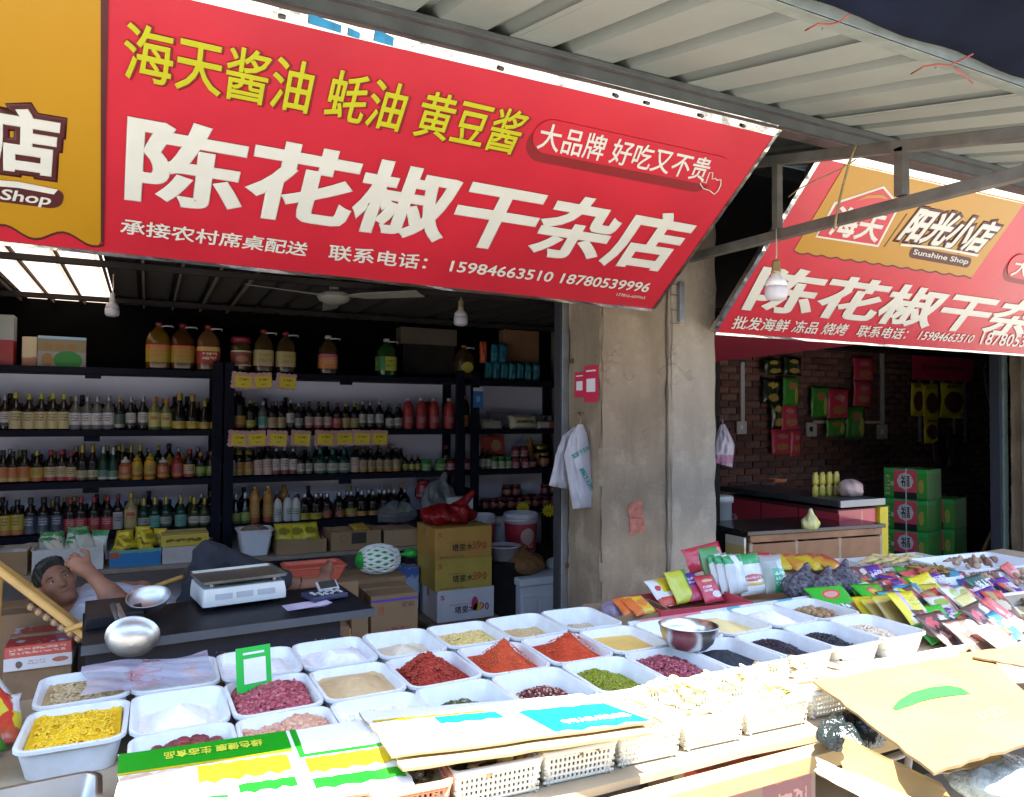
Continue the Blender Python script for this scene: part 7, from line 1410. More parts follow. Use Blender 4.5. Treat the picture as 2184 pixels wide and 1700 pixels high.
P3 = PM('pk_purple', (.10, .03, .22), [('v', 0, .5, (.40, .04, .08))], marks=[(.55, .8, .2, .8, 2, (.6, .55, .6))], bump=.7)
P4 = PM('pk_greenwhite', (.70, .71, .70), [('v', .74, 1, (.03, .34, .10))], [(.5, .40, .36, .09, (.58, .14, .12)), (.5, .24, .4, .035, (.64, .38, .05))], [(.36, .44, .2, .8, 1, (.7, .7, .7))], wob=.03, bump=.7)
P5 = PM('pk_clearwhite', (.60, .61, .58), [('v', .78, 1, (.03, .3, .1)), ('u', .35, .65, (.70, .70, .68))], wob=.06, bump=.5)
packet('white yellow and red seasoning packet leaning in the red tray', tuple(Q(1440, 1290, .815)), .15, .14, .025, P1, -52, 8); packet('yellow edged seasoning packet leaning behind the white one', tuple(Q(1466, 1284, .82)), .13, .14, .022, PM('pk_ygreen', (.50, .52, .04), [('u', .8, 1, (.05, .3, .05))], bump=.6), -32, 10)
packet('purple and red packet in the red tray', tuple(Q(1494, 1280, .82)), .11, .135, .022, P3, -45, 6); packet('red dried fruit packet standing at the front of the red tray', tuple(Q(1526, 1284, .81)), .115, .125, .022, P2, -38, 4)
packet('glossy red packet lying against the pillar foot', tuple(at(1510, 1215, Y=2.78)), .25, .12, .05, PM('pk_redgloss', (.56, .05, .07), spots=[(.4, .5, .05, .1, (.12, .01, .02)), (.55, .5, .05, .1, (.12, .01, .02))], rough=.2, bump=.5), -20, 3, -6, cat='packet')
for i, (px, py) in enumerate(((1545, 1262), (1560, 1264), (1578, 1265))): packet('white starch bag with a green top in the upright row', tuple(Q(px, py, .83)),   .125, .165, .04, P5, -16, 8, name='starch_bag', group='upright starch bags')
packet('large white starch bag with red writing at the end of the row', tuple(Q(1610, 1268, .81)), .165, .18, .05, P4, -20, 2, name='starch_bag')
packet('clear bag of green pickles beside the starch bags', tuple(Q(1530, 1252, .84)), .13, .18, .05, PM('pk_pickle', (.16, .24, .10), [('v', .7, 1, (.08, .3, .1))], [(.5, .4, .3, .2, (.3, .33, .18))], wob=.2, bump=.6), -20, 12)
packet('clear bag with a green printed label beside the black fungus', tuple(Q(1660, 1264, .81)), .14, .17, .05, PM('pk_greenlabel', (.30, .33, .26), [('u', .35, .95, (.05, .34, .16)), ('v', .62, 1, (.36, .38, .34))], marks=[(.15, .55, .4, .9, 3, (.6, .66, .6))], wob=.06, bump=.5), -22, -4)
packet('small red packet end behind the starch bags', tuple(Q(1628, 1222, .87)), .1, .1, .03, P2, -30, -30)
# printed cloth strip under the right hand trays
ps = link('printed_strip', mesh('printed_strip', [(1.62, 2.215, TZ + .004), (2.62, 2.215, TZ + .004), (2.62, 2.27, TZ + .06), (1.62, 2.27, TZ + .06), (1.62, 2.22, TZ + .0), (2.62, 2.22, TZ + .0), (2.62, 2.276, TZ + .056), (1.62, 2.276, TZ + .056)], [(0, 1, 2, 3), (7, 6, 5, 4), (0, 4, 5, 1), (3, 2, 6, 7)]), PM('strip_print', (.60, .60, .60), [('u', .05, .35, (.58, .18, .2)), ('u', .48, .56, (.05, .35, .4)), ('u', .75, .85, (.05, .3, .4))], wob=.04)); tag(ps, 'printed card strip standing behind the white powder tray', 'card')
open_tray('white edged cardboard tray of yellow packs behind the black fungus', 1745, 1212, .62, .30, .075, -4, m_wcard, ref=.85)
for i in range(4): packet('yellow pack lying in the white edged tray', tuple(Q(1690 + 34 * i, 1214, .83)), .16, .14, .04, PM('pk_y%d' % (i % 2), ((.62, .45, .03), (.60, .30, .04))[i % 2], [('u', .5, .9, (.08, .3, .06) if i == 3 else (.5, .08, .05))], wob=.12, bump=.7), -70, 14 * i - 20, group='yellow packs in the white edged tray')
# black fungus bags
m_fung = M('black_fungus', (.20, .19, .23), .22, var=.9, vs=55, bump=1., bs=50, dist=.03, c2=(.010, .008, .012))
for i, (px, py, s) in enumerate(((1728, 1262, 1.0), (1775, 1268, .9), (1812, 1252, .95))): q = Q(px, py, .83); blob('fungus_bag', 'clear bag of dried black fungus on the table', 'bag', (q.x, q.y + .04, TZ + .02), (.10 * s, .085 * s, .065 * s), m_fung, 95 + i, .5, [((0, 0, .04), (.05, .02, .09), .03, .015)], .009, group='black fungus bags')
# loose packets in lines
PG = PM('pk_green', (.03, .42, .03), [('v', .0, .25, (.05, .20, .05))], [(.5, .62, .22, .17, (.55, .07, .05)), (.5, .62, .17, .11, (.62, .3, .25))], [(.08, .3, .2, .95, 1, (.70, .70, .72))], wob=.03, bump=.7); PLG = PM('pk_lgreen', (.20, .48, .03), [('v', .0, .6, (.04, .40, .03))], marks=[(.75, .92, .1, .9, 1, (.1, .3, .02))], bump=.6)
PR = PM('pk_salmon', (.58, .09, .08), [('v', .86, 1, (.62, .14, .12))], [(.4, .55, .2, .13, (.66, .40, .34))], [(.2, .42, .3, .9, 2, (.68, .6, .58))], wob=.05, bump=.7); PT = PM('pk_teal', (.02, .24, .36), marks=[(.3, .7, .2, .9, 1, (.62, .68, .7))], bump=.7); PDG = PM('pk_dgreen', (.015, .12, .10), marks=[(.45, .8, .15, .9, 1, (.66, .68, .66))], bump=.7)
PP = PM('pk_violet', (.10, .03, .26), [('v', 0, .22, (.58, .45, .04))], marks=[(.35, .8, .1, .9, 1, (.66, .62, .68))], bump=.7); PY = PM('pk_yellow', (.66, .58, .02), [('u', .3, .42, (.50, .38, .56)), ('v', 0, .12, (.6, .55, .5))], [(.8, .32, .14, .18, (.66, .66, .70)), (.25, .3, .12, .12, (.66, .62, .5))], [(.6, .8, .5, .9, 2, (.4, .3, .02))], wob=.06, bump=.7); PYP = PM('pk_plainyellow', (.66, .56, .02), spots=[(.55, .6, .2, .14, (.50, .38, .04))], bump=.7)
PB = PM('pk_brown', (.14, .07, .03), [('v', .72, 1, (.52, .08, .06)), ('u', .2, .5, (.36, .28, .12))], [(.5, .45, .3, .18, (.5, .42, .3))], wob=.2, bump=.6); PW = PM('pk_whitered', (.68, .66, .62), [('v', .0, .35, (.45, .40, .05)), ('u', .78, 1, (.5, .07, .08))], [(.5, .75, .3, .14, (.3, .42, .1))], wob=.1, bump=.5); PK = PM('pk_photo', (.10, .07, .06), spots=[(.25, .7, .16, .14, (.56, .11, .12)), (.7, .75, .15, .12, (.62, .55, .5)), (.55, .4, .18, .14, (.58, .12, .10)), (.2, .3, .14, .12, (.60, .42, .34)), (.8, .3, .16, .1, (.62, .3, .2))], wob=.2, bump=.5)
LINES = [
 (1800, 1300, PG, .21, .17, -56, -14, 'bright green packet with a red oval at the nut tray'), (1893, 1292, PG, .18, .17, -50, -6, 'bright green packet with a red oval beside the yellow packs'), (1760, 1286, PR, .12, .12, -60, -10, 'pink red packet end under the green packet'),
 (1862, 1275, PLG, .17, .15, -48, -8, 'light green packet leaning behind the green one'), (1842, 1262, PR, .14, .15, -45, -14, 'salmon red packet behind the light green one'), (1815, 1260, PYP, .12, .12, -45, -18, 'yellow packet edge beside the black fungus'),
 (1952, 1275, PR, .16, .16, -48, -2, 'salmon red packet between green and yellow packets'), (1888, 1240, PR, .17, .12, -35, 0, 'red packet with a hanging hole lying on top'), (1912, 1255, PT, .16, .12, -52, -10, 'blue packet with white writing among red ones'), (1940, 1252, PDG, .13, .13, -50, -8, 'dark green packet tucked beside the blue one'),
 (1980, 1250, PR, .17, .14, -46, 4, 'salmon packet with a white emblem in front of dried beans'), (1996, 1268, PM('pk_gr2', (.05, .30, .06), [('v', 0, .5, (.5, .42, .3))], bump=.7), .12, .12, -50, 0, 'green and tan packet beside the violet one'), (2032, 1262, PP, .16, .14, -48, 6, 'violet packet with white writing'), 
 (2022, 1290, PYP, .2, .19, -44, 8, 'plain yellow packet with a dull diamond mark'), (1985, 1345, PY, .20, .20, -40, 6, 'yellow packet with a lilac stripe at the front'), (1950, 1318, PM('pk_tealband', (.62, .55, .03), [('v', .75, 1, (.03, .32, .32))], bump=.7), .2, .16, -44, 2, 'yellow packet with a teal band behind the striped one'),
 (1872, 1320, PR, .12, .12, -50, -12, 'red packet corner in the leaning yellow stack'), (1890, 1330, PYP, .15, .17, -42, -10, 'first of the leaning brown yellow packets'), (1912, 1334, PM('pk_tanstack', (.40, .30, .08), [('v', .8, 1, (.55, .45, .05))], wob=.1, bump=.5), .15, .17, -40, -8, 'second of the leaning brown yellow packets'), (1932, 1338, PM('pk_tanstack2', (.30, .22, .06), [('v', .8, 1, (.5, .42, .05))], wob=.1, bump=.5), .15, .17, -38, -6, 'third of the leaning brown yellow packets'),
 (2060, 1318, PB, .17, .19, -44, 8, 'brown dried meat packet with a red top'), (2095, 1315, PW, .16, .2, -44, 10, 'white and red packet with a green badge'), (2040, 1308, PM('pk_brown2', (.2, .12, .05), [('v', .8, 1, (.5, .4, .05))], bump=.5), .15, .18, -46, 6, 'brown packet edge behind the meat packet'),
 (2142, 1278, PDG, .2, .18, -42, 10, 'dark green packet with large white characters'), (2118, 1270, PP, .15, .15, -46, 8, 'violet packet edge under the dark green one'), (2165, 1310, PP, .17, .17, -42, 12, 'violet packet with a yellow foot at the table end'), (2125, 1335, PM('pk_peach', (.60, .30, .22), [('v', .6, 1, (.62, .55, .2))], [(.5, .3, .3, .2, (.6, .12, .1))], wob=.15, bump=.5), .16, .18, -44, 10, 'peach coloured packet with a red picture'),
 (2060, 1372, PK, .22, .18, -52, 4, 'dark packet with photographs of red slices'), (2118, 1384, PK, .22, .18, -54, 8, 'dark packet with photographs lying next to the kraft sheet'), (2150, 1356, PK, .2, .18, -48, 10, 'dark photo packet behind the front two'), (2185, 1340, PR, .2, .18, -46, 12, 'red packet at the table end'), (2190, 1395, PW, .2, .18, -52, 8, 'pale red packet beside the small kraft sheet'),
 (2000, 1362, PM('pk_greenbadge', (.05, .36, .06), spots=[(.5, .5, .3, .3, (.66, .66, .64))], bump=.6), .1, .1, -45, 4, 'small green badge packet beside the striped yellow one'), (1835, 1250, PT, .14, .08, -60, -6, 'blue packet edge beside the black fungus')]
for (px, py, m, w_, h_, rx, rz, lb) in LINES:
    q = Q(px, py, .80); s = .9
    packet(lb, (q.x, q.y, .782 + random.uniform(0, .01)), w_ * s, h_ * s, .022, m, rx - 8 + random.uniform(-6, 6), rz + random.uniform(-7, 7), random.uniform(-5, 5))
small = [('red', PR), ('yellow', PYP), ('green', PG), ('violet', PP), ('white', PW), ('dark', PK), ('brown', PB), ('blue', PT)]
for i in range(64):                                     # the dense small packets wedged in between
    py = random.uniform(1238, 1362); px = random.uniform(1812 + max(0, py - 1258) * 2.1, 2205); nm_, m_ = small[(i * 5 + int(px / 40)) % 8]; q = Q(px, py, .80)
    packet('small %s packet wedged between the larger packets' % nm_, (q.x, q.y, .785 + random.uniform(0, .02)), random.uniform(.09, .13), random.uniform(.11, .15), .018, m_, random.uniform(-74, -48), random.uniform(-22, 22), random.uniform(-6, 6), group='small %s packets' % nm_)
for lb, body, m in (('dark green packet with large white characters', '好人家', wh), ('violet packet with white writing', '老坛酸菜', wh), ('blue packet with white writing among red ones', '重庆', wh)):
    o = [x for x in bpy.data.objects if x.get('label') == lb][0]; W = _world(o); me = o.data; xs_ = [v.co.x for v in me.vertices]; zs_ = [v.co.z for v in me.vertices]; ys_ = min(v.co.y for v in me.vertices); a, b, c, d = min(xs_), max(xs_), min(zs_), max(zs_)
    f_ = lambda u, v: W @ Vector((a + (b - a) * u, ys_ - .001, c + (d - c) * v)); fit_text('lettering', body, m, f_(.1, .5), f_(.9, .5), f_(.1, .78), o, .02, .001)
# dried tofu sticks, mushrooms, beans
open_tray('white edged cardboard tray of dried tofu sticks at the back', 1905, 1196, .66, .26, .07, -4, m_wcard, ref=.845)
m_tofu = M('tofu_skin', (.56, .42, .16), .5, var=.25, vs=20, bump=.7)
for i in range(9):
    a = Q(1830 + 12 * i, 1203 - (i % 3) * 3, .84); pts = [a + Vector((.0, .0, 0)), a + Vector((.06, .02, .012 * (i % 3))), a + Vector((.13, .0, .01)), a + Vector((.19, .025, .004))]
    o = tube('tofu_stick', pts, [.010, .012, .011, .009], m_tofu, n=7); tag(o, 'bent yellow dried tofu stick in the back tray', 'food', 'dried tofu sticks')
p = Q(2090, 1200, .86); t = link('large_tray', tray_me('large_tray', .62, .34, .085, .03, .003, .03, .012), M('film_white', (.70, .72, .74), .3, var=.06, bump=.4, bs=14, dist=.01), loc=(p.x + .04, p.y + .04, TZ)); t.rotation_euler = (0, 0, R(-5)); tag(t, 'large white film lined tray of mushrooms at the back', 'tray')
p3 = Q(2140, 1262, .84)
t2 = link('large_tray', tray_me('large_tray', .55, .33, .07, .03, .003, .03, .012), M('film_white', (.70, .72, .74), .3), loc=(Q(2130, 1240, .85).x + .02, Q(2130, 1240, .85).y, TZ)); t2.rotation_euler = (0, 0, R(-5)); tag(t2, 'white film lined tray of brown mushrooms behind the packets', 'tray')
V, F = ICO2; mushm = [M('mush%d' % i, c, .75, var=.35, vs=40, bump=.6, bs=50) for i, c in enumerate(((.34, .20, .13), (.46, .32, .2), (.26, .15, .10)))]; MU = []
for q in range(6):
    r_ = np.random.default_rng(q + 90); me = fast_mesh('dried_mushroom', V * (1 + r_.normal(0, .09, (len(V), 1))) * np.array((1, .8, .5)), F); me.materials.append(mushm[q % 3]); MU.append(me)
for (px0, px1, py0, py1, n_, z, lb, gp) in ((2010, 2130, 1192, 1204, 34, .845, 'small brown dried mushroom in the back tray', 'mushrooms in the back tray'), (2062, 2128, 1226, 1248, 40, .845, 'dark dried mushroom in the tray behind the packets', 'mushrooms behind the packets'), (2165, 2200, 1222, 1245, 16, .85, 'brown nut at the end of the table', 'nuts at the table end')):
    for i in range(n_):
        q = at(random.uniform(px0, px1), random.uniform(py0, py1), Z=z); o = dup_mesh('dried_mushroom', random.choice(MU), q + Vector((0, 0, random.uniform(-.012, .012)))); s = random.uniform(.014, .024); o.scale = (s, s, s); o.rotation_euler = (random.uniform(0, 6), random.uniform(0, 6), random.uniform(0, 6)); tag(o, lb, 'food', gp)
dbm = M('dried_bean', (.40, .25, .07), .7, var=.3, vs=30)
for i in range(34):
    q = at(random.uniform(1942, 2022), random.uniform(1206, 1226), Z=.86); pts = [q + Vector((random.uniform(-.03, .03), random.uniform(-.03, .03), random.uniform(-.006, .014))) for _ in range(4)]
    o = tube('dried_bean_pod', pts, .0045, dbm, n=5); tag(o, 'curled brown dried bean pod in the heap behind the packets', 'food', 'dried bean pods')
bp2 = link('film_mat', tray_me('film_mat', .42, .24, .06, .02, .003, .02, .008), M('film_grey', (.5, .5, .52), .3, var=.1), loc=(Q(1985, 1222, .84).x, Q(1985, 1222, .84).y, TZ)); tag(bp2, 'grey film lined tray under the dried bean pods', 'tray')

# ================================================================== snack shop
# cabinet with red advertising panels
cb0 = thing('display_cabinet', 'grey topped cabinet with red food advertising panels in the snack shop', 'cabinet', (5.17, 4.7, 0))
box('carcass', .46, 1.28, .87, M('cab_body', (.10, .02, .025), .6), (0, .02, 0), parent=cb0, bev=.004); box('stone_top', .52, 1.36, .05, M('dark_stone', (.05, .052, .055), .4, var=.25, vs=30), (0, .02, .895), parent=cb0, bev=.006); box('top_edge', .53, .02, .055, M('alu_trim', (.24, .25, .26), .4, .6), (0, -.668, .892), parent=cb0, bev=.002)
PA = PM('ad_red', (.55, .05, .07), [('v', .0, .1, (.30, .02, .03))], [(.68, .42, .16, .34, (.40, .24, .08)), (.7, .45, .1, .2, (.28, .12, .03))], [(.15, .85, .12, .3, 5, (.62, .55, .56))], wob=.04)
PAs = PM('ad_red_side', (.40, .03, .045), wob=.0)
for i in range(3):
    o = box('ad_panel', .40, .004, .78, PA, (-.2335, .40 - .42 * i, .06), (0, 0, R(-90)), parent=cb0, bev=0)
PF = PM('ad_front', (.56, .06, .08), [('v', 0, .3, (.5, .05, .07))], [(.22, .62, .13, .2, (.05, .22, .12)), (.22, .62, .10, .07, (.66, .62, .6)), (.72, .26, .2, .2, (.62, .48, .3)), (.62, .6, .035, .4, (.6, .2, .15))], wob=.02)
box('ad_front', .44, .004, .8, PF, (-.005, -.6235, .06), parent=cb0, bev=0); box('yellow_end', .1, .3, .83, M('ad_yellow', (.62, .50, .02), .5), (.285, -.5, .04), parent=cb0, bev=.002)
wp = link('white_drum', lathe_me('white_drum', [(0, 0), (.09, 0), (.095, .01), (.095, .80), (.11, .805), (.11, .85), (.1, .86), (0, .86)], 24), M('drum_white', (.60, .60, .57), .5, var=.06), loc=(at(1541, 1100, Y=4.75).x, 4.78, .08)); tag(wp, 'tall white drum standing behind the pillar edge', 'drum')
bb = box('drum_stand', .24, .24, .079, m_dark, (at(1541, 1100, Y=4.75).x, 4.78, 0)); tag(bb, 'low dark block under the white drum', 'block')
# things on the cabinet
o = tray_me('foam_tray', .2, .14, .035, .012, .003, .02, .006); t = link('foam_tray', o, M('orange_tray', (.45, .17, .07), .5, var=.2, vs=20), loc=at(1656, 1028, Z=.95)); tag(t, 'orange tray on the grey cabinet top', 'tray')
m_bot = M('small_yellow_bottle', (.50, .42, .08), .4, var=.2)
for i in range(8):
    for j in range(2):
        b0 = at(1737 + 7.5 * i, 1046 - 14 * j, Y=4.35); o = link('drink_bottle', lathe_me('drink_bottle', [(0, 0), (.02, 0), (.021, .03), (.018, .05), (.021, .07), (.012, .085), (.012, .1), (0, .1)], 12), m_bot, loc=(b0.x, 4.35 + .02 * (i % 2), .9455 + .1 * j)); tag(o, 'tiny yellow drink bottle in a wrapped block on the cabinet', 'bottle', 'wrapped yellow drink bottles')
blob('plastic_bag', 'pink and white bag on the corner of the grey cabinet', 'bag', (at(1824, 1050, Y=4.2).x, 4.25, .946), (.11, .1, .085), M('pink_film', (.50, .26, .25), .35, var=.5, vs=9, bump=.8, bs=16, dist=.02, c2=(.55, .5, .45)), 101, .4, None, .012)
# dark topped wooden counter
c2 = thing('wooden_counter', 'old wooden counter with a dark polished top in the snack shop', 'counter', (4.5, 3.95, 0), (0, 0, R(-6)))
m_dt = M('dark_polish', (.020, .015, .017), .18, var=.3, vs=20); m_ow = M('old_wood', (.28, .14, .07), .6, var=.35, vs=5, bump=.25, bs=18)
box('top', 1.30, .55, .03, m_dt, (0, .19, .755), parent=c2, bev=.004); box('top_rail', 1.24, .03, .05, m_ow, (0, -.06, .704), parent=c2, bev=.003)
for i in range(3): box('drawer_front', .395, .022, .22, m_ow, (-.405 + .408 * i, -.06, .47), parent=c2, bev=.005)
for i in range(4): box('stile', .03, .03, .70, M('old_wood2', (.36, .26, .19), .6, var=.3), (-.61 + .407 * i, -.056, 0), parent=c2, bev=.003)
box('lower_panel', 1.2, .015, .46, m_ow, (0, -.05, 0), parent=c2, bev=.003); box('side_panel', .02, .5, .75, M('dark_side', (.012, .01, .014), .5), (-.635, .2, 0), parent=c2, bev=.002); box('side_panel', .02, .5, .75, m_ow, (.625, .2, 0), parent=c2, bev=.002)
q = at(1572, 1172, X=3.84); yc = box('yellow_carton', .02, .19, .24, PM('yellow_carton', (.58, .45, .18), [('v', .0, .3, (.60, .45, .05)), ('v', .75, 1, (.6, .58, .5))], spots=[], marks=[(.3, .7, .0, 1., 3, (.4, .2, .1))]), (3.845, q.y + .02, .50), bev=.002); tag(yc, 'yellow and white printed card leaning on the dark counter end', 'card'); 
ys = box('card_stool', .12, .3, .499, m_dark, (3.79, q.y + .02, 0)); tag(ys, 'dark stool carrying the printed yellow card', 'stool')
q = at(1738, 1130, Z=.786); blob('plastic_bag', 'bright yellow plastic bag on the dark counter top', 'bag', (q.x, q.y + .04, .786), (.075, .06, .055), M('yellow_film', (.58, .58, .03), .3, var=.35, vs=14, bump=.8, bs=20, dist=.015, c2=(.62, .62, .45)), 103, .4, [((.01, 0, .04), (.0, 0, .10), .03, .015)], .008)
# green cartons
m_gc = PM('green_carton', (.06, .30, .05), [('v', .86, 1, (.04, .42, .09)), ('v', 0, .08, (.02, .2, .04))], [(.2, .5, .04, .08, (.5, .5, .4)), (.85, .45, .06, .22, (.42, .34, .08))], [(.1, .8, .04, .14, 5, (.5, .48, .3))], wob=.02)
m_gs = PM('green_carton_side', (.05, .22, .05), [('u', .35, .7, (.42, .46, .44))], wob=.05)
YG = 5.0
def gcart(px0, px1, py0, py1, lb, z0, h):
    w_, dep = .43, .36; c_ = at((px0 + px1) / 2, 1090, Y=YG); t = carton(lb, -w_ / 2, w_ / 2, 0, dep, z0, z0 + h, m_gc, 'green_carton', rz=R(-76)); t.location = (c_.x + .19, YG + .03, z0)
    box('red_panel', w_ * .52, .003, h * .80, M('carton_red', (.66, .08, .12), .5), (.0, -.1805, h * .16), parent=t, bev=0); box('black_panel', w_ * .52, .004, h * .22, M('carton_black', (.02, .02, .02), .5), (0, -.181, h * .02), parent=t, bev=0)
    V = [(.0 + w_ * .19 * math.cos(a), -.1835, h * .6 + h * .28 * math.sin(a)) for a in np.linspace(0, 2 * math.pi, 8, endpoint=False)]; link('white_badge', mesh('white_badge', V, [tuple(range(8))]), M('badge_white', (.62, .60, .60), .6), t)
    f_ = lambda u, v: _world(t) @ Vector((-w_ / 2 + u * w_, -.184, v * h)); fit_text('lettering', '福', m_ink, f_(.4, .42), f_(.6, .42), f_(.4, .78), t, .02, .001, thick=.0005); box('strap', .012, .365, .003, M('strap_white', (.6, .62, .62), .4), (.01, 0, h + .001), parent=t, bev=0); box('strap', .012, .002, h, M('strap_white', (.6, .62, .62), .4), (.01, -.186, 0), parent=t, bev=0); return t
zg = [at(1974, y, Y=YG).z for y in (1186, 1128, 1062, 998)]
h1 = .265; zb_ = zg[0] - h1 * .0
plt = box('goods_pallet', 2.0, .5, zb_ - .002 if zb_ > .02 else .02, m_dark, (at(1985, 1180, Y=YG).x, YG + .2, 0)); tag(plt, 'dark low pallet under the green cartons', 'pallet')
gcart(1888, 1965, 0, 1120, 'green carton with a red label beside the cabinet, lower of two', zb_, zg[1] - zb_ + (zg[1] - zg[2]) * 0 ); gcart(1888, 1965, 0, 1120, 'green carton with a red label, second up beside the cabinet', zg[1] + .002, zg[2] - zg[1] - .004); gcart(1888, 1965, 0, 1060, 'green carton with a red label on top of the stack beside the cabinet', zg[2] + .001, zg[3] - zg[2])
gcart(1945, 2020, 0, 1128, 'green carton with a red label on the lower front of the wider stack', zb_, zg[1] - zb_); gcart(1945, 2020, 0, 1128, 'green carton with a red label on top of the wider stack', zg[1] + .002, zg[2] - zg[1] - .004)
# hanging strips of snacks on the brick wall
YW = 6.30
def hang(px0, px1, py0, py1, lb, m, Y=YW, grp=None, th=.05):
    a = at((px0 + px1) / 2, py1, Y=Y); w_ = at(px1, py1, Y=Y).x - at(px0, py1, Y=Y).x; h = at((px0 + px1) / 2, py0, Y=Y).z - a.z; packet(lb, tuple(a), w_, h, th, m, random.uniform(-4, 3), random.uniform(-6, 6), random.uniform(-4, 4), 'snack_packet', grp)
SG = PM('snack_green', (.05, .26, .03), spots=[(.5, .7, .25, .14, (.35, .16, .06)), (.75, .35, .12, .3, (.42, .38, .06))], wob=.1, bump=.7, rough=.2); SR = PM('snack_red', (.52, .04, .08), [('v', 0, .1, (.4, .08, .1))], [(.5, .7, .22, .1, (.45, .16, .14)), (.5, .3, .3, .14, (.4, .16, .06))], wob=.08, bump=.6, rough=.25); SD = PM('snack_dark', (.02, .03, .015), spots=[(.5, .75, .25, .12, (.4, .3, .05)), (.55, .25, .3, .15, (.36, .24, .06))], wob=.12, bump=.7, rough=.2); SY = PM('snack_yellow', (.8, .7, .02), [('u', .18, .82, (.8, .7, .02))], [(.5, .45, .36, .3, (.20, .05, .025))], [(.82, .95, .2, .8, 1, (.1, .2, .02))], wob=.04, bump=.5); SP = PM('snack_plum', (.08, .02, .03), [('v', .86, 1, (.02, .015, .05)), ('u', .8, .95, (.4, .36, .4))], wob=.06, bump=.6, rough=.2)
HANGS = [(1630, 1670, 765, 800, SD, 'dark snack packet at the top of the first hanging strip'), (1670, 1708, 762, 800, SD, 'dark snack packet beside the strip top'), (1626, 1664, 808, 862, SD, 'dark green packet on the first hanging strip'), (1668, 1707, 806, 865, SG, 'green and gold packet on the first hanging strip'), (1645, 1672, 858, 915, SD, 'narrow dark packet low on the first strip'), (1664, 1708, 860, 918, SR, 'red packet under the green and gold one'), (1645, 1688, 914, 970, SR, 'red packet at the foot of the first strip'), (1684, 1711, 916, 974, SR, 'narrow red packet at the foot of the first strip'),
 (1820, 1864, 762, 812, SR, 'upper red packet of the long red strip'), (1816, 1862, 812, 868, SR, 'lower red packet of the long red strip'), (1729, 1768, 826, 890, SG, 'green packet hanging beside the pink red one'), (1765, 1811, 829, 895, SR, 'pink red packet hanging between green ones'), (1764, 1806, 893, 930, SG, 'green packet under the pink red one'), (1803, 1846, 867, 936, SG, 'green and gold packet at the foot of the red strip'),
 (1940, 1972, 816, 888, SY, 'yellow bordered meat packet at the strip beside the poster, nearest the conduit'), (1970, 2002, 818, 894, SY, 'yellow bordered meat packet in the middle of the three'), (2004, 2055, 816, 892, SY, 'widest yellow bordered meat packet below the poster'), (1972, 2002, 892, 946, SY, 'yellow bordered packet hanging below the other three'), (1990, 2026, 930, 995, SP, 'plum coloured packet hanging low below the yellow ones'), (2022, 2060, 928, 998, SP, 'plum coloured packet with a silver edge hanging low')]
for (a, b, c, d, m, lb) in HANGS: hang(a, b, c, d, lb, m, YW - random.uniform(0, .05))
m_stk = M('white_strip', (.45, .46, .46), .6, var=.08)
for i, (px, py0, py1) in enumerate(((1962, 812, 942), (1988, 812, 880), (2012, 812, 850), (2036, 810, 925), (2058, 812, 945))):
    a = at(px, py1, Y=YW + .03); o = box('hanging_strip', .07, .006, at(px, py0, Y=YW + .03).z - a.z, m_stk, a, bev=.001); tag(o, 'white plastic hanging strip below the red poster', 'strip', 'white hanging strips')
rp = at(2012, 812, Y=YW); rw = at(2076, 812, Y=YW).x - at(1948, 812, Y=YW).x; pz_ = at(2012, 738, Y=YW).z - rp.z
po = thing('wall_poster', 'dark red poster with faint black writing on the brick wall', 'poster', rp); box('paper', rw, .006, pz_ + .06, M('poster_red', (.7, .03, .12), .6, var=.08), (0, 0, 0), parent=po, bev=0)
f_ = lambda u, v: Vector(rp) + Vector((-rw / 2 + u * rw, -.005, v * pz_)); fit_text('lettering', '厨邦', M('poster_ink', (.05, .004, .01), .6), f_(.28, .78), f_(.75, .78), f_(.28, 1.0), po, .01, .001); fit_text('lettering', '批发零售 价格优惠', M('poster_ink', (.05, .004, .01), .6), f_(.15, .3), f_(.85, .3), f_(.15, .42), po, .0, .001)
# conduits and sockets
m_cd = M('conduit_white', (.48, .46, .46), .5, var=.06)
for (px, py0, py1, lb) in ((1583, 772, 905, 'white conduit running down the brick wall by the hanging bag'), (1882, 738, 912, 'white conduit running down the brick wall beside the red strip')):
    a, b = at(px, py1, Y=6.345), at(px, py0, Y=6.345); o = box('conduit', .06, .03, b.z - a.z, m_cd, a, bev=.006); tag(o, lb, 'conduit')
a, b = at(1733, 903, Y=6.35), at(1880, 903, Y=6.35); o = box('conduit', b.x - a.x, .02, .035, m_cd, ((a.x + b.x) / 2, 6.345, a.z), bev=.004); tag(o, 'white conduit running level to the wall socket', 'conduit')
for (px, py, s, lb) in ((1581, 912, .15, 'white wall socket below the first conduit'), (1730, 916, .17, 'white wall socket with a dark switch at the level conduit'), (1881, 921, .19, 'white wall socket below the second conduit')):
    a = at(px, py, Y=6.34); t = thing('wall_socket', lb, 'socket', a); box('plate', s, .03, s * 1.0, m_cd, (0, 0, -s / 2), parent=t, bev=.008); box('switch', s * .3, .01, s * .35, m_ink if px == 1730 else m_white, (-s * .1, -.018, -s * .15), parent=t, bev=.003)
o = tube('power_cable', [at(2108, 745, Y=6.2), at(2098, 790, Y=6.2), at(2105, 840, Y=6.2), at(2118, 890, Y=6.2)], .012, M('cable_grey', (.28, .26, .24), .6)); tag(o, 'grey cable hanging down the brick wall near the door post', 'cable')
f = lambda x, y, Yv=4.6: at(x, y, Y=Yv)
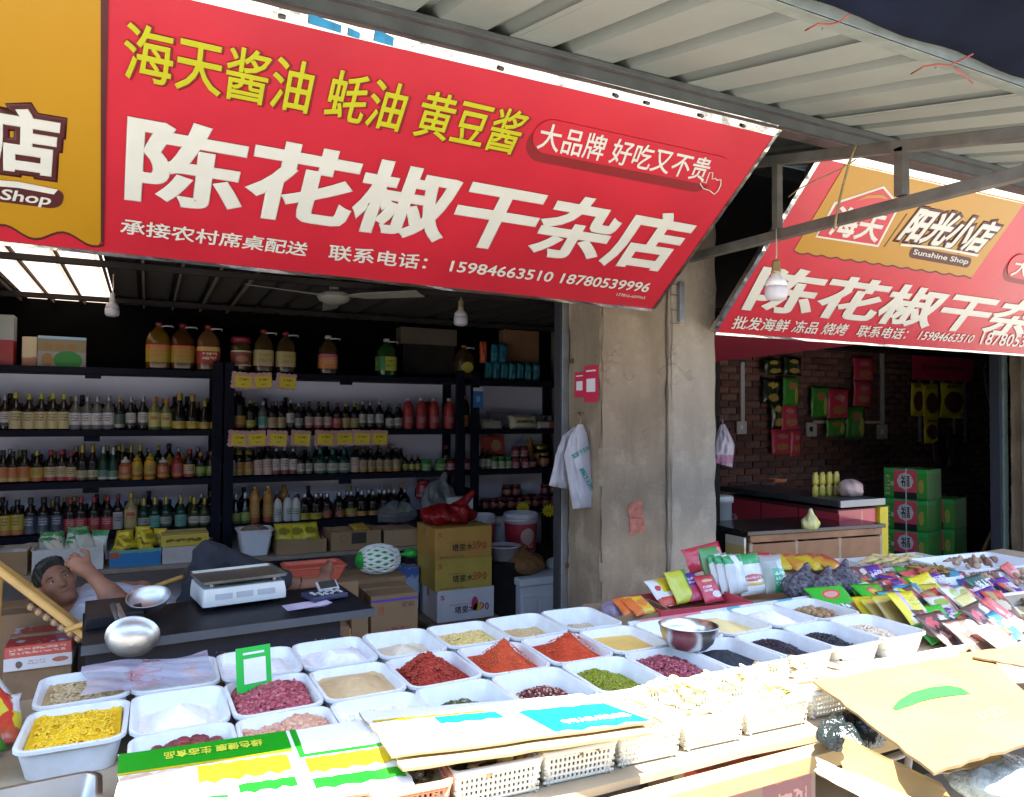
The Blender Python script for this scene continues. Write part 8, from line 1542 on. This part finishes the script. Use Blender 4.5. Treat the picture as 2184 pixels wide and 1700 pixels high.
hung_bag('plastic_bag', 'white plastic bag with pink print hanging behind the pillar edge', None, [(f(1537, 905), f(1546, 905)), (f(1528, 925), f(1560, 932)), (f(1522, 960), f(1567, 950)), (f(1518, 985), f(1562, 997))], Vector((-.5, -.85, 0)), PM('bag_pink', (.50, .44, .52), [('v', .1, .3, (.36, .16, .28))], wob=.08, rough=.4, bump=.5), 9)
hk = tube('wall_hook', [f(1541, 895) + Vector((0, .05, .02)), f(1541, 895), f(1541, 908)], .006, m_metal); tag(hk, 'metal hook holding the pink printed bag', 'hook')
bp_ = box('hook_rail', .05, .04, 2.0, m_dark, f(1541, 895) + Vector((0, .075, -1.34))); tag(bp_, 'dark upright batten carrying the hook behind the pillar', 'post')
# inner red banner under the second sign
a, b, c, d = at(1523, 708, Y=4.0), at(1523, 772, Y=4.6), at(1830, 735, Y=4.2), at(1900, 712, Y=3.9)
o = link('inner_banner', mesh('inner_banner', [a, b, c, d] + [v + Vector((0, .006, .006)) for v in (a, b, c, d)], [(0, 1, 2, 3), (7, 6, 5, 4), (0, 4, 5, 1), (1, 5, 6, 2), (2, 6, 7, 3), (3, 7, 4, 0)]), M('banner_red', (.20, .012, .03), .6, var=.1)); tag(o, 'dark red banner sagging inside under the second sign', 'banner')
o = box('wood_club', .03, .03, .45, m_ow, at(2095, 1180, Y=4.6), (R(10), R(25), 0)); tag(o, 'short wooden handle leaning behind the green cartons', 'stick')

# ================================================================== unseen market hall added behind the viewer to block low sky light
ob = thing('market_building', 'plain grey market hall added unseen across the street to block sky light', 'building', (2, -6.5, 0)); m_ob = M('market_wall', (.30, .29, .27), .9, var=.15, vs=1.2); box('wall', 44, 5, 5.2, m_ob, (0, -2.5, 0), parent=ob, bev=0); box('canopy', 44, 1.6, .12, m_beam, (0, .8, 3.0), parent=ob, bev=0)
for i in range(11): box('shutter', 3.2, .06, 2.6, M('shutter_blue', (.10, .14, .18), .6, .3), (-20 + 4 * i, .032, .02), parent=ob, bev=0)

# ================================================================== pieces that belong to a part become its sub-parts
def base(o): return o.name.rsplit('.', 1)[0] if o.name[-3:].isdigit() and '.' in o.name else o.name
SUB = {'motor': ('trim_ring',), 'body': ('key', 'label', 'lettering', 'tape', 'iris_', 'blue_strip'), 'screen_hood': ('screen',), 'housing': ('display_window',), 'plate': ('switch',), 'card': ('white_panel', 'white_line', 'pale_panel'), 'paper': ('lettering',), 'globe': (), 'top': ('edge_band',),
       'board': ('large_lettering', 'small_lettering', 'yellow_lettering', 'print_shadow', 'button', 'button_shadow', 'pointing_hand', 'yellow_panel', 'wavy_edge', 'panel_edge', 'emblem_backing', 'emblem_lettering', 'emblem_swoosh', 'logo_border', 'logo_panel', 'logo_arc', 'logo_lettering', 'logo_divider'),
       'top_trim': ('clip', 'blue_film'), 'sheet': ('cyan_print', 'yellow_print', 'green_print', 'faded_picture', 'lettering'), 'red_panel': ('white_badge',), 'web': ('seam', 'lip'), 'stone_top': ('top_edge',), 'bamboo_rail': ('bamboo_knot',), 'backing': ('price_face',), 'eye': ('iris',), 'hair': (), 'shell': ('rib',), 'pan': ('pan_post',), 'fruit': ('net_strand',), 'shaft': ('brick_patch',)}
for root in [o for o in bpy.data.objects if o.parent is None and o.children]:
    kids = list(root.children); by = {}
    for k in kids: by.setdefault(base(k), []).append(k)
    for pn, cns in SUB.items():
        if pn not in by: continue
        par = by[pn][0]
        if par.parent is not root: continue
        for cn in cns:
            for i, c in enumerate(by.get(cn, [])):
                if cn == 'iris': par = by[pn][min(i, len(by[pn]) - 1)]
                if c is par or c.parent is not root: continue
                mb = par.matrix_basis.inverted() @ c.matrix_basis; c.parent = par; c.matrix_basis = mb
